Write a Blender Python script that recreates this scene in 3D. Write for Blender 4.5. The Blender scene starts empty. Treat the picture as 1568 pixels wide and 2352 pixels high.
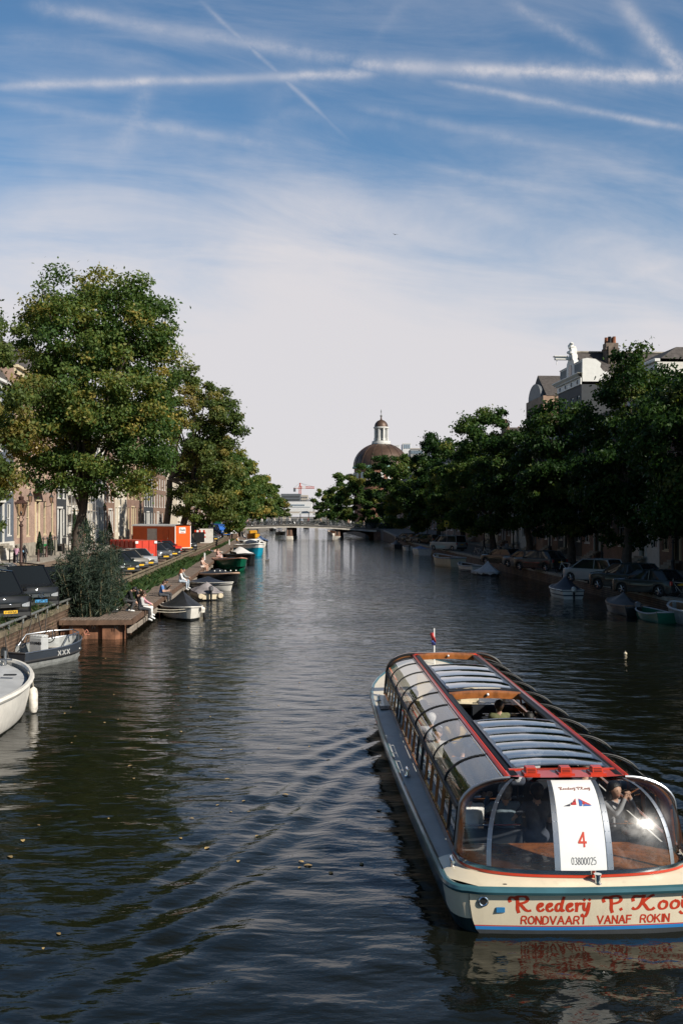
import bpy, math, random
import numpy as np
from mathutils import Vector, Matrix
random.seed(7)
R = math.radians
COL = bpy.context.scene.collection
SC = bpy.context.scene
# ------------------------------------------------------------------ camera
H = 5.4          # eye height above the water
F = 2400.0       # focal length in reference pixels (1568 x 2352 picture)
CX, HY = 784.0, 1182.0
cam = bpy.data.cameras.new('camera'); cam.sensor_fit = 'VERTICAL'; cam.sensor_height = 36
cam.lens = F / 2352 * 36; cam.clip_end = 5000; cam.clip_start = 0.1
cam.shift_y = (HY - 1176) / 2352
co = bpy.data.objects.new('camera', cam); co.location = (0, 0, H); co.rotation_euler = (R(90), 0, 0)
COL.objects.link(co); SC.camera = co
SC.view_settings.view_transform = 'Standard'; SC.view_settings.look = 'None'
SC.view_settings.exposure = 0.3; SC.view_settings.gamma = 1
SC.cycles.max_bounces = 10; SC.cycles.transparent_max_bounces = 24
SC.cycles.glossy_bounces = 4; SC.cycles.diffuse_bounces = 2
SC.cycles.caustics_reflective = False; SC.cycles.caustics_refractive = False
SC.cycles.use_denoising = True
# ------------------------------------------------------------------ sun
SAZ, SEL = 126.0, 33.0     # azimuth clockwise from +Y, elevation
sd = Vector((math.sin(R(SAZ)) * math.cos(R(SEL)), math.cos(R(SAZ)) * math.cos(R(SEL)), math.sin(R(SEL))))
sl = bpy.data.lights.new('sun', 'SUN'); sl.energy = 4.9; sl.angle = R(0.53); sl.color = (1, .93, .82)
so = bpy.data.objects.new('sun', sl); so.rotation_euler = sd.to_track_quat('Z', 'Y').to_euler(); COL.objects.link(so)
# ------------------------------------------------------------------ node helper
class NT:
    def __init__(s, tree): s.t = tree; s.n = tree.nodes; s.l = tree.links
    def new(s, typ, **kw):
        n = s.n.new(typ)
        for k, v in kw.items():
            if k.startswith('i_'): n.inputs[k[2:].replace('_', ' ')].default_value = v
            else: setattr(n, k, v)
        return n
    def put(s, inp, v):
        if hasattr(v, 'is_linked') or hasattr(v, 'links'): s.l.new(v, inp)
        else: inp.default_value = v
    def m(s, op, a, b=None, c=None, clamp=False):
        n = s.n.new('ShaderNodeMath'); n.operation = op; n.use_clamp = clamp
        s.put(n.inputs[0], a)
        if b is not None: s.put(n.inputs[1], b)
        if c is not None: s.put(n.inputs[2], c)
        return n.outputs[0]
    def ss(s, x, a, b):
        n = s.n.new('ShaderNodeMapRange'); n.interpolation_type = 'SMOOTHSTEP'; n.clamp = True
        s.put(n.inputs[0], x); n.inputs[1].default_value = a; n.inputs[2].default_value = b
        n.inputs[3].default_value = 0; n.inputs[4].default_value = 1
        return n.outputs[0]
    def noise(s, vec, scale, detail=4, rough=.55, dist=0):
        n = s.n.new('ShaderNodeTexNoise'); s.put(n.inputs['Vector'], vec)
        n.inputs['Scale'].default_value = scale; n.inputs['Detail'].default_value = detail
        n.inputs['Roughness'].default_value = rough; n.inputs['Distortion'].default_value = dist
        return n.outputs[0]
    def mix(s, f, a, b, blend='MIX'):
        n = s.n.new('ShaderNodeMix'); n.data_type = 'RGBA'; n.blend_type = blend
        s.put(n.inputs[0], f)
        for i, v in ((6, a), (7, b)):
            if isinstance(v, tuple): v = (*v[:3], 1)
            s.put(n.inputs[i], v)
        return n.outputs[2]
    def xyz(s, v):
        n = s.n.new('ShaderNodeSeparateXYZ'); s.l.new(v, n.inputs[0]); return n.outputs
    def cxyz(s, a, b, c):
        n = s.n.new('ShaderNodeCombineXYZ')
        for i, v in enumerate((a, b, c)): s.put(n.inputs[i], v)
        return n.outputs[0]
# ------------------------------------------------------------------ sky: blue air, thin cirrus veil, contrails
W = bpy.data.worlds.new('World'); SC.world = W; W.use_nodes = True
nt = NT(W.node_tree); nt.n.clear()
sky = nt.new('ShaderNodeTexSky', sky_type='NISHITA', sun_disc=False)
sky.sun_elevation = R(SEL); sky.sun_rotation = R(SAZ); sky.air_density = 1.0; sky.dust_density = .6; sky.ozone_density = 3.0
tc = nt.new('ShaderNodeTexCoord')
dx, dy, dz = nt.xyz(tc.outputs['Generated'])
ys = nt.m('MAXIMUM', dy, .05)
u = nt.m('DIVIDE', dx, ys); v = nt.m('DIVIDE', dz, ys)
uv = nt.cxyz(u, v, 0.0)
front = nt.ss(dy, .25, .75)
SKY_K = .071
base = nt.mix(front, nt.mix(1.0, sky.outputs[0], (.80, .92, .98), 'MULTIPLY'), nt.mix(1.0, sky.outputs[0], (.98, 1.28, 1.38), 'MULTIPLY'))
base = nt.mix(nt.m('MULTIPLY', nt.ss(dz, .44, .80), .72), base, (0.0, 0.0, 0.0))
warpn = nt.noise(uv, 4.5, 5, .6)
warp = nt.m('MULTIPLY', nt.m('SUBTRACT', warpn, .5), .16)
streakv = nt.cxyz(nt.m('MULTIPLY', u, 1.2), nt.m('ADD', nt.m('MULTIPLY', v, 6.0), nt.m('MULTIPLY', u, .8)), 0.0)
streak = nt.noise(streakv, 2.6, 7, .62, .6)
plume = nt.m('MULTIPLY', nt.m('EXPONENT', nt.m('MULTIPLY', nt.m('POWER', nt.m('DIVIDE', nt.m('ADD', u, nt.m('MULTIPLY', v, .12)), .07), 2.0), -1.0)), .035)
ve = nt.m('SUBTRACT', nt.m('ADD', v, nt.m('MULTIPLY', warp, .7)), plume)
ve = nt.m('SUBTRACT', ve, nt.m('MULTIPLY', nt.m('SUBTRACT', streak, .5), .22))
ve = nt.m('ADD', ve, nt.m('MULTIPLY', nt.m('MAXIMUM', u, 0.0), .10))
veil = nt.m('SUBTRACT', 1.0, nt.ss(ve, .16, .405))
veil = nt.m('MULTIPLY', veil, .96)
veil = nt.m('MAXIMUM', veil, nt.m('MULTIPLY', nt.ss(streak, .40, .78), .20))
trails = [((-20,199),(900,168),10,.72),((60,12),(860,148),15,.36),((800,146),(1640,181),14,.8),((980,180),(1640,308),8,.42),
          ((1400,-20),(1640,240),19,.60),((1150,-5),(1430,152),14,.26),((455,-5),(800,322),5,.36),((-20,230),(480,308),12,.28),
          ((320,281),(660,338),14,.26),((352,170),(228,450),26,.22),((980,384),(1460,468),10,.20),((790,240),(1420,366),13,.20),
          ((1380,668),(1600,574),11,.26),((940,-10),(840,120),14,.14),((620,560),(240,585),14,.30),((1320,555),(1420,540),10,.3),
          ((470,170),(700,170),20,.20),((560,250),(1000,300),18,.14),((0,80),(420,150),22,.12),((690,90),(560,420),26,.12),((1000,440),(1300,560),16,.14),((60,380),(420,470),24,.12)]
fluff = nt.noise(uv, 34.0, 4, .7)
fluff2 = nt.noise(uv, 11.0, 3, .6)
fl = nt.m('MULTIPLY', nt.ss(fluff, .34, .66), nt.ss(fluff2, .30, .62))
tsum = None
for (x0, y0), (x1, y1), w, k in trails:
    a0, b0, a1, b1 = (x0 - CX) / F, (HY - y0) / F, (x1 - CX) / F, (HY - y1) / F
    L = math.hypot(a1 - a0, b1 - b0); tx, ty = (a1 - a0) / L, (b1 - b0) / L
    un = nt.m('SUBTRACT', u, a0); vn = nt.m('SUBTRACT', v, b0)
    al = nt.m('ADD', nt.m('MULTIPLY', un, tx), nt.m('MULTIPLY', vn, ty))
    di = nt.m('ADD', nt.m('SUBTRACT', nt.m('MULTIPLY', un, ty), nt.m('MULTIPLY', vn, tx)), nt.m('MULTIPLY', warp, .05))
    g0 = nt.m('EXPONENT', nt.m('MULTIPLY', nt.m('POWER', nt.m('DIVIDE', di, w / F), 2.0), -1.0)); g = nt.m('ADD', nt.m('MULTIPLY', g0, .78), nt.m('MULTIPLY', nt.m('EXPONENT', nt.m('MULTIPLY', nt.m('POWER', nt.m('DIVIDE', di, w * 2.6 / F), 2.0), -1.0)), .22))
    e = nt.m('MULTIPLY', nt.ss(al, -.01, .03), nt.m('SUBTRACT', 1.0, nt.ss(al, L - .05, L + .01)))
    g = nt.m('MULTIPLY', nt.m('MULTIPLY', g, e), k)
    tsum = g if tsum is None else nt.m('MAXIMUM', tsum, g)
tr = nt.m('MULTIPLY', tsum, nt.m('ADD', .46, nt.m('MULTIPLY', fl, .62)))
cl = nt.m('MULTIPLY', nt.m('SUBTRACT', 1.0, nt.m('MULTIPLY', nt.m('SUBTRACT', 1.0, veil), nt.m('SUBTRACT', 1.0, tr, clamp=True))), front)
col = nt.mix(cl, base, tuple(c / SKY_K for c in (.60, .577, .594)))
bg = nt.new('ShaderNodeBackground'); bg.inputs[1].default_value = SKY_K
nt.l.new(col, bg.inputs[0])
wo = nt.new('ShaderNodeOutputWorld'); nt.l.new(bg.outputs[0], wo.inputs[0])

# ------------------------------------------------------------------ placing helpers
ANG = math.atan(.057); CA, SA = math.cos(ANG), math.sin(ANG)
def S(s, v, z=0.0): return Vector((s * CA - v * SA, s * SA + v * CA, z))      # canal frame: s across, v along
def G(px, py, z=0.0):                                                        # point of the level z seen at that spot of the photograph
    y = (H - z) * F / (py - HY); return Vector(((px - CX) / F * y, y, z))
def PX(px, y): return (px - CX) / F * y
def PZ(py, y): return H - (py - HY) / F * y
# ------------------------------------------------------------------ materials
MATS = {}
def mat(name, rgb, rough=.6, metal=0.0, var=.12, vs=2.0, bump=0.0, bs=30.0, coat=0.0, spec=.5, brick=None, streaks=0.0, rnd=0.0):
    if name in MATS: return MATS[name]
    m = bpy.data.materials.new(name); m.use_nodes = True; MATS[name] = m
    t = NT(m.node_tree); p = t.n['Principled BSDF']
    p.inputs['Roughness'].default_value = rough; p.inputs['Metallic'].default_value = metal
    p.inputs['Coat Weight'].default_value = coat; p.inputs['Specular IOR Level'].default_value = spec
    tcn = t.new('ShaderNodeTexCoord'); ob = tcn.outputs['Object']
    nz = t.noise(ob, vs, 5, .6)
    f = t.ss(nz, .3, .7)
    lo = tuple(max(0, c * (1 - var)) for c in rgb); hi = tuple(min(1, c * (1 + var)) for c in rgb)
    c = t.mix(f, lo, hi)
    if brick:
        b = t.new('ShaderNodeTexBrick'); b.inputs['Scale'].default_value = brick[0]
        mp = t.new('ShaderNodeMapping'); t.l.new(ob, mp.inputs[0]); mp.inputs['Rotation'].default_value = (R(90), 0, 0) if len(brick) < 3 else brick[2]
        t.l.new(mp.outputs[0], b.inputs['Vector'])
        b.inputs['Color1'].default_value = (.8, .8, .8, 1); b.inputs['Color2'].default_value = (1.15, 1.1, 1.05, 1)
        b.inputs['Mortar'].default_value = (*brick[1], 1); b.inputs['Mortar Size'].default_value = .012
        b.inputs['Brick Width'].default_value = .22; b.inputs['Row Height'].default_value = .065
        c = t.mix(1.0, c, b.outputs[0], 'MULTIPLY')
    if streaks:
        mp = t.new('ShaderNodeMapping'); t.l.new(ob, mp.inputs[0]); mp.inputs['Scale'].default_value = (3, 3, .35)
        s2 = t.ss(t.noise(mp.outputs[0], 2.2, 5, .65), .48, .75)
        c = t.mix(t.m('MULTIPLY', s2, streaks), c, tuple(x * .35 for x in rgb))
    if rnd:
        oi = t.new('ShaderNodeObjectInfo')
        hs = t.new('ShaderNodeHueSaturation'); t.l.new(c, hs.inputs['Color'])
        t.l.new(t.m('ADD', 1 - rnd, t.m('MULTIPLY', oi.outputs['Random'], 2 * rnd)), hs.inputs['Value'])
        c = hs.outputs[0]
    t.l.new(c, p.inputs['Base Color'])
    if bump:
        bn = t.new('ShaderNodeBump'); bn.inputs['Strength'].default_value = bump; bn.inputs['Distance'].default_value = .02
        t.l.new(t.noise(ob, bs, 4, .6), bn.inputs['Height']); t.l.new(bn.outputs[0], p.inputs['Normal'])
    return m
def glass(name, tint=(.75, .8, .8), refl=1.0, ior=1.5, opaque=None, rough=.01, smear=0.0):
    """thin pane: fresnel reflection over a tinted see-through (or over a dark surface)"""
    if name in MATS: return MATS[name]
    m = bpy.data.materials.new(name); m.use_nodes = True; MATS[name] = m
    t = NT(m.node_tree); t.n.remove(t.n['Principled BSDF']); out = t.n['Material Output']
    fr = t.new('ShaderNodeFresnel'); fr.inputs[0].default_value = ior
    if opaque:
        a = t.new('ShaderNodeBsdfDiffuse'); a.inputs[0].default_value = (*opaque[:3], 1)
        if len(opaque) > 3:
            tb = t.new('ShaderNodeBsdfTransparent'); tb.inputs[0].default_value = (*tint, 1)
            mx = t.new('ShaderNodeMixShader'); mx.inputs[0].default_value = opaque[3]
            t.l.new(tb.outputs[0], mx.inputs[1]); t.l.new(a.outputs[0], mx.inputs[2]); a = mx
    else:
        a = t.new('ShaderNodeBsdfTransparent'); a.inputs[0].default_value = (*tint, 1)
    g = t.new('ShaderNodeBsdfGlossy'); g.inputs['Roughness'].default_value = rough
    mx = t.new('ShaderNodeMixShader'); t.l.new(t.m('MULTIPLY', fr.outputs[0], refl, clamp=True), mx.inputs[0])
    t.l.new(a.outputs[0], mx.inputs[1]); t.l.new(g.outputs[0], mx.inputs[2]); res = mx
    if smear:      # dust and wiping marks on the pane
        g2 = t.new('ShaderNodeBsdfGlossy'); g2.inputs['Roughness'].default_value = .30; m2 = t.new('ShaderNodeMixShader'); ob = t.new('ShaderNodeTexCoord').outputs['Object']
        t.l.new(t.m('MULTIPLY', t.ss(t.noise(ob, 3.0, 5, .65, .8), .2, .75), smear), m2.inputs[0]); t.l.new(res.outputs[0], m2.inputs[1]); t.l.new(g2.outputs[0], m2.inputs[2]); res = m2
    t.l.new(res.outputs[0], out.inputs[0])
    return m
# ------------------------------------------------------------------ mesh builder
class MB:
    def __init__(s): s.v = []; s.f = []; s.mi = []; s.m = 0; s.M = None
    def add(s, vs, fs):
        o = len(s.v)
        if s.M is not None: vs = [s.M @ Vector(p) for p in vs]
        s.v.extend([tuple(p) for p in vs]); s.f.extend([[i + o for i in f] for f in fs]); s.mi.extend([s.m] * len(fs)); return s
    def box(s, c, d, rz=0.0, bev=0.0):
        x, y, z = (k / 2 for k in d)
        b = min(bev, x * .9, y * .9, z * .9)
        if b <= 0:
            vs = [(i * x, j * y, k * z) for k in (-1, 1) for j in (-1, 1) for i in (-1, 1)]
            fs = [(0, 2, 3, 1), (4, 5, 7, 6), (0, 1, 5, 4), (2, 6, 7, 3), (0, 4, 6, 2), (1, 3, 7, 5)]
        else:
            ring = lambda xx, yy, zz: [(-xx + b, -yy, zz), (xx - b, -yy, zz), (xx, -yy + b, zz), (xx, yy - b, zz), (xx - b, yy, zz), (-xx + b, yy, zz), (-xx, yy - b, zz), (-xx, -yy + b, zz)]
            rs = [ring(x - b, y - b, -z), ring(x, y, -z + b), ring(x, y, z - b), ring(x - b, y - b, z)]
            vs = sum(rs, []); fs = []
            for k in range(3):
                for i in range(8): j = (i + 1) % 8; fs.append((k * 8 + i, k * 8 + j, k * 8 + 8 + j, k * 8 + 8 + i))
            fs.append(tuple(range(7, -1, -1))); fs.append(tuple(range(24, 32)))
        ca, sa = math.cos(rz), math.sin(rz)
        vs = [(c[0] + a * ca - e * sa, c[1] + a * sa + e * ca, c[2] + g) for a, e, g in vs]
        return s.add(vs, fs)
    def tube(s, pts, r, n=8, cap=True, flat=1.0):
        pts = [Vector(p) for p in pts]; rr = r if isinstance(r, (list, tuple)) else [r] * len(pts)
        vs = []; fs = []; up = None
        for i, p in enumerate(pts):
            d = (pts[min(i + 1, len(pts) - 1)] - pts[max(i - 1, 0)])
            if d.length < 1e-9: d = Vector((0, 0, 1))
            d.normalize()
            if up is None:
                ref = Vector((0, 0, 1)) if abs(d.z) < .9 else Vector((1, 0, 0)); a = d.cross(ref).normalized()
            else: a = (up - d * up.dot(d)).normalized()
            up = a; b = d.cross(a)
            for k in range(n):
                t = 2 * math.pi * k / n; vs.append(p + (a * math.cos(t) + b * math.sin(t) * flat) * rr[i])
        for i in range(len(pts) - 1):
            for k in range(n): j = (k + 1) % n; fs.append((i * n + k, i * n + j, (i + 1) * n + j, (i + 1) * n + k))
        if cap: fs.append(tuple(range(n - 1, -1, -1))); fs.append(tuple((len(pts) - 1) * n + k for k in range(n)))
        return s.add(vs, fs)
    def lathe(s, prof, c=(0, 0, 0), n=16):
        vs = []; fs = []
        for r, z in prof:
            for k in range(n): t = 2 * math.pi * k / n; vs.append((c[0] + r * math.cos(t), c[1] + r * math.sin(t), c[2] + z))
        for i in range(len(prof) - 1):
            for k in range(n): j = (k + 1) % n; fs.append((i * n + k, i * n + j, (i + 1) * n + j, (i + 1) * n + k))
        fs.append(tuple(range(n - 1, -1, -1))); fs.append(tuple((len(prof) - 1) * n + k for k in range(n)))
        return s.add(vs, fs)
    def loft(s, secs, close=False, cap0=False, cap1=False):
        n = len(secs[0]); vs = [p for q in secs for p in q]; fs = []
        for i in range(len(secs) - 1):
            for k in range(n if close else n - 1): j = (k + 1) % n; fs.append((i * n + k, i * n + j, (i + 1) * n + j, (i + 1) * n + k))
        if cap0: fs.append(tuple(range(n - 1, -1, -1)))
        if cap1: fs.append(tuple((len(secs) - 1) * n + k for k in range(n)))
        return s.add(vs, fs)
    def grid(s, fn, nu, nv):
        return s.loft([[fn(i / nu, j / nv) for j in range(nv + 1)] for i in range(nu + 1)])
    def prism(s, poly, z0, z1, axis='z'):
        n = len(poly)
        f = {'z': lambda a, b, z: (a, b, z), 'y': lambda a, b, z: (a, z, b), 'x': lambda a, b, z: (z, a, b)}[axis]
        vs = [f(a, b, z0) for a, b in poly] + [f(a, b, z1) for a, b in poly]
        fs = [tuple(range(n - 1, -1, -1)), tuple(range(n, 2 * n))] + [(i, (i + 1) % n, n + (i + 1) % n, n + i) for i in range(n)]
        return s.add(vs, fs)
    def ball(s, c, r, n=10, sc=(1, 1, 1)):
        m = n // 2 + 1
        prof = [(max(.001, math.sin(math.pi * i / m)), -math.cos(math.pi * i / m)) for i in range(m + 1)]
        vs = []; fs = []
        for q, z in prof:
            for k in range(n): t = 2 * math.pi * k / n; vs.append((c[0] + r * sc[0] * q * math.cos(t), c[1] + r * sc[1] * q * math.sin(t), c[2] + r * sc[2] * z))
        for i in range(m):
            for k in range(n): j = (k + 1) % n; fs.append((i * n + k, i * n + j, (i + 1) * n + j, (i + 1) * n + k))
        return s.add(vs, fs)
    def ring(s, c, R0, r, axis='x', n=20, m=6, a0=0, a1=2 * math.pi):
        f = {'x': lambda a, b: (0, a, b), 'y': lambda a, b: (a, 0, b), 'z': lambda a, b: (a, b, 0)}[axis]
        pts = [Vector(c) + Vector(f(R0 * math.cos(a0 + (a1 - a0) * k / n), R0 * math.sin(a0 + (a1 - a0) * k / n))) for k in range(n + 1)]
        return s.tube(pts, r, m)
    def build(s, name, mats, parent=None, smooth=True, ang=38, recalc=True):
        me = bpy.data.meshes.new(name)
        me.from_pydata(s.v, [], s.f)
        ms = mats if isinstance(mats, (list, tuple)) else [mats]
        for m in ms: me.materials.append(m)
        if len(ms) > 1: me.polygons.foreach_set('material_index', s.mi)
        if recalc:
            import bmesh
            b = bmesh.new(); b.from_mesh(me); bmesh.ops.recalc_face_normals(b, faces=b.faces); b.to_mesh(me); b.free()
        if smooth:
            me.polygons.foreach_set('use_smooth', [True] * len(me.polygons)); me.set_sharp_from_angle(angle=R(ang))
        me.update()
        o = bpy.data.objects.new(name, me); COL.objects.link(o)
        if parent is not None: o.parent = parent
        return o
def tag(o, label=None, cat=None, group=None, kind=None):
    if label: o['label'] = label
    if cat: o['category'] = cat
    if group: o['group'] = group
    if kind: o['kind'] = kind
    return o
def thing(name, label, cat, loc=(0, 0, 0), rz=0.0, group=None):
    o = bpy.data.objects.new(name, None); o.empty_display_size = .2; COL.objects.link(o)
    o.location = loc; o.rotation_euler = (0, 0, rz); return tag(o, label, cat, group)
def dup(root, loc, rz, label=None, group=None, scale=None):
    r = root.copy(); COL.objects.link(r); r.location = loc; r.rotation_euler = (0, 0, rz)
    if scale: r.scale = scale
    if label: r['label'] = label
    if group: r['group'] = group
    for ch in list(root.children):
        c = ch.copy(); COL.objects.link(c); c.parent = r
        for g in ch.children: d = g.copy(); COL.objects.link(d); d.parent = c
    return r
def npmesh(name, V, Fq, mats, parent=None, smooth=True, mi=None):
    me = bpy.data.meshes.new(name); V = np.asarray(V, np.float32); Fq = np.asarray(Fq, np.int32); k = Fq.shape[1]
    me.vertices.add(len(V)); me.vertices.foreach_set('co', V.ravel())
    me.loops.add(Fq.size); me.loops.foreach_set('vertex_index', Fq.ravel())
    me.polygons.add(len(Fq)); me.polygons.foreach_set('loop_start', np.arange(0, Fq.size, k, dtype=np.int32))
    try: me.polygons.foreach_set('loop_total', np.full(len(Fq), k, np.int32))
    except Exception: pass
    for m in (mats if isinstance(mats, (list, tuple)) else [mats]): me.materials.append(m)
    if mi is not None: me.polygons.foreach_set('material_index', np.asarray(mi, np.int32))
    me.polygons.foreach_set('use_smooth', np.full(len(Fq), smooth, bool))
    me.update(calc_edges=True); me.validate()
    o = bpy.data.objects.new(name, me); COL.objects.link(o)
    if parent is not None: o.parent = parent
    return o
# ================================================================== water, land, streets, quays
SL, SR = -9.65, 20.9        # canal banks in the canal frame (quay faces)
ZL, ZR = 1.3, .85           # street levels
BOAT_P = Vector((3.15, 13.45, 0)); BOAT_A = math.atan(.036)
def water_height(X, Y):
    rng = np.random.RandomState(3); h = np.zeros_like(X)
    for k in range(16):
        lam = rng.uniform(.5, 1.7); th = rng.normal(1.35, .6); ph = rng.uniform(0, 6.28)
        a = .0020 * lam ** .8
        h += a * np.sin((X * math.cos(th) + Y * math.sin(th)) * 2 * math.pi / lam + ph + .8 * np.sin(X * .35 + k) + .6 * np.sin(Y * .27 + 2 * k))
    bx, by = X - BOAT_P.x, Y - BOAT_P.y
    d = 15.5 - (by * math.cos(BOAT_A) - bx * math.sin(BOAT_A)); q = bx * math.cos(BOAT_A) + by * math.sin(BOAT_A)
    for sgn in (-1, 1):
        qq = q * sgn - 1.2
        line = qq - .30 * d
        wob = .35 * np.sin(Y * .5 + X * .3) + .22 * np.sin(X * 1.3 - Y * .4)
        be = R(27); ph = ((qq + wob) * math.cos(be) - d * math.sin(be)) * 2 * math.pi / .88
        env = np.exp(-((line + .5) / 1.15) ** 2) * np.clip(d / 3, 0, 1) * np.exp(-np.maximum(d - 6, 0) / 26)
        h += .044 * env * (.74 + .26 * np.sin(X * .9 + Y * .35) * np.sin(Y * .8 - X * .5)) * np.sin(ph)
        env2 = np.clip((-line) / 1.2, 0, 1) * np.clip(qq / .5, 0, 1) * np.clip(d / 4, 0, 1)
        h += .006 * env2 * np.sin(ph * .7 + 1.5 * np.sin(Y * .9)) + .005 * env2 * np.sin(X * 5.1 + 1.7 * np.sin(Y * 2.1)) * np.sin(Y * 4.3)
    turb = np.clip(-(by) / .8, 0, 1) * np.exp(-(q / 3.0) ** 2) * np.exp(by / 12)
    h += 2.2 * turb * (.010 * np.sin(X * 6 + 2 * np.sin(Y * 3)) * np.sin(Y * 7 + 1.5 * np.sin(X * 4)) + .008 * np.sin(X * 11 + Y * 3) * np.sin(Y * 12 - X * 5))
    return h
def make_water():
    ss = np.concatenate([[-60, -30, -16], np.arange(-12, 23, .14), [26, 40, 70]])
    vv = np.concatenate([[-30, -10], np.arange(3, 44, .13), 44 * 1.006 ** np.arange(1, 250), [240, 300, 400, 560]])
    vv = np.unique(vv[(vv < 600)])
    Sg, Vg = np.meshgrid(ss, vv); X = Sg * CA - Vg * SA; Y = Sg * SA + Vg * CA
    Z = water_height(X, Y) * np.clip((110 - Y) / 60, 0, 1)
    n, m = Sg.shape; idx = np.arange(n * m).reshape(n, m)
    q = np.stack([idx[:-1, :-1], idx[:-1, 1:], idx[1:, 1:], idx[1:, :-1]], -1).reshape(-1, 4)
    return np.stack([X, Y, Z], -1).reshape(-1, 3), q
wm = bpy.data.materials.new('canal_water'); wm.use_nodes = True; t = NT(wm.node_tree); p = t.n['Principled BSDF']
p.inputs['Base Color'].default_value = (.006, .007, .0045, 1); p.inputs['Roughness'].default_value = .035; p.inputs['IOR'].default_value = 1.333
tcn = t.new('ShaderNodeTexCoord'); ob = tcn.outputs['Object']
mp = t.new('ShaderNodeMapping'); t.l.new(ob, mp.inputs[0]); mp.inputs['Scale'].default_value = (.55, 1.25, 1); mp.inputs['Rotation'].default_value = (0, 0, .15)
n1 = t.noise(mp.outputs[0], 1.6, 2, .5, .3)
mp2 = t.new('ShaderNodeMapping'); t.l.new(ob, mp2.inputs[0]); mp2.inputs['Scale'].default_value = (.7, 1.4, 1); mp2.inputs['Rotation'].default_value = (0, 0, -.25)
n2 = t.noise(mp2.outputs[0], 4.2, 3, .55, .2)
py_ = t.xyz(ob)[1]; windy = t.ss(py_, 16, 60); far_ = t.ss(py_, 40, 130)
calm = t.ss(t.noise(ob, .09, 2, .5), .35, .65)
b1 = t.new('ShaderNodeBump'); t.l.new(t.m('ADD', t.m('ADD', .45, t.m('MULTIPLY', windy, .30)), t.m('MULTIPLY', far_, .9)), b1.inputs['Strength']); b1.inputs['Distance'].default_value = .07; t.l.new(n1, b1.inputs['Height'])
b2 = t.new('ShaderNodeBump'); b2.inputs['Distance'].default_value = .045; t.l.new(n2, b2.inputs['Height']); t.l.new(b1.outputs[0], b2.inputs['Normal'])
t.l.new(t.m('MULTIPLY', t.m('ADD', .45, t.m('MULTIPLY', calm, .5)), t.m('ADD', .30, t.m('MULTIPLY', windy, .7))), b2.inputs['Strength'])
t.l.new(b2.outputs[0], p.inputs['Normal'])
V_, Q_ = make_water()
tag(npmesh('water', V_, Q_, wm), kind='structure')

m_pave = mat('brick_paving', (.23, .17, .125), .85, var=.25, vs=.6, bump=.3, bs=25, brick=(1.0, (.6, .55, .5), (0, 0, .6)))
m_far = mat('far_ground', (.15, .14, .12), .9)
m_asph = mat('grey_paving', (.16, .145, .13), .85, var=.2, vs=.5, bump=.3, bs=30)
m_quay = mat('old_quay_brick', (.17, .115, .08), .85, var=.4, vs=1.1, bump=.6, bs=14, brick=(1.0, (.55, .5, .45)), streaks=.5)
m_stone = mat('weathered_stone', (.30, .27, .22), .8, var=.3, vs=1.5, bump=.3)
m_moss = mat('mossy_capping', (.16, .13, .085), .9, var=.4, vs=2, bump=.5)
def slab(name, pts, z0, z1, m, **k):
    b = MB(); b.prism([(p_.x, p_.y) for p_ in pts], z0, z1); return b.build(name, m, smooth=False)
tag(slab('ground', [Vector((-1500, -300, 0)), Vector((1500, -300, 0)), Vector((1500, 3500, 0)), Vector((-1500, 3500, 0))], -3, -1.5, m_far), kind='structure')
RAMP0, RAMP1 = 165, 226     # the streets climb to the bridge between these
def street(name, s0, s1, z, zb, m, out):
    b = MB(); vs = [-20, 20, 60, 100, 130, 150, RAMP0, 178, 190, 203, 214, RAMP1, 238, 250, 300, 600]
    def zz(v):
        if v < RAMP0: return z
        k = min(1, (v - RAMP0) / (RAMP1 - RAMP0)); k = k * k * (3 - 2 * k)
        if v > 245: return z + (zb - z) * max(0, 1 - (v - 245) / 70) 
        return z + (zb - z) * k
    secs = []
    for v in vs:
        secs.append([S(s0, v, -1), S(s0, v, zz(v)), S(s1, v, zz(v)), S(s1, v, -1)])
    b.loft(secs, close=True, cap0=True, cap1=True); o = b.build(name, m, smooth=False); tag(o, kind='structure'); return zz
zl_at = street('street', -130, SL - .45, ZL, 2.75, m_pave, None)
zr_at = street('street', SR + .45, 150, ZR, 2.2, m_asph, None)
# far land that closes the canal
tag(slab('ground', [Vector((-400, 602, 0)), Vector((400, 602, 0)), Vector((400, 1400, 0)), Vector((-400, 1400, 0))], -1, .8, m_far), kind='structure')
# pavements with a kerb along the house fronts
m_slab = mat('pavement_slabs', (.26, .235, .20), .85, var=.2, vs=.9, bump=.2)
tag(slab('pavement', [S(-60, 20), S(-20.3, 20), S(-20.3, 160), S(-60, 160)], ZL - .1, ZL + .12, m_slab), kind='structure')
tag(slab('pavement', [S(29.0, 30), S(60, 30), S(60, 164), S(29.0, 164)], ZR - .1, ZR + .12, m_slab), kind='structure')
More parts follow.
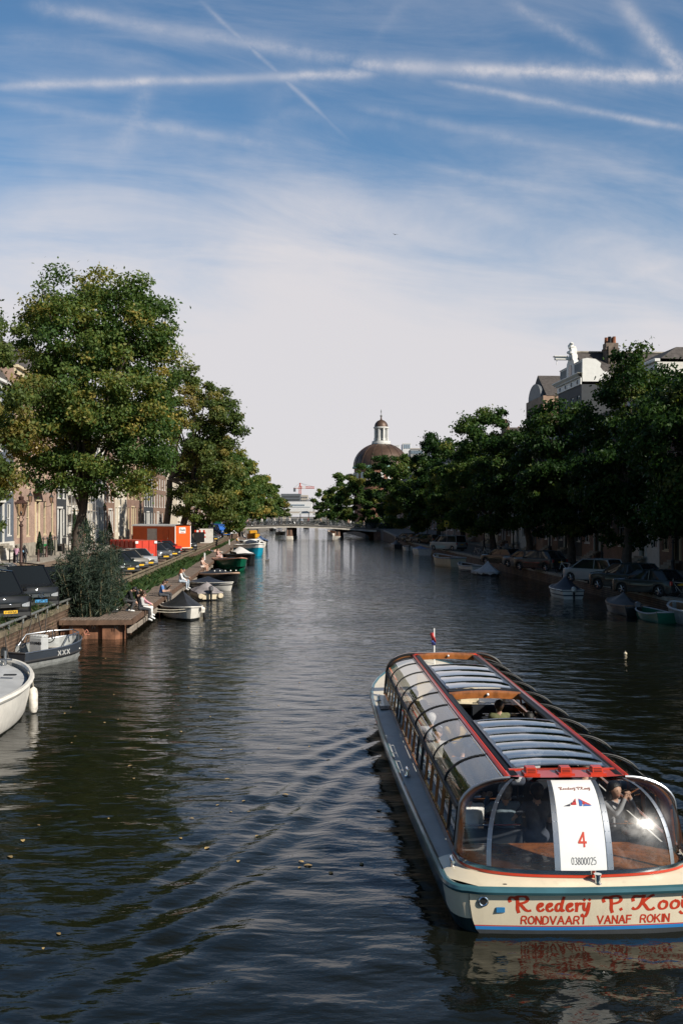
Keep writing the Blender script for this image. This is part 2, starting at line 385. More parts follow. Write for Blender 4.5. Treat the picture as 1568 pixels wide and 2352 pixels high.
# quay walls
def quay_wall(side, s, z_of, label, v0, v1):
    q = thing('quay_wall', label, 'quay wall', S(s, v0, 0), ANG)
    b = MB(); c = MB(); n = int((v1 - v0) / 6)
    for i in range(n):
        a, e = i * (v1 - v0) / n, (i + 1) * (v1 - v0) / n
        za, ze = z_of(v0 + a) , z_of(v0 + e)
        x0, x1 = (-.45, 0.0) if side < 0 else (0.0, .45)
        b.add([(x0, a, -1.4), (x1, a, -1.4), (x1, e, -1.4), (x0, e, -1.4), (x0, a, za - .14), (x1, a, za - .14), (x1, e, ze - .14), (x0, e, ze - .14)],
              [(0, 1, 2, 3), (4, 5, 6, 7), (0, 4, 7, 3), (1, 2, 6, 5)] + ([(0, 1, 5, 4)] if i == 0 else []) + ([(2, 3, 7, 6)] if i == n - 1 else []))
        f = -.05 if side > 0 else .05
        x0, x1 = (-.5, .05) if side < 0 else (-.05, .5)
        j = .006
        c.add([(x0, a + j, za - .137), (x1, a + j, za - .137), (x1, e - j, ze - .137), (x0, e - j, ze - .137), (x0, a + j, za + .06), (x1, a + j, za + .06), (x1, e - j, ze + .06), (x0, e - j, ze + .06)],
              [(0, 1, 2, 3), (4, 5, 6, 7), (0, 4, 7, 3), (1, 2, 6, 5), (0, 1, 5, 4), (2, 3, 7, 6)])
    b.build('brickwork', m_quay, q, smooth=False); c.build('coping', m_moss if side < 0 else m_stone, q, smooth=False)
    return q
quay_wall(-1, SL, zl_at, 'old brown brick quay wall on the sunlit bank behind the jetty and grey sloop', 5, 229)
quay_wall(1, SR, zr_at, 'dark quay wall with stone coping along the shaded bank of trees', 5, 215)
# tubular rail along the left quay edge
m_galv = mat('galvanised_pipe', (.36, .37, .35), .45, .7, var=.25, vs=4)
q = thing('guard_rail', 'low weathered pipe rail along the quay edge in front of the parked black vans', 'railing', S(SL + .1, 20, ZL), ANG)
b = MB(); b.tube([(0, i * 2.0, .30 + .012 * math.sin(i * 1.7)) for i in range(0, 16)], .05, 8); b.build('pipe', m_galv, q)
for i in range(1, 16):
    b = MB(); b.box((-.03, i * 2.0 - .6, .155), (.07, .09, .21), bev=.015); b.build('post', m_galv, q)
q = thing('guard_rail', 'low timber rail on the quay edge above the tall grass, running towards the bridge', 'railing', S(SL + .1, 51, ZL), ANG)
b = MB(); b.box((0, 66, .22), (.12, 132, .12), bev=.02)
for i in range(44): b.box((0, i * 3.0 + 1, .11), (.12, .12, .1))
b.build('beam', m_moss, q)
# ================================================================== people
def surfnets(D, org, h):
    nx, ny, nz = D.shape; s = D < 0
    c = [(0,0,0),(1,0,0),(0,1,0),(1,1,0),(0,0,1),(1,0,1),(0,1,1),(1,1,1)]
    E = [(0,1),(2,3),(4,5),(6,7),(0,2),(1,3),(4,6),(5,7),(0,4),(1,5),(2,6),(3,7)]
    sub = lambda A, o: A[o[0]:nx - 1 + o[0], o[1]:ny - 1 + o[1], o[2]:nz - 1 + o[2]]
    acc = np.zeros((nx - 1, ny - 1, nz - 1, 3), np.float32); cnt = np.zeros((nx - 1, ny - 1, nz - 1), np.float32)
    for a, b in E:
        sa, sb = sub(s, c[a]), sub(s, c[b]); m = sa != sb
        da, db = sub(D, c[a])[m], sub(D, c[b])[m]; t = (da / (da - db))[:, None]
        acc[m] += np.array(c[a], np.float32) * (1 - t) + np.array(c[b], np.float32) * t; cnt[m] += 1
    act = cnt > 0; idx = -np.ones(act.shape, int); idx[act] = np.arange(act.sum())
    ijk = np.argwhere(act); V = (ijk + acc[act] / cnt[act][:, None]) * h + np.array(org)
    Q = []
    for ax in range(3):
        o = [0, 0, 0]; o[ax] = 1
        A = s[:nx - o[0], :ny - o[1], :nz - o[2]]; B = s[o[0]:, o[1]:, o[2]:]
        m = A != B; P = np.argwhere(m); fl = A[m]
        a1, a2 = [(1, 2), (2, 0), (0, 1)][ax]
        ok = (P[:, a1] > 0) & (P[:, a2] > 0) & (P[:, a1] < D.shape[a1] - 1) & (P[:, a2] < D.shape[a2] - 1)
        P = P[ok]; fl = fl[ok]
        def g(d1, d2): q = P.copy(); q[:, a1] -= d1; q[:, a2] -= d2; return idx[q[:, 0], q[:, 1], q[:, 2]]
        q = np.stack([g(1, 1), g(0, 1), g(0, 0), g(1, 0)], -1); q[~fl] = q[~fl][:, ::-1]; Q.append(q)
    Q = np.concatenate(Q); return V, Q[(Q >= 0).all(1)]
def sdf_mesh(caps, h, k=.03, cut=None):
    """caps: (a, b, ra, rb, tag) round cones, smoothly joined"""
    A = np.array([c[0] for c in caps], np.float32); B = np.array([c[1] for c in caps], np.float32); ra = [c[2] for c in caps]; rb = [c[3] for c in caps]
    lo = np.minimum(A, B).min(0) - max(ra + rb) - 2 * h; hi = np.maximum(A, B).max(0) + max(ra + rb) + 2 * h
    n = np.ceil((hi - lo) / h).astype(int) + 1
    g = np.stack(np.meshgrid(*[lo[i] + h * np.arange(n[i]) for i in range(3)], indexing='ij'), -1).astype(np.float32)
    def dist(P, i):
        ab = B[i] - A[i]; L = float(ab @ ab) + 1e-9
        t = np.clip(((P - A[i]) @ ab) / L, 0, 1)
        return np.linalg.norm(P - A[i] - t[..., None] * ab, axis=-1) - (ra[i] + (rb[i] - ra[i]) * t)
    D = None
    for i in range(len(caps)):
        d = dist(g, i)
        if D is None: D = d
        else:
            hh = np.clip(.5 + .5 * (d - D) / k, 0, 1); D = D * hh + d * (1 - hh) - k * hh * (1 - hh)
            D = np.where(np.isfinite(D), D, d)
            # polynomial smooth union
    if cut is not None:
        for cc, cr in cut: D = np.maximum(D, cr - np.linalg.norm((g - np.array(cc[:3], np.float32)) * (np.array(cc[3:], np.float32) if len(cc) > 3 else 1), axis=-1))
    V, Q = surfnets(D, lo, h)
    C = V[Q].mean(1); best = np.full(len(C), 1e9); tg = np.zeros(len(C), int)
    for i, c in enumerate(caps):
        d = dist(C, i); m = d < best; best[m] = d[m]; tg[m] = c[4]
    return V, Q, tg
def ik(a, c, l1, l2, bend):
    a, c = Vector(a), Vector(c); d = c - a; L = min(d.length, (l1 + l2) * .995)
    if L < 1e-4: L = 1e-4
    dn = d.normalized(); c = a + dn * L
    x = (l1 * l1 - l2 * l2 + L * L) / (2 * L); hgt = math.sqrt(max(0, l1 * l1 - x * x))
    b = Vector(bend); b = b - dn * b.dot(dn)
    b = b.normalized() if b.length > 1e-5 else Vector((0, 0, 1))
    return a + dn * x + b * hgt, c
SKIN = mat('skin', (.52, .31, .22), .55, var=.06); SKIN2 = mat('tanned_skin', (.34, .19, .12), .55, var=.06)
HAIRC = {'brown': (.06, .032, .018), 'blond': (.36, .22, .10), 'dark': (.012, .010, .009), 'grey': (.32, .31, .30), 'red': (.25, .09, .04), 'black': (.01, .01, .012), 'white': (.55, .54, .52)}
m_eye = mat('eye_dark', (.015, .012, .01), .2, var=0); m_lip = mat('lips', (.36, .14, .12), .5, var=0)
def cloth(rgb): return mat('cloth_%02x%02x%02x' % tuple(int(c * 255) for c in rgb), rgb, .85, var=.15, vs=9, bump=.15, bs=60)
def person(label, loc, rz, base='sit', lean=0.0, side=0.0, hands=None, feet=None, head=(0, 0), top=(.5, .5, .5), legs=(.05, .06, .09), shoes=(.75, .75, .73),
           hair='brown', style='short', sleeves='long', bare=False, skin=None, h=.022, group=None, sc=1.0, detail=True, skirt=False, twist=0.0):
    sk = skin or SKIN
    V3 = Vector
    if base == 'sit': pel = V3((0, 0, .11)); ft = feet or ((-.10, .44, -.34), (.10, .44, -.34))
    elif base == 'stand': pel = V3((0, 0, .93)); ft = feet or ((-.10, .02, .09), (.11, -.03, .09))
    else: pel = V3(base); ft = feet
    up = V3((math.sin(side), math.sin(lean), math.cos(lean) * math.cos(side))).normalized()
    rt = V3((math.cos(twist), math.sin(twist), 0)); rt = (rt - up * rt.dot(up)).normalized(); fw = up.cross(rt)
    waist = pel + up * .16; chest = pel + up * .38; neck = pel + up * .53
    hp, hy = head
    hd = (up * math.cos(hp) + fw * math.sin(hp)).normalized(); headc = neck + hd * .135 + fw * .02
    hf = (fw * math.cos(hp) - up * math.sin(hp)); hr = hf.cross(hd) ; hf = (hf * math.cos(hy) + hr * math.sin(hy)).normalized(); hr = hf.cross(hd)
    shl, shr = neck - rt * .175 - up * .07, neck + rt * .175 - up * .07
    hl, hr_ = pel - rt * .09, pel + rt * .09
    TOP, LEG, SHO, SKN = 0, 1, 2, 3
    c = []
    c += [(hl, hr_, .115, .115, LEG), (pel + up * .05, waist, .125, .12, TOP), (waist - rt * .04, chest - rt * .055, .105, .115, TOP), (waist + rt * .04, chest + rt * .055, .105, .115, TOP),
          (chest + up * .02 - rt * .10, chest + up * .02 + rt * .10, .10, .10, TOP), (shl, shr, .062, .062, TOP), (neck - up * .05, neck + hd * .05, .058, .052, SKN),
          (headc + hd * .025 - hf * .012, headc + hd * .01 + hf * .012, .098, .09, SKN), (headc - hd * .05 + hf * .035, headc - hd * .07 + hf * .055, .058, .04, SKN),
          (headc + hf * .09 - hd * .0, headc + hf * .108 - hd * .028, .012, .017, SKN)]
    for sg in (-1, 1): c.append((headc + hr * .092 * sg + hd * .012, headc + hr * .097 * sg - hd * .022, .018, .014, SKN))
    hs = hands or ((-.12, .34, .12), (.12, .34, .12))
    wr = []
    for sg, shd, hn in ((-1, shl, hs[0]), (1, shr, hs[1])):
        tgt = pel + rt * hn[0] + fw * hn[1] + up * hn[2]
        bend = V3((.5 * sg, -.4, -.8)) if len(hn) < 4 else V3(hn[3:])
        el, w = ik(shd, tgt, .28, .25, rt * bend.x + fw * bend.y + up * bend.z)
        st = TOP if sleeves in ('long', 'short') else SKN; ft_ = TOP if sleeves == 'long' else SKN
        if sleeves == 'short':
            md = shd.lerp(el, .55); c += [(shd, md, .062, .055, TOP), (md, el, .046, .041, SKN)]
        else: c.append((shd, el, .06, .047, st))
        c.append((el, w, .045 if ft_ == TOP else .04, .036 if ft_ == TOP else .027, ft_))
        d = (w - el).normalized(); c.append((w, w + d * .075, .03, .034, SKN)); wr.append((w, d, sg))
    for sg, hip, an in ((-1, hl, ft[0]), (1, hr_, ft[1])):
        an3 = V3(an[:3]); bend = V3(an[3:6]) if len(an) >= 6 else (V3((.12 * sg, 1, .9)) if base == 'sit' else V3((.03 * sg, 1, 0)))
        kn, an3 = ik(hip, an3, .43, .42, bend)
        tl = SKN if bare else LEG
        if bare: md = hip.lerp(kn, .45); c += [(hip, md, .10, .088, LEG), (md, kn, .078, .058, SKN)]
        else: c.append((hip, kn, .098, .066, LEG))
        c.append((kn, kn.lerp(an3, .35), .06, .06, tl)); c.append((kn.lerp(an3, .35), an3, .06, .04, tl))
        tf = V3((.15 * sg, 1, 0)).normalized() if len(an) < 7 else V3((0, .8, -.6))
        if base == 'sit' and an3.z < -.2: tf = V3((.12 * sg, 1, -.35)).normalized()
        c.append((an3 + V3((0, 0, -.035)) - tf * .03, an3 + V3((0, 0, -.045)) + tf * .14, .045, .036, SHO))
    if skirt:
        c.append((pel + up * .05, pel + V3((0, .3, .0)), .14, .17, LEG))
    V, Q, tg = sdf_mesh(c, h, k=.022)
    mats = [cloth(top), cloth(legs), cloth(shoes), sk]
    root = thing('person', label, 'person', loc, rz, group); root.scale = (sc,) * 3
    if detail:
        b = MB()
        for w, d, sg in wr:
            pal = w + d * .085; sdv = d.cross(V3((0, 0, 1)));  sdv = sdv.normalized() if sdv.length > .01 else V3((1, 0, 0)); dn = sdv.cross(d) * (-1 if sdv.cross(d).z > 0 else 1)
            for i, ln in enumerate((.066, .076, .072, .056)):
                p0 = pal + sdv * (-.03 + i * .02) ; b.tube([p0 - d * .01, p0 + d * ln * .5 + dn * .006, p0 + d * ln * .82 + dn * .03, p0 + d * ln * .75 + dn * .05], [.010, .0095, .008, .006], 5)
            p0 = w + d * .03 + sdv * sg * -.034; b.tube([p0, p0 + d * .035 + sdv * sg * -.018 + dn * .012, p0 + d * .062 + sdv * sg * -.012 + dn * .03], [.012, .010, .007], 5)
        n0 = len(V); V = np.concatenate([V, np.array([tuple(p) for p in b.v])])
        Q = np.concatenate([Q, np.array([[f[0] + n0, f[1] + n0, f[2] + n0, f[3] + n0] for f in b.f if len(f) == 4])]); tg = np.concatenate([tg, np.full(len(Q) - len(tg), 3)])
    npmesh('body', V, Q, mats, root, True, tg)
    hm = mat('hair_' + hair, HAIRC[hair], .5, var=.3, vs=20, bump=.4, bs=60)
    if style != 'none':
        hc = [(headc + hd * .035 - hf * .02, headc + hd * .02 - hf * .035, .108, .1, 0), (headc - hf * .05, headc - hd * .05 - hf * .045, .085, .065, 0)]
        if style == 'long': hc += [(headc - hf * .06, neck - up * .12 - fw * .10, .085, .075, 0), (headc - hr * .075 - hf * .01, headc - hr * .085 - hd * .13 - hf * .02, .035, .03, 0), (headc + hr * .075 - hf * .01, headc + hr * .085 - hd * .13 - hf * .02, .035, .03, 0)]
        if style == 'bun': hc += [(headc - hf * .11 + hd * .06, headc - hf * .12 + hd * .07, .05, .045, 0)]
        if style == 'pony': hc += [(headc - hf * .12 + hd * .03, headc - hf * .15 - hd * .16, .04, .03, 0)]
        V, Q, tg = sdf_mesh(hc, max(.014, h * .7), k=.02, cut=[((headc + hf * .095 - hd * .045), .108)])
        npmesh('hair', V, Q, hm, root)
    if style == 'cap':
        b = MB(); b.ball(headc + hd * .05, .112, 12, (1, 1, .8)); o = b.build('cap', cloth(top), root)
    if detail:
        for sg in (-1, 1):
            b = MB(); b.ball(headc + hf * .089 + hr * .034 * sg + hd * .012, .0095, 6); b.build('eye', m_eye, root)
        b = MB(); b.tube([headc + hf * .088 - hr * .022 - hd * .062, headc + hf * .097 - hd * .064, headc + hf * .088 + hr * .022 - hd * .062], .007, 5); b.build('mouth', m_lip, root)
    return root
# ================================================================== the canal tour boat
TB = thing('tour_boat', 'long glass roofed canal tour boat with cream stern and red lettering, carrying passengers', 'tour boat', BOAT_P, BOAT_A)
m_cream = mat('cream_paint', (.78, .685, .51), .32, var=.06, vs=1.2, coat=.3, streaks=.16)
m_white = mat('white_gloss_paint', (.80, .80, .78), .3, var=.04, coat=.3)
m_teal = mat('teal_rubbing_strake', (.045, .13, .155), .28, var=.15, coat=.5)
m_red = mat('red_gloss_paint', (.52, .045, .018), .3, var=.1, coat=.4)
m_redl = mat('red_lettering', (.55, .05, .02), .45, var=.03)
m_blue = mat('blue_boot_stripe', (.03, .22, .55), .35, var=.08)
m_hullside = mat('dark_green_hull', (.02, .04, .045), .3, var=.2)
m_deck = mat('grey_deck_paint', (.56, .56, .54), .5, var=.08, vs=1.5, streaks=.2)
m_chrome = mat('chrome', (.72, .73, .74), .12, 1.0, var=.05)
m_steel = mat('brushed_aluminium', (.34, .36, .39), .35, .9, var=.1)
m_black = mat('black_trim', (.014, .015, .017), .5, var=.2, spec=.3)
m_wood = mat('varnished_mahogany', (.30, .105, .03), .25, var=.35, vs=5, coat=.6)
m_seat = mat('dark_upholstery', (.02, .024, .032), .6, var=.2)
m_floor = mat('boat_floor', (.045, .035, .028), .7, var=.2)
g_side = glass('curved_side_glass', (.90, .91, .91), 1.7, 1.45, smear=.03)
g_roof = glass('sliding_roof_panel', (.66, .70, .72), 2.6, 1.5, opaque=(.27, .30, .33, .62), rough=.05)
g_stern = glass('stern_glass', (.86, .88, .88), .85, 1.45, rough=.12, smear=.065)
TL = 18.2
def tb_half(l):       # half beam at strake level
    if l < .45: k = l / .45; return 1.52 + .26 * math.sqrt(max(0, 1 - (1 - k) ** 2))
    if l < 9: return 1.78 + .14 * math.sin((l - .45) / 8.55 * math.pi / 2)
    if l < 13.2: return 1.92 - .04 * ((l - 9) / 4.2) ** 2
    k = (l - 13.2) / (TL - 13.2); return 1.88 * max(0.0, 1 - k ** 2.3) ** .75
def tb_sheer(l): return .60 + .0 * l + (.42 * ((l - 10) / 8.2) ** 2 if l > 10 else 0)
ls = [0, .02, .06, .12, .2, .3, .45, .8, 1.5, 2.5, 4, 5.5, 7, 8.5, 10, 11.5, 12.6, 13.4, 14.2, 15, 15.8, 16.5, 17.1, 17.6, 17.95, TL]
def tb_sec(l, sg):
    w, z = tb_half(l), tb_sheer(l); bl = max(0, (l - 12) / 6.2)
    rise = .05 * max(0, 1 - l / 1.2)
    pr = [(0, -.45), (.62 - .3 * bl, -.40 + rise * 3), (.84 - .25 * bl, -.22 + rise * 2), (.93 - .16 * bl, .0 + rise), (.965 - .09 * bl, .2), (.99 - .03 * bl, .42), (1, z)]
    over = -.10 * (1 - min(1, l / .5))
    return [(sg * w * a, l + (over * (0 if zz > .5 else (1 if zz < 0 else 1 - zz / .5)) * -1), zz) for a, zz in pr]
b = MB()
for sg in (-1, 1): b.loft([tb_sec(l, sg) for l in ls])
hull = b.build('hull', m_hullside, TB)
def transom_pt(u, z, off=0.0):     # u across in metres, z height: surface of the stern plate (slightly curved in plan, undercut below)
    w0 = tb_half(0); k = u / w0
    y = -.02 - .09 * (1 - k * k) + .10 * max(0, 1 - z / .56) ** 1.2
    return (u, y - off, z)
def tr_w(z):   # half width of the stern plate at this height
    pr = [(-.45, .0), (-.25, .62), (-.12, .84), (.05, .93), (.2, .965), (.42, .99), (.60, 1)]
    for (z0, a0), (z1, a1) in zip(pr, pr[1:]):
        if z <= z1: return tb_half(0) * (a0 + (a1 - a0) * max(0, (z - z0)) / (z1 - z0))
    return tb_half(0)
b = MB(); b.grid(lambda u, v: transom_pt((u * 2 - 1) * (tr_w(.125 + v * .455) + .002), .125 + v * .455), 24, 8); b.build('stern_plate', m_cream, TB)
b = MB(); b.grid(lambda u, v: transom_pt((u * 2 - 1) * (tr_w(.062 + v * .048)), .062 + v * .048), 24, 2); b.build('boot_stripe', m_blue, TB)
b = MB(); b.grid(lambda u, v: transom_pt((u * 2 - 1) * tr_w(.11 + v * .015), .11 + v * .015), 24, 1); b.build('stripe', m_redl, TB)
b = MB(); b.grid(lambda u, v: transom_pt((u * 2 - 1) * max(.02, tr_w(-.44 + v * .502)), -.44 + v * .502), 24, 4); b.build('underbody', mat('antifouling_grey', (.05, .055, .06), .5), TB)
# stern corner quarters are cream too (first half metre of the sides)
for sg in (-1, 1): b = MB(); b.loft([[(p[0] + sg * .004, p[1], p[2]) for p in tb_sec(l, sg) if p[2] > .1] for l in (0, .02, .06, .12, .2, .3, .45, .6)]); b.build('stern_quarter', m_cream, TB)
# rubbing strake all round
out = [(-tb_half(l), l if l > 0 else transom_pt(-tb_half(0), .6)[1] + .02, tb_sheer(l)) for l in reversed(ls)] 
st = [transom_pt(x, .6) for x in np.linspace(-1.40, 1.40, 15)]
st = [(p[0], p[1] - .035 + .0, .605) for p in st]
out = [p for p in out] + st + [(-p[0], p[1], p[2]) for p in reversed(out)]
b = MB(); b.tube(out, .055, 8, flat=1.0); b.build('rubbing_strake', m_teal, TB)
# decks
def deck_w(l): return tb_half(l) - .02
def cab_w(l): return 1.56 if l < 12.8 else 1.56 - .10 * (l - 12.8) ** 2
b = MB()
for sg in (-1, 1): b.loft([[(sg * deck_w(l), l, tb_sheer(l) + .03), (sg * (cab_w(l) - .03 if l < 13.9 else 0), l, tb_sheer(l) + .06)] for l in [1.1, 1.5, 2.5, 4, 5.5, 7, 8.5, 10, 11.5, 12.4]])
b.build('side_deck', m_deck, TB)
b = MB()
for sg in (-1, 1): b.loft([[(sg * deck_w(l), l, tb_sheer(l) + .03), (0, l, tb_sheer(l) + .09)] for l in [12.4, 12.8, 13.4, 14.2, 15, 15.8, 16.5, 17.1, 17.6, 17.95, TL]])
b.build('foredeck', m_cream, TB)
for sg in (-1, 1): b = MB(); b.box((sg * 1.68, 12.1, .685), (.20, .45, .02)); b.build('step_pad', m_black, TB)
def base_pt(t):        # foot of the stern glazing, t -1..1
    a = abs(t); s = 1 if t >= 0 else -1
    x = float(np.interp(a, [0, .215, .66, .85, 1], [0, .34, 1.22, 1.46, 1.57]))
    n = 3.0; y = 1.02 - .92 * (max(0, 1 - (x / 1.57) ** n)) ** (1 / n)
    return Vector((s * x, y, .78 - .03 * (1 - a) ))
# stern deck between strake and glazing
def sd(u, v):
    t = u * 2 - 1; p = base_pt(t); q = Vector(transom_pt(t * 1.5, .6)); 
    if abs(t) > .9:
        k = (abs(t) - .9) / .1; q = q.lerp(Vector((math.copysign(tb_half(1.1), t), 1.1, .6)), k) if k > .0 else q
        q.x = math.copysign(tb_half(max(0, q.y)), t)
    q.z = .635; p = p + Vector((0, .02, -.06)); r = q.lerp(p, v); r.z += .01 * math.sin(math.pi * v); return r
b = MB(); b.grid(sd, 60, 4); b.build('stern_deck', m_cream, TB)
# bands at the foot of the glazing
b = MB(); b.grid(lambda u, v: (lambda p: (p.x * 1.012, p.y - .018 * (1 - abs(u * 2 - 1)) - .004, p.z - .055 + v * .035))(base_pt(u * 2 - 1)), 60, 1); b.build('stripe', m_red, TB)
b = MB(); b.grid(lambda u, v: (lambda p: (p.x * 1.008, p.y - .012, p.z - .02 + v * .055))(base_pt(u * 2 - 1)), 60, 1); b.build('sill_band', m_chrome, TB)
# cabin cross-section: 0..1 from side foot over the shoulder to the roof edge
RW = .80; RZ = 1.76
def arch(k, l=5):
    w = cab_w(l)
    if k < .45: q = k / .45; return (w - .06 * q, .75 + .60 * q)
    q = (k - .45) / .55; a = q * math.pi / 2
    return (RW + (w - .06 - RW) * math.cos(a), 1.35 + (RZ - 1.35) * math.sin(a))
LEND = 13.55
def top_pt(t):
    a = abs(t); s = 1 if t >= 0 else -1; ta = .70
    if a <= ta: k = float(np.interp(a, [0, .215, .66, .7], [0, .385, .95, 1])); return Vector((s * RW * k, .80 + .20 * k ** 3, RZ + .02 * (1 - k * k)))
    k = 1 - (a - ta) / (1 - ta); x, z = arch(k); return Vector((s * x, 1.0, z))
def stern_pt(t, v, off=0.0):
    B_, T_ = base_pt(t), top_pt(t)
    C_ = Vector((B_.x * .985 + T_.x * .015, B_.y * .74 + T_.y * .26, max(B_.z, T_.z * .88 + B_.z * .12)))
    p = B_ * (1 - v) ** 2 + C_ * 2 * v * (1 - v) + T_ * v * v
    if off:
        n = Vector((p.x * .25, -1, .6)).normalized(); p = p + n * off
    return p
def stern_panel(name, t0, t1, m, v0=0, v1=1, off=0, n=14, parent=TB):
    b = MB(); b.grid(lambda u, v: stern_pt(t0 + (t1 - t0) * u, v0 + (v1 - v0) * v, off), n, 14); return b.build(name, m, parent)
TP = .215; TM = .66
stern_panel('stern_window', -1, -TM, g_stern); stern_panel('stern_window', -TM, -TP, g_stern)
stern_panel('stern_window', TP, TM, g_stern); stern_panel('stern_window', TM, 1, g_stern)
pan = stern_panel('name_panel', -TP, TP, m_white, off=.004)
stern_panel('panel_back', -TP, TP, m_white, off=-.012)
for t_ in (-TM, -TP, TP, TM):
    w = .022 if abs(t_) < .5 else .017
    sc_ = 1 if abs(t_) < .5 else 1.05
    b = MB(); b.grid(lambda u, v: stern_pt(t_ + (u * 2 - 1) * w * sc_, v, .012), 3, 16); b.m = 1
    for i in range(11):
        for e in (-.6, .6): b.ball(stern_pt(t_ + e * w * sc_, .03 + i * .094, .014), .006, 6)
    b.build('mullion', [m_steel, m_chrome], TB)
# arch frames (mahogany inside, black outside)
def arch_path(l, k0=0, k1=1, n=18, dz=0, grow=0):
    L_ = [Vector((arch(k0 + (k1 - k0) * i / n, l)[0] + grow, l, arch(k0 + (k1 - k0) * i / n, l)[1] + dz)) for i in range(n + 1)]
    return L_
def both(l, **k):
    a = arch_path(l, **k); return a + [Vector((-p.x, p.y, p.z)) for p in reversed(a)]
for sg in (-1, 1): b = MB(); b.loft([[(sg * (p.x - .02 - dx_), p.y + dy_, p.z - .012 - dx_ * .6) for p in arch_path(1.02)] for dx_, dy_ in ((0, 0), (0.05, .02), (.10, .12), (.10, .2))]); b.build('arch_frame', m_wood, TB)
for sg in (-1, 1): b = MB(); b.tube([(p.x * sg, p.y - .03, p.z + .02) for p in arch_path(1.0)], .020, 6); b.build('arch_trim', m_steel, TB)
b = MB(); b.tube(both(LEND, grow=.02, dz=.02), .07, 6); b.build('arch_frame', m_wood, TB)
b = MB(); b.tube([p + Vector((0, -.06, .035)) for p in both(LEND, grow=.035, dz=.015)], .035, 6); b.build('arch_trim', m_black, TB)
# side glazing panels and ribs
RIB = [1.04 + i * (LEND - 1.04) / 9 for i in range(10)]
for sg in (-1, 1):
    for i in range(9):
        b = MB(); l0, l1 = RIB[i] + .01, RIB[i + 1] - .01
        b.grid(lambda u, v: (lambda q: (sg * q[0], l0 + (l1 - l0) * u, q[1]))(arch(.47 + .53 * v, 5)), 2, 12); b.build('roof_window', g_side, TB)
        if i > 0:
            b = MB(); b.tube([(p.x * sg, p.y, p.z) for p in arch_path(RIB[i], .44, 1, grow=.006, dz=.006)], .014, 6); b.build('rib', m_black, TB)
        for j in range(2):
            a0 = l0 + (l1 - l0) * (j / 2) + .03; a1 = l0 + (l1 - l0) * ((j + 1) / 2) - .03
            f = MB(); w0, z0 = arch(.08); w1, z1 = arch(.41)
            fr = [(sg * w0, a0, z0), (sg * w0, a1, z0), (sg * w1, a1, z1), (sg * w1, a0, z1)]
            for p_, q_ in zip(fr, fr[1:] + fr[:1]): f.tube([p_, q_], .021, 4)
            fo = f.build('window_frame', m_wood if (i + j) % 3 else m_black, TB)
            f = MB(); f.add(fr, [(0, 1, 2, 3)]); f.build('pane', g_side, fo)
    b = MB(); b.tube([(sg * (arch(.45)[0] + .01), 1.0, 1.36), (sg * (arch(.45)[0] + .01), LEND, 1.36)], .032, 6); b.build('window_rail', m_black, TB)
    b = MB(); b.box((sg * 1.545, (1.0 + LEND) / 2, .755), (.05, LEND - 1.0, .12)); b.build('coaming', m_wood, TB)
    # red gutter beam with black and chrome edges along the roof
    b = MB(); b.box((sg * (RW + .03), (1.0 + LEND) / 2, RZ + .012), (.075, LEND - 1.0, .07), bev=.02); b.build('roof_beam', m_red, TB)
    b = MB(); b.tube([(sg * (RW + .085), 1.0, RZ - .005), (sg * (RW + .085), LEND, RZ - .005)], .016, 6); b.build('gutter', m_chrome, TB)
    b = MB(); b.box((sg * (RW - .075), (1.0 + LEND) / 2, RZ + .01), (.12, LEND - 1.0, .06), bev=.012); b.build('slide_rail', m_black, TB)
# roof: red ends, sliding glazed panels, open hatches
b = MB(); b.grid(lambda u, v: (lambda x: (x, .80 + .2 * abs(x / RW) ** 3 + v * (.52 - .2 * abs(x / RW) ** 3), RZ + .03 + .03 * (1 - (x / RW) ** 2)))((u * 2 - 1) * RW), 12, 3)
b.box((0, 1.32, RZ + .02), (1.5, .05, .07)); b.build('roof_end', m_red, TB)
b = MB(); b.box((0, LEND - .06, RZ + .03), (1.62, .26, .07), bev=.02); b.build('roof_end', m_red, TB)
def roof_z(x): return RZ + .045 + .045 * (1 - (x / .7) ** 2)
def roof_panel(l0, l1, n):
    f = MB()
    for sg in (-1, 1): f.box((sg * .665, (l0 + l1) / 2, RZ + .052), (.07, l1 - l0, .03), bev=.008)
    f.grid(lambda u, v: ((u * 2 - 1) * .68, l0 + v * .07, roof_z((u * 2 - 1) * .68) + .012), 10, 1)
    for i in range(1, n):
        l = l0 + (l1 - l0) * i / n; f.grid(lambda u, v: ((u * 2 - 1) * .66, l - .012 + v * .024, roof_z((u * 2 - 1) * .66) + .010), 10, 1)
    f.grid(lambda u, v: ((u * 2 - 1) * .68, l1 - .07 + v * .07, roof_z((u * 2 - 1) * .68) + .012), 10, 1)
    fo = f.build('panel_frame', m_steel, TB)
    for i in range(n):
        a, e = l0 + (l1 - l0) * i / n, l0 + (l1 - l0) * (i + 1) / n
        p_ = MB(); p_.grid(lambda u, v: ((u * 2 - 1) * .66, a + (e - a) * v, roof_z((u * 2 - 1) * .66) + .018 * math.sin(math.pi * v)), 10, 5); p_.build('panel', g_roof, fo)
roof_panel(1.36, 4.75, 6); roof_panel(8.05, 11.4, 4)
for l in (7.55, 13.3):
    b = MB(); b.grid(lambda u, v: ((u * 2 - 1) * .72, l + .02 * math.sin(v * 9), RZ - .05 + v * .16 - .04 * (abs(u * 2 - 1)) ** 2), 10, 3)
    b.box((0, l + .06, RZ + .03), (1.44, .09, .06)); b.build('hatch_header', m_wood, TB)
    b = MB(); b.ball((.05, l - .03, RZ + .03), .03, 8); b.build('roof_lamp', m_white, TB)
b = MB(); b.box((0, 7.72, RZ + .06), (1.42, .2, .04), bev=.012); b.box((0, 7.95, RZ + .05), (1.42, .12, .04), bev=.012); b.build('hatch_rim', m_black, TB)
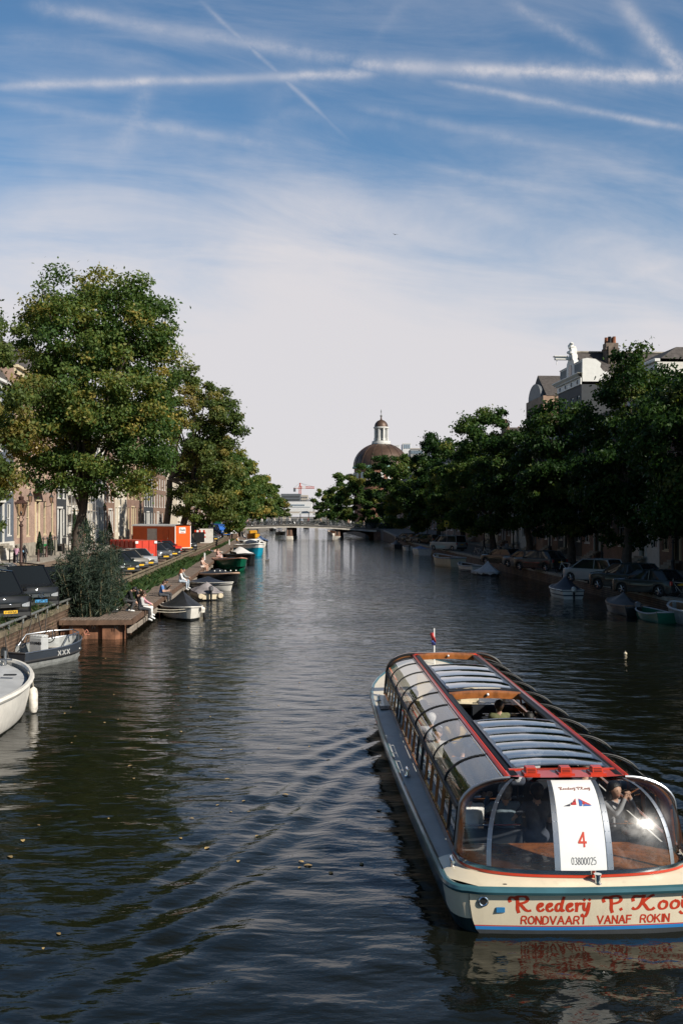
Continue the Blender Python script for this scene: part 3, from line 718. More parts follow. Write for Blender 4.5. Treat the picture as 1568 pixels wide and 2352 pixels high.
# red roof vents
for x in (-.50, -.02, .42):
    v_ = MB(); v_.loft([[(x - .11, .92, RZ + .05), (x + .11, .92, RZ + .05), (x + .11, 1.16, RZ + .05), (x - .11, 1.16, RZ + .05)],
                        [(x - .11, .92, RZ + .08), (x + .11, .92, RZ + .08), (x + .11, 1.16, RZ + .08), (x - .11, 1.16, RZ + .08)],
                        [(x - .075, .95, RZ + .085), (x + .075, .95, RZ + .085), (x + .08, 1.14, RZ + .085), (x - .08, 1.14, RZ + .085)],
                        [(x - .065, 1.0, RZ + .145), (x + .065, 1.0, RZ + .145), (x + .07, 1.12, RZ + .15), (x - .07, 1.12, RZ + .15)]], close=True, cap0=True, cap1=True)
    vo = v_.build('roof_vent', m_red, TB)
    s_ = MB()
    for i in range(3): s_.box((x, .953 + i * .015, RZ + .097 + i * .016), (.11, .008, .006))
    s_.build('louvre', m_black, vo)
# chrome stern light, cleats, scuppers
b = MB(); b.lathe([(.055, 0), (.055, .03), (.04, .035), (.04, .13), (.05, .135), (.05, .15)], (.14, -.015, .63), 12); b.build('stern_lamp', m_chrome, TB)
for l, sg in ((.62, -1), (5.6, -1), (13.0, -1), (5.6, 1)):
    x = sg * (tb_half(l) - .14); z = tb_sheer(l) + .05
    b = MB(); b.box((x, l, z + .01), (.10, .2, .02), bev=.008); b.tube([(x, l, z), (x, l + .01, z + .1)], [.035, .028], 8)
    b.tube([(x, l - .12, z + .13), (x, l - .05, z + .12), (x, l + .05, z + .12), (x, l + .12, z + .13)], [.02, .034, .034, .02], 8); b.build('cleat', m_chrome, TB)
b = MB(); b.ball((-1.05, .02, .652), .05, 10, (1, .6, .15)); b.build('fairlead', m_black, TB)
q = transom_pt(-1.34, .45); b = MB(); b.ring((q[0], q[1] - .005, q[2]), .055, .014, 'y', 14); b.build('porthole', m_chrome, TB)
b = MB(); b.lathe([(.05, -.004), (.05, .004)], (0, 0, 0), 14); b.M = None
o = b.build('porthole_cover', m_black, TB); o.location = (q[0], q[1] - .006, q[2]); o.rotation_euler = (R(90), 0, 0)
q = transom_pt(-1.12, .34); b = MB(); b.box((q[0], q[1] - .008, q[2]), (.115, .012, .07), bev=.004); b.build('registration_plate', mat('blue_enamel', (.03, .16, .34), .3), TB)
# ---------------------------------------------------------------- lettering as drawn strokes
GLY = {'A': [[(0,0),(.35,1),(.7,0)],[(.14,.36),(.56,.36)]], 'B': [[(0,0),(0,1),(.38,1),(.55,.88),(.55,.65),(.38,.53),(0,.53)],[(.38,.53),(.6,.4),(.6,.13),(.4,0),(0,0)]],
 'D': [[(0,0),(0,1),(.33,1),(.6,.78),(.6,.22),(.33,0),(0,0)]], 'E': [[(.52,0),(0,0),(0,1),(.52,1)],[(0,.53),(.45,.53)]], 'F': [[(0,0),(0,1),(.52,1)],[(0,.53),(.43,.53)]],
 'G': [[(.6,.8),(.42,1),(.2,1),(0,.75),(0,.25),(.2,0),(.42,0),(.6,.2),(.6,.45),(.36,.45)]], 'I': [[(0.05,0),(0.05,1)]], 'K': [[(0,0),(0,1)],[(.56,1),(.02,.42)],[(.2,.6),(.6,0)]],
 'L': [[(0,1),(0,0),(.5,0)]], 'M': [[(0,0),(0,1),(.37,.2),(.74,1),(.74,0)]], 'N': [[(0,0),(0,1),(.58,0),(.58,1)]],
 'O': [[(.33,1),(.1,.88),(0,.6),(0,.4),(.1,.12),(.33,0),(.56,.12),(.66,.4),(.66,.6),(.56,.88),(.33,1)]],
 'R': [[(0,0),(0,1),(.4,1),(.58,.88),(.58,.62),(.4,.48),(0,.48)],[(.36,.48),(.6,0)]], 'S': [[(.56,.82),(.4,1),(.15,1),(0,.82),(.06,.62),(.5,.42),(.58,.2),(.42,0),(.16,0),(0,.18)]],
 'T': [[(.3,0),(.3,1)],[(0,1),(.6,1)]], 'V': [[(0,1),(.34,0),(.68,1)]], 'X': [[(0,0),(.6,1)],[(0,1),(.6,0)]], '-': [[(.05,.48),(.35,.48)]], 'H': [[(0,0),(0,1)],[(.58,0),(.58,1)],[(0,.52),(.58,.52)]], 'Z': [[(0,1),(.56,1),(0,0),(.56,0)]], 'P': [[(0,0),(0,1),(.4,1),(.58,.88),(.58,.62),(.4,.48),(0,.48)]],
 '0': [[(.28,1),(.06,.85),(0,.5),(.06,.15),(.28,0),(.5,.15),(.56,.5),(.5,.85),(.28,1)]], '2': [[(.02,.78),(.14,.97),(.38,1),(.54,.82),(.5,.6),(0,0),(.56,0)]],
 '3': [[(.02,.9),(.25,1),(.5,.9),(.52,.66),(.28,.53),(.52,.4),(.54,.15),(.3,0),(.0,.1)]], '4': [[(.42,0),(.42,1),(0,.28),(.58,.28)]], '5': [[(.5,1),(.08,1),(.04,.55),(.3,.64),(.52,.5),(.54,.2),(.34,0),(.02,.08)]],
 '6': [[(.48,.95),(.3,1),(.1,.8),(0,.4),(.1,.08),(.3,0),(.5,.12),(.52,.42),(.32,.58),(.08,.45)]], '8': [[(.28,.54),(.06,.68),(.06,.88),(.28,1),(.5,.88),(.5,.68),(.28,.54),(.02,.38),(.02,.14),(.28,0),(.54,.14),(.54,.38),(.28,.54)]],
 '9': [[(.06,.05),(.25,0),(.46,.2),(.56,.6),(.46,.92),(.26,1),(.05,.88),(.04,.58),(.24,.42),(.48,.55)]], '1': [[(.05,.8),(.3,1),(.3,0)]], '7': [[(0,1),(.55,1),(.2,0)]],
 'e': [[(.03,.3),(.44,.3),(.4,.52),(.23,.6),(.06,.48),(.0,.26),(.08,.05),(.25,-.02),(.46,.1)]], 'o': [[(.24,.6),(.06,.5),(0,.3),(.06,.08),(.24,0),(.42,.08),(.48,.3),(.42,.5),(.24,.6)]],
 'l': [[(.05,0),(.05,1)]], 's': [[(.36,.5),(.2,.6),(.04,.48),(.1,.34),(.32,.24),(.36,.1),(.2,0),(0,.1)]]}
def smoothline(p, n=3):
    for _ in range(n):
        q = [p[0]]
        for a, b_ in zip(p, p[1:]): q += [(a[0]*.75+b_[0]*.25, a[1]*.75+b_[1]*.25), (a[0]*.25+b_[0]*.75, a[1]*.25+b_[1]*.75)]
        p = q + [p[-1]]
    return p
# script capitals and letters, flowing
SCR = {'R': [[(-.30,.66),(-.36,.82),(-.26,.98),(-.05,.92),(.02,.84)],[(.06,1.0),(.12,.5),(.10,.16),(.18,-.10)],[(-.05,.93),(.25,1.06),(.56,1.02),(.66,.78),(.48,.58),(.12,.5),(.3,.42),(.5,.1),(.68,-.02),(.8,.02)]],
 'P': [[(-.30,.66),(-.36,.82),(-.26,.98),(-.05,.92)],[(.06,1.0),(.12,.5),(.10,.16),(.18,-.10)],[(-.05,.93),(.25,1.06),(.56,1.02),(.66,.76),(.46,.55),(.12,.5)]],
 'K': [[(-.34,.66),(-.38,.84),(-.24,1.0),(.0,.94),(.16,.96),(.30,.98)],[(.24,.98),(.16,.55),(-.02,.12),(-.24,.02),(-.34,.12)],[(.78,1.02),(.62,.94),(.16,.52),(.34,.30),(.52,-.04),(.74,-.02),(.84,.08)]],
 'e': [[(.02,.28),(.30,.34),(.42,.50),(.28,.60),(.08,.46),(.02,.2),(.16,.0),(.34,.02),(.48,.14)]],
 'd': [[(.42,.46),(.28,.6),(.08,.48),(.0,.2),(.12,.0),(.3,.06),(.42,.26)],[(.58,1.0),(.46,.5),(.42,.16),(.5,.0),(.62,.08)]],
 'r': [[(.02,.58),(.08,.3),(.06,.0)],[(.07,.3),(.2,.56),(.36,.58),(.40,.5)]],
 'y': [[(.0,.58),(-.02,.2),(.1,.02),(.26,.14),(.38,.58)],[(.38,.58),(.34,.1),(.2,-.34),(.0,-.40),(-.12,-.24)],[(-.01,.80),(.03,.84)],[(.38,.80),(.42,.84)]],
 'o': [[(.26,.6),(.08,.5),(0,.26),(.08,.04),(.24,0),(.42,.1),(.48,.34),(.42,.54),(.26,.6),(.3,.5),(.44,.5)]], '.': [[(.0,.02),(.05,.05)]]}
def ribbon(b, pts, w, fn, z, slant=0):
    P_ = [Vector((x, y, 0)) for x, y in pts]; L_ = []
    for i, p_ in enumerate(P_):
        d = (P_[min(i + 1, len(P_) - 1)] - P_[max(i - 1, 0)]).normalized(); nn = Vector((-d.y, d.x, 0)) * w / 2
        e = d * w * .35 * (-1 if i == 0 else (1 if i == len(P_) - 1 else 0))
        if slant: nn = Vector((nn.x, nn.y, 0)) * (1 + slant * abs(d.y) - slant * .35)
        L_.append([fn(p_.x + e.x + nn.x, p_.y + e.y + nn.y, z), fn(p_.x + e.x - nn.x, p_.y + e.y - nn.y, z)])
    b.loft(L_)
def word(b, text, x0, y0, hgt, w, fn, gly=GLY, sp=.22, width=None, sm=1, slant=0, wsc=1.0):
    adv = {}
    def wd(c):
        if c == ' ': return .45
        xs = [p[0] for s_ in gly[c] for p in s_]; return max(xs)
    tot = sum(wd(c) + sp for c in text) - sp
    k = hgt * wsc; kx = (width / tot) if width else k; x = x0; z = 0
    for c in text:
        if c != ' ':
            for s_ in gly[c]:
                pts = [(x + px * kx, y0 + py * hgt) for px, py in s_]
                if len(pts) > 2 and (gly is not GLY or c in 'OSGCDBRPUJ0235689eos'): ribbon(b, smoothline(pts, sm), w, fn, .0018 + .0004 * (z % 5), slant); z += 1
                else:
                    for p_, q_ in zip(pts, pts[1:]): ribbon(b, [p_, q_], w, fn, .0018 + .0004 * (z % 5), slant); z += 1
        x += (wd(c) + sp) * kx
    return x
fn_tr = lambda x, y, z: transom_pt(x, y, z)
b = MB()
word(b, 'R', -.93, .330, .19, .034, fn_tr, SCR, .12, sm=3, slant=.5, wsc=1.25)
word(b, 'eedery', -.655, .325, .19, .030, fn_tr, SCR, .2, sm=3, slant=.5, width=.67)
word(b, 'P', .27, .325, .19, .034, fn_tr, SCR, .12, sm=3, slant=.5, wsc=1.25); word(b, '.', .42, .335, .21, .04, fn_tr, SCR)
word(b, 'K', .66, .33, .19, .034, fn_tr, SCR, .12, sm=3, slant=.5, wsc=1.25); word(b, 'ooy', .92, .325, .19, .030, fn_tr, SCR, .2, sm=3, slant=.5, width=.42)
b.build('lettering', m_redl, TB, smooth=False)
b = MB()
for w_, x_, l_ in (('RONDVAART', -.85, .83), ('VANAF', .125, .44), ('ROKIN', .69, .38)): b = MB(); word(b, w_, x_, .15, .105, .021, fn_tr, width=l_); b.build('lettering', m_redl, TB, smooth=False)
def fn_p(x, y, z): return stern_pt(x / .33 * TP, y / 1.25, z + .006)     # metres across and up the white panel
b = MB(); word(b, '4', -.045, .24, .14, .024, fn_p, width=.09); b.build('lettering', m_redl, pan, smooth=False)
b = MB(); word(b, '03800025', -.155, .07, .065, .006, fn_p, width=.31); b.build('registration_number', mat('grey_print', (.12, .12, .13), .5), pan, smooth=False)
b = MB(); word(b, 'Reedery P.Kooy', -.20, 1.0, .055, .008, fn_p, {**SCR, ' ': []}, .2, width=.42, sm=2); b.build('panel_script', mat('script_print', (.30, .12, .09), .5), pan, smooth=False)
def fnp(vs, off=.011): return [stern_pt(x * TP, y, off) for x, y in vs]
def flagpart(nm, rgb, polys):
    b = MB()
    for poly in polys: b.add(fnp(poly), [tuple(range(len(poly)))])
    b.build(nm, mat(nm + '_print', rgb, .5, var=0), pan, smooth=False)
flagpart('pennant_red', (.45, .03, .03), [[(-.30,.585),(-.06,.67),(-.06,.585)], [(.06,.67),(.22,.64),(.55,.585),(.22,.59)]])
flagpart('pennant_dark', (.03, .03, .05), [[(-.60,.57),(-.32,.57),(-.32,.60)], [(-.28,.60),(-.22,.60),(-.22,.615),(-.28,.615)], [(-.16,.62),(-.10,.62),(-.10,.635),(-.16,.635)]])
flagpart('pennant_blue', (.03, .12, .38), [[(.06,.66),(.20,.63),(.16,.57),(.06,.57)], [(.18,.57),(.58,.57),(.30,.60)]])
# interior
b = MB(); b.box((0, 7.2, .08), (2.9, 12.4, .05)); b.build('cabin_floor', m_floor, TB)
b = MB(); b.grid(lambda u, v: (lambda p: (p.x * .97, p.y + .05 + v * (1.35 - p.y) , .735))(base_pt((u * 2 - 1) * .97)), 24, 3); b.box((0, 1.38, .70), (2.6, .04, .08)); b.build('stern_shelf', m_wood, TB)
for i in range(8):
    for sg in (-1, 1):
        l = 2.2 + i * 1.42
        s_ = MB(); s_.box((sg * .92, l, .42), (1.0, .42, .1), bev=.03); s_.box((sg * .92, l - .24, .60), (1.0, .09, .36), bev=.03); so_ = s_.build('bench', m_seat, TB)
        s_ = MB(); s_.tube([(sg * .45, l - .24, .83), (sg * 1.4, l - .24, .83)], .014, 6); s_.build('grab_rail', m_chrome, so_)
        if i % 2 == 0 or True:
            s_ = MB(); s_.box((sg * 1.02, l + .5, .66), (.75, .34, .03), bev=.01); s_.box((sg * 1.1, l + .5, .38), (.08, .08, .54)); s_.build('table', m_wood, TB)
b = MB(); b.box((0, 13.3, .95), (1.5, .06, .75)); b.box((0.5, 12.9, .8), (.5, .4, .5), bev=.04); b.build('helm_console', m_cream, TB)
b = MB(); b.tube([(.2, 17.3, 1.0), (.2, 17.35, 2.05)], .02, 6); b.build('flagstaff', m_white, TB)
fl = thing('flag', 'red ensign with blue and white corner on the tour boat bow staff', 'flag', (BOAT_P.x - math.sin(BOAT_A) * 17.3 - .1, BOAT_P.y + 17.3, 1.5), BOAT_A)
b = MB(); b.grid(lambda u, v: (.21 + .03 * math.sin(v * 5) + u * .10, .06 * math.sin(u * 4 + v * 3), .05 + v * .38), 6, 8); b.build('fly', mat('flag_red', (.38, .03, .03), .8), fl)
b = MB(); b.grid(lambda u, v: (.208 + .03 * math.sin(v * 5) + u * .10, .06 * math.sin(u * 4 + v * 3) - .012, .06 + v * .14), 4, 4); b.build('hoist_stripe', mat('flag_blue', (.04, .07, .3), .8), fl)
def TBW(x, l, z): c_, s_ = math.cos(BOAT_A), math.sin(BOAT_A); return Vector((BOAT_P.x + x * c_ - l * s_, BOAT_P.y + x * s_ + l * c_, z))
# passengers: they look towards the bow (rz 0) unless turned
PAX = [(-1.18, 2.2, 0, 'woman in loose white shirt seated at the left rear corner window of the tour boat', dict(top=(.75,.74,.72), legs=(.08,.09,.12), hair='dark', style='bun')),
 (-.62, 2.28, 0, 'grey haired man in slate blue shirt seated with his back to the tour boat stern', dict(top=(.16,.21,.25), hair='grey', legs=(.05,.05,.06), hands=((-.2,.36,.45),(.15,.3,.15)))),
 (.50, 2.2, .2, 'blond passenger in pale top in sun glare beside the white stern panel', dict(top=(.7,.62,.55), hair='blond', legs=(.1,.1,.12), style='pony', sleeves='short')),
 (1.05, 2.25, -2.7, 'passenger in black and white patterned blouse with hands raised at right stern window', dict(top=(.34,.34,.36), hair='dark', style='long', legs=(.04,.04,.05), hands=((-.06,.28,.58),(.06,.28,.58)))),
 (-1.1, 3.62, 0, 'man in navy polo shirt under the first side roof pane of the tour boat', dict(top=(.03,.04,.07), hair='dark', sleeves='short')),
 (-1.08, 5.04, 0, 'dark haired man in white tee shirt under third roof pane of the tour boat', dict(top=(.72,.72,.72), hair='dark', sleeves='short')),
 (-.62, 5.0, .3, 'man in grey tee shirt beside the white shirted man in the tour boat', dict(top=(.3,.31,.33), hair='brown', sleeves='short')),
 (-1.1, 6.46, 2.9, 'man in pale grey tee shirt facing the stern, fourth side pane of the tour boat', dict(top=(.52,.52,.5), hair='brown', sleeves='short', head=(.2,.2))),
 (-1.05, 7.9, 0, 'white haired passenger in blue top further forward in the tour boat', dict(top=(.35,.40,.48), hair='white')),
 (-1.05, 9.3, 0, 'blond passenger in cream top near the front left panes of the tour boat', dict(top=(.6,.5,.42), hair='blond', style='long')),
 (-.42, 6.3, 2.5, 'grey haired man in dark blue polo seen through the open roof hatch', dict(top=(.05,.07,.10), hair='grey', sleeves='short', head=(.1,-.9))),
 (.22, 5.55, .1, 'blond child in striped top seen through the open roof hatch', dict(top=(.5,.5,.52), hair='blond', style='short', sc=.85)),
 (.56, 5.75, .5, 'woman with sandy hair and grey tee shirt seen through the open roof hatch', dict(top=(.45,.45,.46), hair='blond', style='pony', sleeves='short')),
 (.95, 3.62, 0, 'dark clothed passenger on the right behind the white stern panel', dict(top=(.03,.03,.04), hair='brown')),
 (-.15, 2.25, .1, 'man in dark shirt with arm out beside the grey haired man at the stern window', dict(top=(.05,.06,.08), hair='dark', sleeves='short', hands=((-.42,.2,.42),(.15,.3,.15)))),
 (-.5, 3.6, 2.9, 'man in black tee shirt turned to the stern under the first roof panel', dict(top=(.02,.02,.025), hair='dark', sleeves='short', head=(.1,.3))),
 (-.55, 7.85, 0, 'passenger in mustard top near the roof hatch, left of the aisle', dict(top=(.4,.26,.07), hair='brown', style='long')),
 (-.5, 9.25, 0, 'passenger in navy jacket beside the cream topped blond passenger', dict(top=(.03,.04,.09), hair='grey')),
 (-1.1, 10.7, 0, 'passenger in coral shirt in the front left row of the tour boat', dict(top=(.55,.2,.14), hair='dark')),
 (.95, 7.85, 0, 'passenger in light shirt on the right beyond the open hatch', dict(top=(.6,.6,.58), hair='dark')),
 (.6, 9.25, 0, 'passenger in olive shirt on the right under the far roof panel', dict(top=(.16,.17,.08), hair='brown'))]
for x, l, rz, lab, kw in PAX:
    kw.setdefault('legs', (.06, .07, .1))
    person(lab, TBW(x, l, .47), BOAT_A + rz, 'sit', group='passengers on the tour boat', h=.024, lean=-.05, **kw)
hb = thing('handbag', 'cream handbag on the table at the right stern window of the tour boat', 'handbag', TBW(1.12, 1.62, .745), .2)
b = MB(); b.box((0, 0, .09), (.34, .16, .17), bev=.05); b.build('bag_body', mat('cream_leather', (.62, .52, .38), .5), hb)
b = MB(); b.ring((0, 0, .17), .09, .012, 'y', 12, 6, 0, math.pi); b.build('handle', mat('cream_leather', (.62, .52, .38), .5), hb)
# ================================================================== moored boats
def ease(a): return a * a * (3 - 2 * a)
class Hull:
    """small boat: local +y is the bow, origin at the waterline amidships"""
    def __init__(s, L, B, z=.55, zb=.75, zs=.55, tr=.8, full=2.2, rake=.25, draft=.3, flare=.1):
        s.L, s.B, s.z, s.zb, s.zs, s.tr, s.full, s.rake, s.draft, s.flare = L, B, z, zb, zs, tr, full, rake, draft, flare
    def half(s, t):
        st = s.tr + (1 - s.tr) * ease(min(1, t / .45)); bw = 1 if t < .42 else max(0, 1 - ((t - .42) / .58) ** s.full) ** .72
        return s.B / 2 * st * bw
    def sheer(s, t):
        return s.z + (s.zb - s.z) * max(0, (t - .35) / .65) ** 2 + (s.zs - s.z) * max(0, (.35 - t) / .35) ** 2
    def pt(s, t, q, sg, inset=0.0):       # q 0 keel .. 1 gunwale
        w = max(0, s.half(t) - inset); zt = s.sheer(t)
        prof = [(0, -s.draft), (.5, -s.draft * .8), (.82 - s.flare * .5, -s.draft * .2), (.92 - s.flare * .4, .12 * zt), (.97 - s.flare * .15, .55 * zt), (1, zt)]
        k = q * 5; i = min(4, int(k)); f = k - i; a = prof[i]; b_ = prof[i + 1]
        x = (a[0] + (b_[0] - a[0]) * f) * w; z = a[1] + (b_[1] - a[1]) * f
        if t > .6: z = z if z > -s.draft * .9 * (1 - ((t - .6) / .4) ** 2 * .6) else -s.draft * .9 * (1 - ((t - .6) / .4) ** 2 * .6)
        y = (t - .5) * s.L + s.rake * (z - zt) * max(0, (t - .55) / .45) ** 2
        return (sg * x, y, z)
    ts = [0, .04, .1, .18, .27, .36, .45, .54, .62, .70, .77, .83, .88, .92, .955, .98, 1]
    def shell(s, parent, m, name='hull', stripe=None):
        b = MB()
        for sg in (-1, 1): b.loft([[s.pt(t, q / 10, sg) for q in range(11)] for t in s.ts])
        b.loft([[s.pt(0, q / 10, -1) for q in range(11)], [s.pt(0, q / 10, 1) for q in range(11)]])
        return b.build(name, m, parent)
    def inner(s, parent, m, floor=.1, inset=.07):
        b = MB()
        for sg in (-1, 1): b.loft([[(p[0], p[1], max(p[2], floor)) for p in [s.pt(min(t, .97), .35 + q / 6 * .65, sg, inset) for q in range(7)]] for t in s.ts])
        b.loft([[(sg * max(0, s.half(min(t, .97)) - inset), (min(t, .97) - .5) * s.L, floor) for sg in (-1, 0, 1)] for t in s.ts])
        b.loft([[(p[0], p[1] + inset, max(p[2], floor)) for p in [s.pt(0, .35 + q / 6 * .65, sg, inset) for q in range(7)]] for sg in (-1, 1)])
        return b.build('interior', m, parent)
    def gunwale(s, parent, m, r=.045, name='gunwale', dz=0, out=0, q=1):
        L_ = [s.pt(t, q, -1) for t in s.ts] + [s.pt(t, q, 1) for t in reversed(s.ts)]
        L_ = [(p[0] + math.copysign(out, p[0]), p[1], p[2] + dz) for p in L_]; b = MB(); b.tube(L_ + [L_[0]], r, 6, cap=False); return b.build(name, m, parent)
    def band(s, parent, m, q0, q1, name='stripe', off=.006):
        b = MB(); f = lambda p: (p[0] + math.copysign(off, p[0]) if abs(p[0]) > 1e-6 else 0, p[1] + (off if p[1] > s.L * .35 else 0), p[2])
        for sg in (-1, 1): b.loft([[f(s.pt(t, q0 + (q1 - q0) * k / 3, sg)) for k in range(4)] for t in s.ts])
        b.loft([[(lambda p: (p[0], p[1] - off, p[2]))(s.pt(0, q0 + (q1 - q0) * k / 3, sg)) for k in range(4)] for sg in (-1, 1)])
        return b.build(name, m, parent)
    def cover(s, parent, m, peak=.5, tp=.45, lip=.12, t0=0, t1=1, ridge=1.25, folds=.02, name='cover', out=.03, sag=.25):
        b = MB(); N = 28; secs = []
        for i in range(N + 1):
            t = t0 + (t1 - t0) * i / N; w = s.half(min(t, .995)) + out; z = s.sheer(t)
            a = (t - t0) / max(.01, (tp - t0)) if t < tp else (t1 - t) / max(.01, (t1 - tp)); a = max(0, min(1, a)); h = peak * a ** (1 + sag)
            row = []
            y = (t - .5) * s.L + (out if t > .98 else (-out if t < .02 else 0))
            for j in range(-8, 9):
                k = j / 8; f = folds * math.sin(9 * k + 17 * t) * (1 - a * .5) + folds * .8 * math.sin(31 * t + 3 * k) * abs(k)
                row.append((w * k, y, z + .02 + h * (1 - abs(k)) ** ridge + f * (1 - abs(k)) ** .3 * .8))
            lp = lip * (1 + .4 * math.sin(t * 23) + .3 * math.sin(t * 51))
            secs.append([(-w - .012, y, z - lp)] + row + [(w + .012, y, z - lp)])
        b.loft(secs)
        for e in (0, -1):
            r = secs[e]; bot = [(p[0], p[1] + (-.012 if e == 0 else .012), s.sheer(t0 if e == 0 else t1) - lip) for p in r[1:-1]]
            b.loft([r[1:-1], bot])
        return b.build(name, m, parent)
def boat(label, loc, heading, hull, name='moored_boat', cat='boat', group='boats moored along the canal'):
    r = thing(name, label, cat, loc, heading, group); r.rotation_euler.x = 0; return r
def outboard(parent, y, z, m, ms):
    b = MB(); b.box((0, y - .18, z + .28), (.26, .38, .36), bev=.08); o = b.build('outboard_motor', m, parent)
    b = MB(); b.box((0, y - .18, z - .1), (.12, .16, .5), bev=.03); b.box((0, y - .2, z - .42), (.08, .28, .2), bev=.03); b.build('motor_leg', ms, o)
    return o
def fender(parent, x, y, ztop, m, n=3, r=.09, L=.5):
    for i in range(n):
        b = MB(); b.lathe([(.02, 0), (r * .8, -.06), (r, -.15), (r, -L + .12), (r * .7, -L + .03), (.02, -L)], (x(i) if callable(x) else x, y(i), ztop), 10); b.build('fender', m, parent)
def wheel(parent, c, r, m, tilt=.5):
    b = MB(); b.ring((0, 0, 0), r, .018, 'y', 18, 6)
    for k in range(3): a = 2 * math.pi * k / 3; b.tube([(0, 0, 0), (r * math.cos(a), 0, r * math.sin(a))], .012, 5)
    o = b.build('steering_wheel', m, parent); o.location = c; o.rotation_euler = (tilt, 0, 0); return o
def thwarts(parent, hull, m, ts=(.3, .6), z=.38):
    for t_ in ts: b = MB(); b.box((0, (t_ - .5) * hull.L, z), (2 * hull.half(t_) - .1, .28, .05), bev=.01); b.build('thwart', m, parent)
def rope(label, pts, m, r=.012, sag=.15, name='mooring_rope'):
    p0, p1 = Vector(pts[0]), Vector(pts[-1]); n = 10
    L_ = [p0.lerp(p1, i / n) - p0 - Vector((0, 0, sag * 4 * (i / n) * (1 - i / n))) for i in range(n + 1)]
    b = MB(); b.tube(L_, r, 5); o = b.build(name, m); o.location = p0; tag(o, label, 'rope', 'mooring ropes'); return o
bw = lambda n, c, r=.4, **k: mat(n, c, r, **k)
m_bwhite = bw('boat_white', (.72, .69, .63), .4, var=.08, streaks=.25, vs=3); m_bgrey = bw('bare_aluminium_hull', (.30, .31, .30), .5, metal=.25, var=.25, vs=3, streaks=.4)
m_bnavy = bw('slate_blue_paint', (.035, .043, .056), .4, var=.1); m_bblack = bw('black_boat_paint', (.018, .02, .022), .3, var=.25)
m_bgreen = bw('bottle_green_paint', (.006, .11, .06), .28, var=.1, coat=.3); m_bcyan = bw('turquoise_paint', (.01, .30, .46), .35, var=.1); m_bcream = bw('cream_boat_paint', (.62, .53, .38), .45, var=.08)
m_tarpb = bw('black_tarpaulin', (.022, .023, .026), .55, var=.3, bump=.4, bs=8); m_tarpn = bw('navy_tarpaulin', (.025, .032, .05), .6, var=.2, bump=.4, bs=8)
m_tarpg = bw('mauve_grey_tarpaulin', (.27, .245, .25), .75, var=.15, bump=.5, bs=7); m_tarpw = bw('white_tarpaulin', (.70, .68, .66), .7, var=.08, bump=.4, bs=7)
m_tarpl = bw('pale_grey_tarpaulin', (.40, .43, .45), .7, var=.12, bump=.4, bs=7); m_tarpbl = bw('blue_tarpaulin', (.10, .16, .32), .6, var=.2, bump=.4, bs=7)
m_teak = bw('teak', (.22, .12, .06), .6, var=.3, vs=8); m_rope = bw('rope', (.42, .38, .31), .9, var=.2); m_ropeb = bw('dark_rope', (.05, .045, .04), .9)
m_rub = bw('rubber', (.02, .02, .022), .7); m_fend = bw('white_fender_plastic', (.66, .62, .55), .5, var=.3, vs=6); m_wgrey = bw('pale_deck', (.42, .43, .44), .6, var=.1); m_ltan = bw('rope_fender_tan', (.42, .28, .20), .9, var=.2, bump=.5)
m_orng = bw('yellow_boat_paint', (.62, .30, .02), .4)
def head(x, y): return math.atan2(-x, y)
GB = 'boats moored along the canal'
# ---- white launch in the lower left corner
h = Hull(7.2, 2.7, .95, 1.18, .9, .75, 2.6, .5, .45, .16)
bt = boat('large white launch with pale deck and hanging fender in the lower left corner', (-9.45, 26.6, 0), head(-.05, 1), h)
h.shell(bt, m_bwhite); h.gunwale(bt, m_bwhite, .075); h.band(bt, bw('waterline_dark', (.05, .055, .05), .6), .36, .52, 'waterline_band')
b = MB(); b.loft([[(sg * max(0, h.half(t) - .10), (t - .5) * h.L, h.sheer(t) - .12 + .05 * (1 - abs(sg))) for sg in (-1, -.5, 0, .5, 1)] for t in h.ts]); b.build('deck', m_wgrey, bt)
b = MB(); b.loft([[(s_ * (h.half(t) - .085), (t - .5) * h.L, h.sheer(t) - .11 + k * .12) for k in (0, 1)] for t in h.ts[6:-1] for s_ in (1,)]); b.build('inner_coaming', bw('coaming_dark', (.05, .07, .09), .5), bt)
b = MB(); b.box((.12, .85, .98), (.5, .62, .05), bev=.02); b.build('hatch', m_wgrey, bt)
b = MB(); b.box((.55, 1.75, 1.05), (.34, .14, .03), bev=.01); b.build('vent', m_black, bt)
b = MB(); b.box((-.1, .1, 1.0), (1.1, 1.0, .12), bev=.04); b.build('cabin_top', m_bwhite, bt)
wheel(bt, (-.15, -.2, 1.45), .27, m_chrome, .4)
b = MB(); b.tube([(-.15, -.2, 1.0), (-.15, -.2, 1.4)], .03, 6); b.box((.1, .3, 1.2), (.05, .05, .35)); b.build('column', m_chrome, bt)
b = MB(); b.tube([(0, 3.35, 1.1), (0, 3.35, 1.5)], .045, 8); b.tube([(-.2, 3.3, 1.25), (.2, 3.3, 1.25)], .03, 6); b.build('mooring_bitt', m_steel, bt)
b = MB(); b.tube([(-.5 + .25 * math.cos(k * .9) + k * .01, 2.2 + .3 * math.sin(k * .9), 1.0 + .002 * k) for k in range(40)], .016, 5); b.build('coiled_line', m_rope, bt)
fender(bt, h.half(.78) + .12, lambda i: 1.75, .72, m_fend, 1, .12, .72)
b = MB(); b.tube([(h.half(.78) - .02, 1.7, 1.14), (h.half(.78) + .1, 1.74, .9), (h.half(.78) + .12, 1.75, .70)], .012, 5); b.build('fender_line', m_rope, bt)
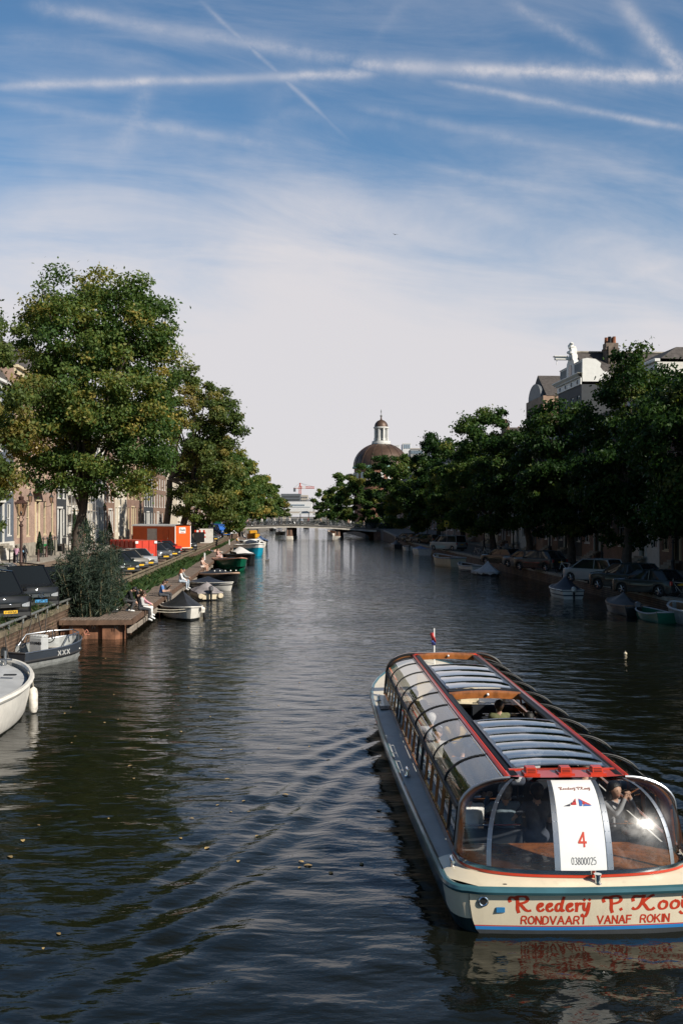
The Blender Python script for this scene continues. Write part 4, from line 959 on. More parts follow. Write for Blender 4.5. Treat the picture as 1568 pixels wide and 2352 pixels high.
# ---- grey aluminium sloop with console
h = Hull(3.95, 1.85, .62, .82, .62, .92, 2.8, .25, .3, .06)
A0 = head(.40, .92)
bt = boat('grey aluminium sloop with steering console and three white crosses on its dark side', (-10.85, 38.1, 0), A0, h)
h.shell(bt, m_bgrey); h.inner(bt, m_bgrey, .12); h.gunwale(bt, m_steel, .03)
h.band(bt, m_bnavy, .80, .985, 'side_panel', .012); h.gunwale(bt, m_rub, .05, 'rubbing_strip', 0, .02, .78)
b = MB(); b.box((0, -.25, .62), (.58, .40, .72), bev=.04); co_ = b.build('console', bw('console_grey', (.45, .46, .46), .5), bt)
b = MB(); b.box((0, -.25, 1.0), (.6, .36, .10), bev=.03); b.build('console_hood', bw('clear_plastic', (.55, .56, .56), .3, var=.4, vs=14), co_)
fnl = lambda x, y, z: (.0 + .06 - .30 + x, -.452 - z, .72 + y)
b = MB(); word(b, 'STORMER', .03, .0, .085, .02, fnl, width=.48); b.build('lettering', m_black, co_, smooth=False)
wheel(bt, (.20, .10, .98), .25, m_black, -.25)
b = MB(); b.tube([(-.9, -.3, .62), (-.88, .1, .98), (-.60, 1.25, 1.02), (0, 1.7, 1.04), (.60, 1.25, 1.02), (.88, .3, .98), (.92, -.05, .68)], .022, 6)
for x, y in ((-.6, 1.25), (.6, 1.25), (0, 1.7)): b.tube([(x, y, .7), (x, y, 1.02)], .018, 6)
b.build('rail', m_steel, bt)
thwarts(bt, h, m_bwhite, (.18, .78), .42); outboard(bt, -1.95, .35, m_bblack, m_bblack)
b = MB()
for i in range(3):
    y0 = -.35 + i * .25
    for a, e in (((0, 0), (.17, .17)), ((0, .17), (.17, 0))):
        P_ = [Vector((h.half(.4 + i * .08) * .995 + .016, y0 + a[0], .35 + a[1])), Vector((h.half(.4 + i * .08) * .995 + .016, y0 + e[0], .35 + e[1]))]
        d = (P_[1] - P_[0]).normalized(); n_ = Vector((0, -d.z, d.y)) * .024; o_ = Vector((.003 * (1 if a == (0, 0) else 2), 0, 0))
        b.add([P_[0] + n_ + o_, P_[0] - n_ + o_, P_[1] - n_ + o_, P_[1] + n_ + o_], [(0, 1, 2, 3)])
b.build('emblem', mat('emblem_grey', (.36, .36, .35), .6), bt, smooth=False)
for k, (a, e, sg) in enumerate((((-11.95, 40.4, 1.5), (-11.3, 36.9, .7), .35), ((-11.95, 41.2, 1.5), (-10.9, 38.4, .95), .25), ((-11.75, 36.4, 1.5), (-11.3, 35.8, .3), .3), ((-12.0, 42.6, 1.5), (-11.1, 38.8, .75), .4), ((-11.85, 38.9, 1.5), (-11.4, 37.2, .7), .2))):
    rope(('dark mooring line sagging from the pipe rail to the grey sloop stern', 'dark mooring line to the grey sloop console side', 'dark line hanging nearest the left picture edge down the quay brick', 'long dark line from the quay corner down into the grey sloop', 'short dark line between the rail knot and the grey sloop')[k], [a, e], m_ropeb, .022, sg)
# ---- boats along the jetty, near to far
h = Hull(5.4, 2.1, .55, .72, .5, .8, 2.1, .35, .3)
bt = boat('white bowed boat under a peaked black tarpaulin moored nearest along the jetty', (-8.45, 55.4, 0), head(.34, -1), h); h.shell(bt, m_bwhite); h.band(bt, m_bblack, .3, .62, 'waterline_band'); h.gunwale(bt, m_bwhite)
h.cover(bt, m_tarpb, .85, .55, .2, 0, .88, 1.2); fender(bt, lambda i: -1.02, lambda i: 1.0, .45, m_rub, 1, .1, .5)
b = MB(); b.lathe([(.05, 0), (.16, .04), (.18, .25), (.10, .32)], (-.75, 1.6, .3), 10); b.build('fender', m_fend, bt)
for k, dz in enumerate((0, .12)): rope(('pale upper bow line from the black covered boat to the jetty', 'pale lower bow line from the black covered boat to the jetty')[k], [(-9.15, 51.5, .75 - dz), (-7.72, 53.2, .62 - dz)], m_rope, .018, .06)
h = Hull(3.6, 1.6, .42, .5, .42, .98, 3.0, .15, .2)
bt = boat('cream inflatable dinghy under a crumpled grey cover with outboard', (-8.75, 67.0, 0), head(-.35, 1), h, 'inflatable_dinghy', 'dinghy')
for sg in (-1, 1):
    b = MB(); b.tube([(sg * (h.half(t) - .16), (t - .5) * h.L, .30 + .12 * t ** 3) for t in h.ts], [.14] + [.22] * 15 + [.2], 10); b.build('tube', m_bcream, bt)
b = MB(); b.box((0, -1.6, .28), (1.0, .1, .4), bev=.02); b.build('transom', m_bcream, bt)
h.z, h.zs, h.zb = .52, .52, .6; h.cover(bt, m_tarpg, .62, .35, .05, 0.02, 1, .9, .06); outboard(bt, -1.7, .5, bw('grey_cowling', (.14, .14, .15), .4), m_bblack)
h = Hull(4.6, 1.9, .52, .62, .5, .75, 2.0, .35, .3, .2)
bt = boat('small white speedboat with flat navy cover pointing out from the jetty', (-9.45, 75.4, 0), head(.72, -.6), h); h.shell(bt, m_bwhite); h.band(bt, m_bblack, .84, .90); h.gunwale(bt, m_bwhite, .04); h.cover(bt, m_tarpn, .42, .45, .04, 0, .86, 1.5, .012)
h = Hull(5.8, 2.3, .72, .92, .7, .7, 2.4, .35, .35, .1)
bt = boat('black sloop with tan rope fender and row of round white lights', (-9.75, 82.5, 0), head(.62, -.85), h); h.shell(bt, m_bblack); h.gunwale(bt, m_ltan, .075, out=.03); h.inner(bt, m_bblack, .2); h.cover(bt, m_tarpb, .4, .5, .02, .02, .92, .8, .02)
for i in range(5): b = MB(); b.ball((.85 - i * .42, 1.0 + .1 * i, 1.02), .06, 8); b.build('round_light', m_white, bt)
h = Hull(7.2, 2.9, .95, 1.25, .95, .7, 2.0, .5, .45, .14)
bt = boat('dark green wooden barge with salmon coloured gunwale', (-10.9, 103.4, 0), head(.40, -1), h); h.shell(bt, m_bgreen); h.gunwale(bt, bw('salmon_trim', (.46, .24, .17), .5), .06); h.inner(bt, m_bblack, .4); h.cover(bt, m_tarpb, .22, .5, .02, .02, .75, 1.2); fender(bt, lambda i: -1.35, lambda i: .4, .7, m_rub, 1, .14, .8)
h = Hull(6.8, 2.7, .95, 1.1, .9, .75, 2.2, .4, .4)
bt = boat('black boat with white tent cover behind the green barge', (-11.1, 115.5, 0), head(.45, -1), h); h.shell(bt, m_bblack); h.gunwale(bt, m_rub, .08); h.cover(bt, m_tarpb, .25, .5, .02, .02, .95, .7); fender(bt, lambda i: -1.4, lambda i: .2, .6, m_rub, 1, .14, .8)
b = MB(); b.loft([[(-1.0, -1.6, 1.15), (0, -1.5, 1.2), (1.0, -1.6, 1.15)], [(-.8, -.6, 1.3), (0, -.5, 1.85), (.8, -.6, 1.3)], [(-.8, .6, 1.3), (0, .5, 1.8), (.8, .6, 1.3)], [(-1.0, 1.6, 1.15), (0, 1.5, 1.2), (1.0, 1.6, 1.15)]]); b.build('tent_cover', m_tarpw, bt)
h = Hull(7.5, 3.2, 1.35, 1.65, 1.3, .75, 2.4, .4, .5, .1)
bt = boat('turquoise cabin cruiser with white topsides and black half moon fenders', (-12.1, 138.5, 0), head(.42, -1), h); h.shell(bt, m_bcyan); h.band(bt, m_white, .86, 1.0, 'topside_band', .015); h.gunwale(bt, m_white, .09); h.cover(bt, m_white, .12, .5, .0, 0, 1, .4, 0, 'deck')
b = MB(); b.box((0, -.8, 1.75), (1.9, 2.6, .55), bev=.15); c_ = b.build('cabin', m_white, bt)
b = MB(); b.box((0, .52, 1.8), (1.5, .04, .28)); b.box((.96, -.8, 1.8), (.03, 1.6, .26)); b.build('window', m_black, c_)
b = MB(); b.grid(lambda u, v: ((u * 2 - 1) * .9, .4 + v * 1.1, 2.05 - v * .3 - .2 * (u * 2 - 1) ** 2), 8, 4); b.build('spray_hood', m_tarpn, bt)
for i in range(4): b = MB(); b.ball((-1.5 + .12 * i * i, .2 + i * .85, 1.05), .2, 10, (.5, 1, .8)); b.build('fender', m_rub, bt)
fender(bt, lambda i: -1.7, lambda i: -1.2 - .5 * i, 1.1, m_rub, 2, .18, .95)
h = Hull(5.5, 2.3, .9, 1.1, .9, .8, 2.4)
bt = boat('small white cabin boat with dark windows behind the turquoise cruiser', (-13.2, 158.0, 0), head(.4, -1), h); h.shell(bt, m_bwhite); h.gunwale(bt, m_white); h.cover(bt, m_white, .1, .5, 0, 0, 1, .5, 0, 'deck')
b = MB(); b.box((0, -.3, 1.35), (1.6, 2.2, .7), bev=.2); c_ = b.build('cabin', m_white, bt); b = MB(); b.box((.35, .815, 1.42), (.5, .03, .3)); b.box((-.35, .815, 1.42), (.5, .03, .3)); b.build('window', m_black, c_)
h = Hull(6, 2.4, .7, .9, .7, .8)
bt = boat('white hulled boat under a white peaked sheet near the bridge', (-14.0, 176.0, 0), head(.4, -1), h); h.shell(bt, m_bwhite); h.cover(bt, m_tarpw, .9, .5, .1); h.gunwale(bt, m_bwhite)
h = Hull(6, 2.4, .6, .8, .6, .8)
bt = boat('boat under a faded blue sheet moored last before the bridge', (-15.1, 196.0, 0), head(.4, -1), h); h.shell(bt, m_bblack); h.cover(bt, m_tarpbl, .9, .45, .15); h.gunwale(bt, m_bblack)
h = Hull(6, 2.6, 1.3, 1.5, 1.3, .9)
bt = boat('yellow work boat lying under the left end of the bridge', (-18.6, 222.0, 0), head(.2, -1), h); h.shell(bt, m_orng); h.gunwale(bt, m_bblack); h.inner(bt, m_bblack, .6)
b = MB(); b.box((.2, 0, 1.6), (1.6, 2.2, .9), bev=.1); b.build('wheelhouse', m_orng, bt)
# ---- boats on the shaded right bank
def Lr(label, px, py, dx, dy, **k):
    h_ = Hull(**k); g = G(px, py, 0); return h_, boat(label, (g.x, g.y + 1.0, 0), head(dx, dy), h_)
h, bt = Lr('white boat with dark pitched cover and striped side against the shaded right quay', 1302, 1373, -.06, 1, L=4.3, B=1.75, z=.55, zb=.66); h.shell(bt, m_bwhite); h.band(bt, m_bnavy, .70, .78); h.gunwale(bt, m_bwhite); h.cover(bt, m_tarpn, .85, .42, .06, 0.0, .95, 1.1); outboard(bt, -2.1, .35, m_bwhite, m_bblack)
h, bt = Lr('dark sloop under a black cover below the shaded right quay', 1442, 1411, -.06, 1, L=4.4, B=1.6, z=.5, zb=.68); h.shell(bt, m_bblack); h.gunwale(bt, m_teak, .04); h.cover(bt, m_tarpb, .6, .5, .1); outboard(bt, -2.15, .35, mat('grey_cowling', (.14, .14, .15)), m_bblack)
h, bt = Lr('small dark green rowing boat by the shaded right quay', 1512, 1428, -.10, 1, L=3.7, B=1.4, z=.4, zb=.52); h.shell(bt, m_bgreen); h.inner(bt, m_bgreen, .12); h.gunwale(bt, m_wgrey, .04); thwarts(bt, h, m_teak, (.3, .6), .3)
h, bt = Lr('grey open boat cut by the right picture edge', 1600, 1436, -.06, 1, L=4.6, B=1.8, z=.7, zb=.9); h.shell(bt, m_bgrey); h.inner(bt, m_teak, .2); h.gunwale(bt, m_wgrey, .06)
h, bt = Lr('pale grey tent shaped boat cover riding low on the right', 1123, 1322, .25, -1, L=4.3, B=1.8, z=.30, zb=.36, zs=.3); h.shell(bt, m_bblack); h.cover(bt, m_tarpl, .95, .5, .16, 0, 1, 1.05, .03); h.gunwale(bt, m_bblack, .03)
h, bt = Lr('open white dinghy with dark inside beside the pale tent cover', 1080, 1312, -.30, 1, L=4.4, B=1.75, z=.5, zb=.72); h.shell(bt, m_bwhite); h.band(bt, m_bnavy, .3, .7, 'lower_hull'); h.inner(bt, m_bblack, .15); h.gunwale(bt, m_wgrey, .07); thwarts(bt, h, m_teak)
h, bt = Lr('large cream open sloop with brown interior on the right', 1028, 1301, -.35, 1, L=5.4, B=2.3, z=.9, zb=1.2, zs=.95); h.shell(bt, m_bcream); h.inner(bt, m_teak, .3); h.gunwale(bt, m_wgrey, .08); thwarts(bt, h, m_teak, (.25, .55), .6); wheel(bt, (.2, -1.0, 1.15), .3, m_teak, .4)
h, bt = Lr('boxy white boat with blue cover on the right', 966, 1275, -.20, 1, L=4.6, B=1.95, z=.85, zb=.9, zs=.85, tr=.98); h.shell(bt, m_bwhite); h.cover(bt, m_tarpbl, .35, .5, .04, 0, 1, .8); h.gunwale(bt, m_bwhite)
h, bt = Lr('small white outboard skiff far along the right quay', 936, 1264, -.1, 1, L=3.6, B=1.4, z=.5, zb=.62); h.shell(bt, m_bwhite); h.inner(bt, m_bblack, .15); h.gunwale(bt, m_bwhite); outboard(bt, -1.75, .35, m_bblack, m_bblack)
h, bt = Lr('black covered boat farthest along the right quay', 910, 1258, -.1, 1, L=4.4, B=1.7, z=.55, zb=.7); h.shell(bt, m_bblack); h.cover(bt, m_tarpb, .6, .5, .1); h.gunwale(bt, m_bblack)
# ---- boats beyond the bridge
h, bt = Lr('small dark motor boat with two people seen under the bridge', 645, 1228, .35, -1, L=6, B=2.3, z=.7, zb=.9); h.shell(bt, m_bblack); h.inner(bt, m_bwhite, .3); h.gunwale(bt, m_bblack)
bm1 = bt.location.copy()
h, bt = Lr('wooden boat behind the right bridge pier', 763, 1229, -.3, 1, L=6, B=2.2, z=.9, zb=1.2); h.shell(bt, m_bwhite); h.inner(bt, m_teak, .3); h.gunwale(bt, m_teak)
for k, (px, py, lab, mm) in enumerate(((626, 1219, 'white tented boat beyond the bridge at the left', m_tarpw), (703, 1214, 'dark barge beyond the bridge piers', m_tarpb), (820, 1222, 'dark moored boat in the shade beyond the bridge', m_tarpb))):
    h, bt = Lr(lab, px, py, .1, -1, L=7, B=2.5, z=.8, zb=1.0); h.shell(bt, m_bblack); h.cover(bt, mm, .7, .5, .1)
# ================================================================== parked vehicles
m_cglass = glass('car_glass', refl=1.0, ior=1.5, opaque=(.012, .015, .018)); m_tyre = mat('tyre', (.02, .02, .02), .8); m_rim = mat('alloy_rim', (.42, .43, .45), .3, .9)
m_lamp = mat('headlight_glass', (.62, .65, .68), .12, .5, var=.25, vs=30, coat=1); m_tail = mat('tail_light', (.30, .012, .01), .2, coat=1); m_trim = mat('black_plastic', (.022, .023, .025), .55)
m_plate = mat('yellow_plate', (.72, .42, .02), .5, var=.03); m_plateb = mat('blue_plate', (.05, .30, .62), .5, var=.03); m_ptxt = mat('plate_black', (.01, .01, .01), .5)
def paint(n, c): return mat('car_paint_' + n, c, .5, 0.25 if max(c) > .1 else 0, var=.03, coat=.8, spec=.08)
CARS = {  # L, W, H, bonnet top z, belt z, hood length, windscreen foot->roof run, roof end from rear, rear window run, ground clearance, tail height
 'van': dict(L=5.1, W=1.93, H=1.93, hz=1.12, bz=1.15, hood=.95, ws=.85, rr=.10, rw=.16, gc=.22, tz=1.15),
 'mpv': dict(L=4.3, W=1.76, H=1.62, hz=.98, bz=1.00, hood=.85, ws=.95, rr=.18, rw=.38, gc=.2, tz=1.0),
 'hatch': dict(L=4.15, W=1.75, H=1.48, hz=.92, bz=.95, hood=1.05, ws=.85, rr=.25, rw=.45, gc=.18, tz=.97),
 'suv': dict(L=4.45, W=1.84, H=1.66, hz=1.05, bz=1.08, hood=1.15, ws=.75, rr=.25, rw=.45, gc=.24, tz=1.1),
 'saloon': dict(L=4.5, W=1.78, H=1.45, hz=.92, bz=.95, hood=1.2, ws=.85, rr=.75, rw=.6, gc=.18, tz=.98)}
def car(label, x, y, z, hx, hy, kind='hatch', col=('dark', (.02, .022, .025)), plate=None, pm=None, grille=None, cat='car', name='parked_car', group='cars parked along the canal', detail=True, emblem=None, sticker=False):
    p = CARS[kind]; L, Wd, Hh = p['L'], p['W'], p['H']; pm = pm or m_plate; body = paint(*col)
    r = thing(name, label, cat, (x, y, z), math.atan2(-hx, hy), group)     # origin: ground under the front bumper
    yf, yr = 0.0, -L; wr_ = .33; axf, axr = -.86, -L + .78
    ys = sorted(set([0, -.03, -.08, -.16, -.28, -.4] + [axf + .40 * k / 6 for k in range(-6, 7)] + [axr + .40 * k / 6 for k in range(-6, 7)] + [-p['hood'], -p['hood'] - .4, -L / 2, -L / 2 - .5, -L + .28, -L + .12, -L + .04, -L]), reverse=True)
    def top(yv):
        d = -yv
        if d < p['hood']: k = d / p['hood']; return p['hz'] * (.74 + .26 * min(1, k / .16) ** .5) + (p['bz'] - p['hz']) * k if k < .16 else p['hz'] * (.93 + .07 * k) + (p['bz'] - p['hz']) * k
        e = L - d
        if e < .14: return p['tz'] * (.8 + .2 * (e / .14) ** .5)
        return p['bz'] + (p['tz'] - p['bz']) * max(0, (d - L * .6) / (L * .4))
    def hw(yv):
        d = -yv; e = L - d; k = 1.0
        if d < .55: k = .80 + .20 * (1 - (1 - d / .55) ** 2) ** .5
        if e < .4: k = min(k, .90 + .10 * (1 - (1 - e / .4) ** 2) ** .5)
        return Wd / 2 * k
    secs = []
    for yv in ys:
        w, zt = hw(yv), top(yv); zb = p['gc']
        for ax in (axf, axr):
            dd = abs(yv - ax)
            if dd < .40: zb = max(zb, p['gc'] * .4 + math.sqrt(max(0, .40 ** 2 - dd ** 2)) + .17)
        if yv > -.1 or yv < -L + .08: zb += .06
        zb = min(zb, zt - .12); m_ = zb + (zt - zb) * .45
        half = [(0, zb), (w * .9, zb), (w * .985, zb + .04), (w, m_), (w * .985, zt - .12), (w * .95, zt - .04), (w * .86, zt), (0, zt + .02)]
        bow = .17 * max(0, 1 + yv / .7) ** 1.5; f_ = lambda a: yv - bow * (a / (Wd / 2)) ** 2
        secs.append([(-a, f_(a), c_) for a, c_ in half] + [(a, f_(a), c_) for a, c_ in reversed(half[1:-1])])
    b = MB(); b.loft(secs, close=True, cap0=True, cap1=True); bo = b.build('body', body, r, ang=32)
    # greenhouse
    h0, h1 = -p['hood'], -p['hood'] - p['ws']; t1, t0 = -L + p['rr'] + p['rw'], -L + p['rr']
    wb, wt = Wd / 2 * .93, Wd / 2 * (.80 if kind != 'van' else .86); zb = p['bz'] - .03; zt = Hh - .05
    A = [(-wb * .93, h0, zb), (wb * .93, h0, zb), (-wt * .92, h1, zt), (wt * .92, h1, zt)]
    Bk = [(-wb * .93, t0, p['tz'] - .03), (wb * .93, t0, p['tz'] - .03), (-wt * .92, t1, zt), (wt * .92, t1, zt)]
    def lerp(a, c_, k): return tuple(a[i] + (c_[i] - a[i]) * k for i in range(3))
    def quad(nm, a, b_, c_, d, bow):     # a-b bottom, c-d top
        g_ = MB(); g_.grid(lambda u, v: (lambda q: (q[0] + bow[0] * math.sin(math.pi * u), q[1] + bow[1] * math.sin(math.pi * u), q[2] + bow[2] * math.sin(math.pi * u)))(lerp(lerp(a, b_, u), lerp(c_, d, u), v)), 8, 4); return g_.build(nm, m_cglass, r)
    quad('windscreen', *A, (0, .10, 0)); quad('rear_window', *Bk, (0, -.06, 0))
    for sg in (-1, 1):
        quad('side_window', (sg * wb, h0 - .05, zb), (sg * wb, t0 + .02, p['tz'] - .03), (sg * wt, h1 - .02, zt), (sg * wt, t1 + .02, zt), (sg * .03, 0, 0))
    b = MB(); b.grid(lambda u, v: (lambda k: (k * (wt + .01), h1 + .03 + (t1 - h1 - .06) * v, Hh - .06 + .06 * (1 - k * k) * (1 - .4 * (2 * v - 1) ** 4)))(u * 2 - 1), 8, 8)
    b.build('roof', body, r)
    b = MB()
    for sg in (-1, 1):
        b.tube([(sg * wb * .95, h0 + .02, zb), (sg * wt * .95, h1, zt + .02)], .035, 6); b.tube([(sg * wb * .95, t0, p['tz'] - .02), (sg * wt * .95, t1, zt + .02)], .05, 6)
        b.tube([(sg * wt, h1, zt + .01), (sg * (wt + .02), (h1 + t1) / 2, zt + .02), (sg * wt, t1, zt + .01)], .03, 6)
        mid = (h1 + t1) / 2; b.tube([(sg * (wb + .025), mid, zb), (sg * (wt + .035), mid, zt)], .03, 6)
    b.build('pillars', body if kind != 'van' else body, r)
    for sg in (-1, 1):
        for ax in (axf, axr):
            w_ = MB(); xx = sg * (Wd / 2 - .12); w_.ring((xx, ax, wr_), wr_ - .09, .085, 'x', 18, 8); wo_ = w_.build('wheel', m_tyre, r)
            w_ = MB(); c_ = xx + sg * .05
            for k in range(5): a = 2 * math.pi * k / 5; w_.tube([(c_, ax, wr_), (c_, ax + .2 * math.cos(a), wr_ + .2 * math.sin(a))], .03, 5)
            w_.ring((c_, ax, wr_), .21, .022, 'x', 16, 5); w_.ball((c_, ax, wr_), .045, 8); w_.build('rim', m_rim, wo_)
        b = MB(); b.box((sg * (Wd / 2 + .08), h0 - .28, p['bz'] + .06), (.17, .1, .14), bev=.04); b.build('mirror', body, r)
        zl = p['hz'] * .655
        b = MB(); b.loft([[(sg * Wd / 2 * a, -.17 * a * a - back + .022, zl + rise + dz * s_) for s_ in (-1, 1)] for a, back, dz, rise in ((.46, 0, .035, -.02), (.56, 0, .06, -.01), (.68, 0, .075, 0), (.78, .012, .085, .01), (.815, .05, .085, .02), (.87, .13, .075, .035), (.94, .28, .05, .06))])
        for v_ in range(len(b.v)): q_ = b.v[v_]; b.v[v_] = (q_[0] * 1.02, q_[1], q_[2])
        b.build('headlight', m_lamp, r)
        b = MB(); b.box((sg * Wd / 2 * .86, -L + .035, p['tz'] * .80), (.2, .1, .26), bev=.03); b.build('tail_light', m_tail, r)
    b = MB(); b.box((0, -.008, p['hz'] * .64), (Wd * .42, .05, .17), bev=.02)
    b.build('grille', m_trim, r)
    b = MB()
    for k in range(2 if not grille else 3): b.box((0, .02, p['hz'] * .64 - .05 + k * .05), (Wd * (.42 if grille else .38), .014, .016))
    b.build('grille_bars', m_chrome if grille else m_trim, r)
    b = MB(); b.box((0, -.005, p['gc'] + .17), (Wd * .80, .07, .20), bev=.04); b.box((0, -L + .01, p['gc'] + .16), (Wd * .9, .09, .2), bev=.03); b.build('bumper_trim', m_trim, r)
    if emblem:
        b = MB(); b.ring((0, .045, p['hz'] * .645), .105, .013, 'y', 18, 6)
        for k in range(3): a = math.pi / 2 + 2 * math.pi * k / 3; b.tube([(0, .045, p['hz'] * .645), (.1 * math.cos(a), .045, p['hz'] * .645 + .1 * math.sin(a))], [.02, .008], 5)
        b.build('emblem', m_chrome, r)
    else:
        b = MB(); b.ball((0, .02, p['hz'] * .68), .05, 8, (1.3, .35, .8)); b.build('emblem', m_chrome, r)
    if plate is not None:
        b = MB(); zpl = p['gc'] + .27; b.box((0, .043, zpl), (.52, .012, .115)); po = b.build('number_plate', pm, r)
        if detail and plate:
            b = MB(); word(b, plate, .21, zpl - .036, .072, .014, lambda xx, zz, o: (-xx + 0, .0505 + o * .3, zz), width=-.42) if False else word(b, plate, -.21, zpl - .036, .072, .014, lambda xx, zz, o: (-xx, .0505 + o * .3, zz), width=.42); b.build('plate_number', m_ptxt, po, smooth=False)
    else:
        b = MB(); b.box((0, -L - .03, p['tz'] * .72), (.52, .012, .115)); b.build('number_plate', m_plate, r)
    if sticker: b = MB(); b.box((-.55, h0 - .10, zb + .2), (.08, .012, .11)); b.build('sticker', m_white, r)
    return r
BK = ('black', (.010, .011, .013))
car('black van with yellow number plate cut by the left picture edge', -12.25, 38.7, ZL, .62, -.78, 'van', BK, 'V-606-LN', cat='van', name='parked_van')
car('black people carrier with chrome star grille and pale blue number plate', -12.55, 43.7, ZL, .60, -.80, 'van', BK, 'G-609-TB', m_plateb, True, cat='van', name='parked_van', emblem=True)
car('black people carrier half hidden by the willow bush, white sticker on windscreen', -12.75, 49.4, ZL, .62, -.78, 'mpv', BK, 'ZZ-LB-04', sticker=True)
car('dark green car behind the willow bush beside the grey beige hatchback', -14.2, 70.5, ZL, .66, -.75, 'hatch', ('darkgreen', (.015, .022, .022)), '')
car('grey beige hatchback next to the silver car near the grassy quay', -14.55, 75.8, ZL, .66, -.75, 'hatch', ('beige', (.22, .21, .19)), '')
car('silver hatchback parked against the red container', -14.5, 79.3, ZL, .64, -.77, 'hatch', ('silver', (.30, .315, .34)), '')
car('dark grey hatchback just right of the red container', -15.3, 91.2, ZL, .66, -.75, 'hatch', ('grey', (.07, .075, .085)), '')
car('black car between the dark grey hatchback and the small red car', -15.6, 97.8, ZL, .66, -.75, 'saloon', BK, '')
car('small bright red car in front of the orange site trailer', -16.6, 105.5, ZL, .7, -.71, 'hatch', ('red', (.50, .03, .015)), None)
car('black van with yellow plate to the right of the orange site trailer', -16.5, 114.0, ZL, .45, -.89, 'van', BK, '', cat='van', name='parked_van')
for k, (x, y, lab) in enumerate(((-19.0, 158, 'dark car beside the white hoarding panel'), (-19.6, 166, 'plum coloured car second from the white hoarding panel'), (-20.2, 174, 'black car next to the blue tipper van'))):
    car(lab, x, y, zl_at(y), .62, -.78, 'hatch', (('slate', (.05, .06, .075)), ('plum', (.05, .03, .035)), BK)[k], '', detail=False)
# blue tipper van
def tipper():
    r = thing('tipper_van', 'blue crew cab van with high load body parked beside the green kiosk', 'van', (-20.2, 183, zl_at(181)), math.atan2(-.55, -.83), 'vans by the bridge')
    bl = paint('blue', (.03, .12, .42))
    b = MB(); b.loft([[(-.85, y, .35), (.85, y, .35), (.9, y, zt * .8), (.8, y, zt), (-.8, y, zt), (-.9, y, zt * .8)] for y, zt in ((0, 1.0), (-.1, 1.1), (-.8, 1.25), (-1.3, 2.05), (-2.6, 2.1), (-2.65, 2.0))], close=True, cap0=True, cap1=True); b.build('cab', bl, r)
    b = MB(); b.box((0, -4.2, 1.3), (1.95, 3.0, 1.9), bev=.05); b.build('load_body', paint('deepblue', (.015, .04, .14)), r)
    b = MB(); b.add([(-.72, -.88, 1.36), (.72, -.88, 1.36), (.66, -1.24, 1.96), (-.66, -1.24, 1.96)], [(0, 1, 2, 3)]); b.build('windscreen', m_cglass, r)
    b = MB(); b.box((0, .02, .6), (1.6, .08, .3), bev=.03); b.build('bumper', m_trim, r)
    b = MB(); b.box((0, .07, .6), (.52, .02, .12)); b.build('number_plate', m_plate, r)
    for sg in (-1, 1):
        for y in (-.8, -4.6): b = MB(); b.ring((sg * .82, y, .34), .24, .1, 'x', 16, 8); b.build('wheel', m_tyre, r)
        b = MB(); b.box((sg * .62, .0, .92), (.3, .05, .16), bev=.03); b.build('headlight', m_lamp, r)
        b = MB(); b.box((sg * 1.05, -1.0, 1.5), (.15, .1, .3), bev=.04); b.build('mirror', m_trim, r)
tipper()
# orange site trailer
def trailer():
    hx, hy = .80, -.60; r = thing('site_trailer', 'bright orange site hut trailer with white sign and grey roof', 'trailer', (-16.9, 111.5, ZL), math.atan2(-hx, hy))
    org = mat('site_orange', (.62, .10, .015), .45, var=.06); gry = mat('trailer_roof_grey', (.42, .43, .43), .5)
    b = MB(); b.box((0, -3.3, 1.72), (2.3, 6.6, 2.35), bev=.03); b.build('cabin', org, r)
    b = MB(); b.loft([[(-1.22, y, 2.86), (-1.1, y, 3.02), (0, y, 3.08), (1.1, y, 3.02), (1.22, y, 2.86)] for y in (.08, -6.7)]); b.build('roof', gry, r)
    b = MB()
    for sg in (-1, 1): b.box((sg * 1.13, .005, 1.72), (.1, .06, 2.36), bev=.01)
    b.box((0, .005, .56), (2.3, .06, .06)); b.build('corner_trim', m_white, r)
    s_ = MB(); s_.box((.12, .03, 2.42), (.95, .04, .62)); sg_ = s_.build('sign', m_white, r)
    b = MB(); word(b, 'Boels', .38, 2.36, .26, .05, lambda xx, zz, o: (.16 - (xx - .38) + .30, .052 + o, zz), {**GLY}, width=.72, sm=1); b.build('lettering', m_ptxt, sg_, smooth=False)
    b = MB(); b.box((.12, .052, 2.22), (.5, .01, .07)); b.build('sign_bar', m_red, sg_)
    for sg in (-1, 1):
        b = MB(); b.box((sg * 1.155, -1.4, 1.6), (.03, .95, 1.9)); d_ = b.build('door', mat('site_orange_door', (.55, .085, .012), .45), r)
        b = MB(); b.box((sg * 1.18, -1.05, 1.55), (.03, .04, .15)); b.build('handle', m_chrome, d_)
        b = MB(); b.box((sg * 1.155, -3.5, 1.75), (.03, 1.5, 1.7)); b.build('shutter', mat('shutter_white', (.55, .55, .53), .6), r)
        b = MB(); b.ring((sg * .9, -3.4, .34), .24, .1, 'x', 16, 8); b.build('wheel', m_tyre, r)
    b = MB(); b.tube([(0, 0, .45), (0, 1.2, .42)], .05, 6); b.box((0, 1.2, .25), (.1, .1, .5)); b.build('tow_bar', m_steel, r)
trailer()
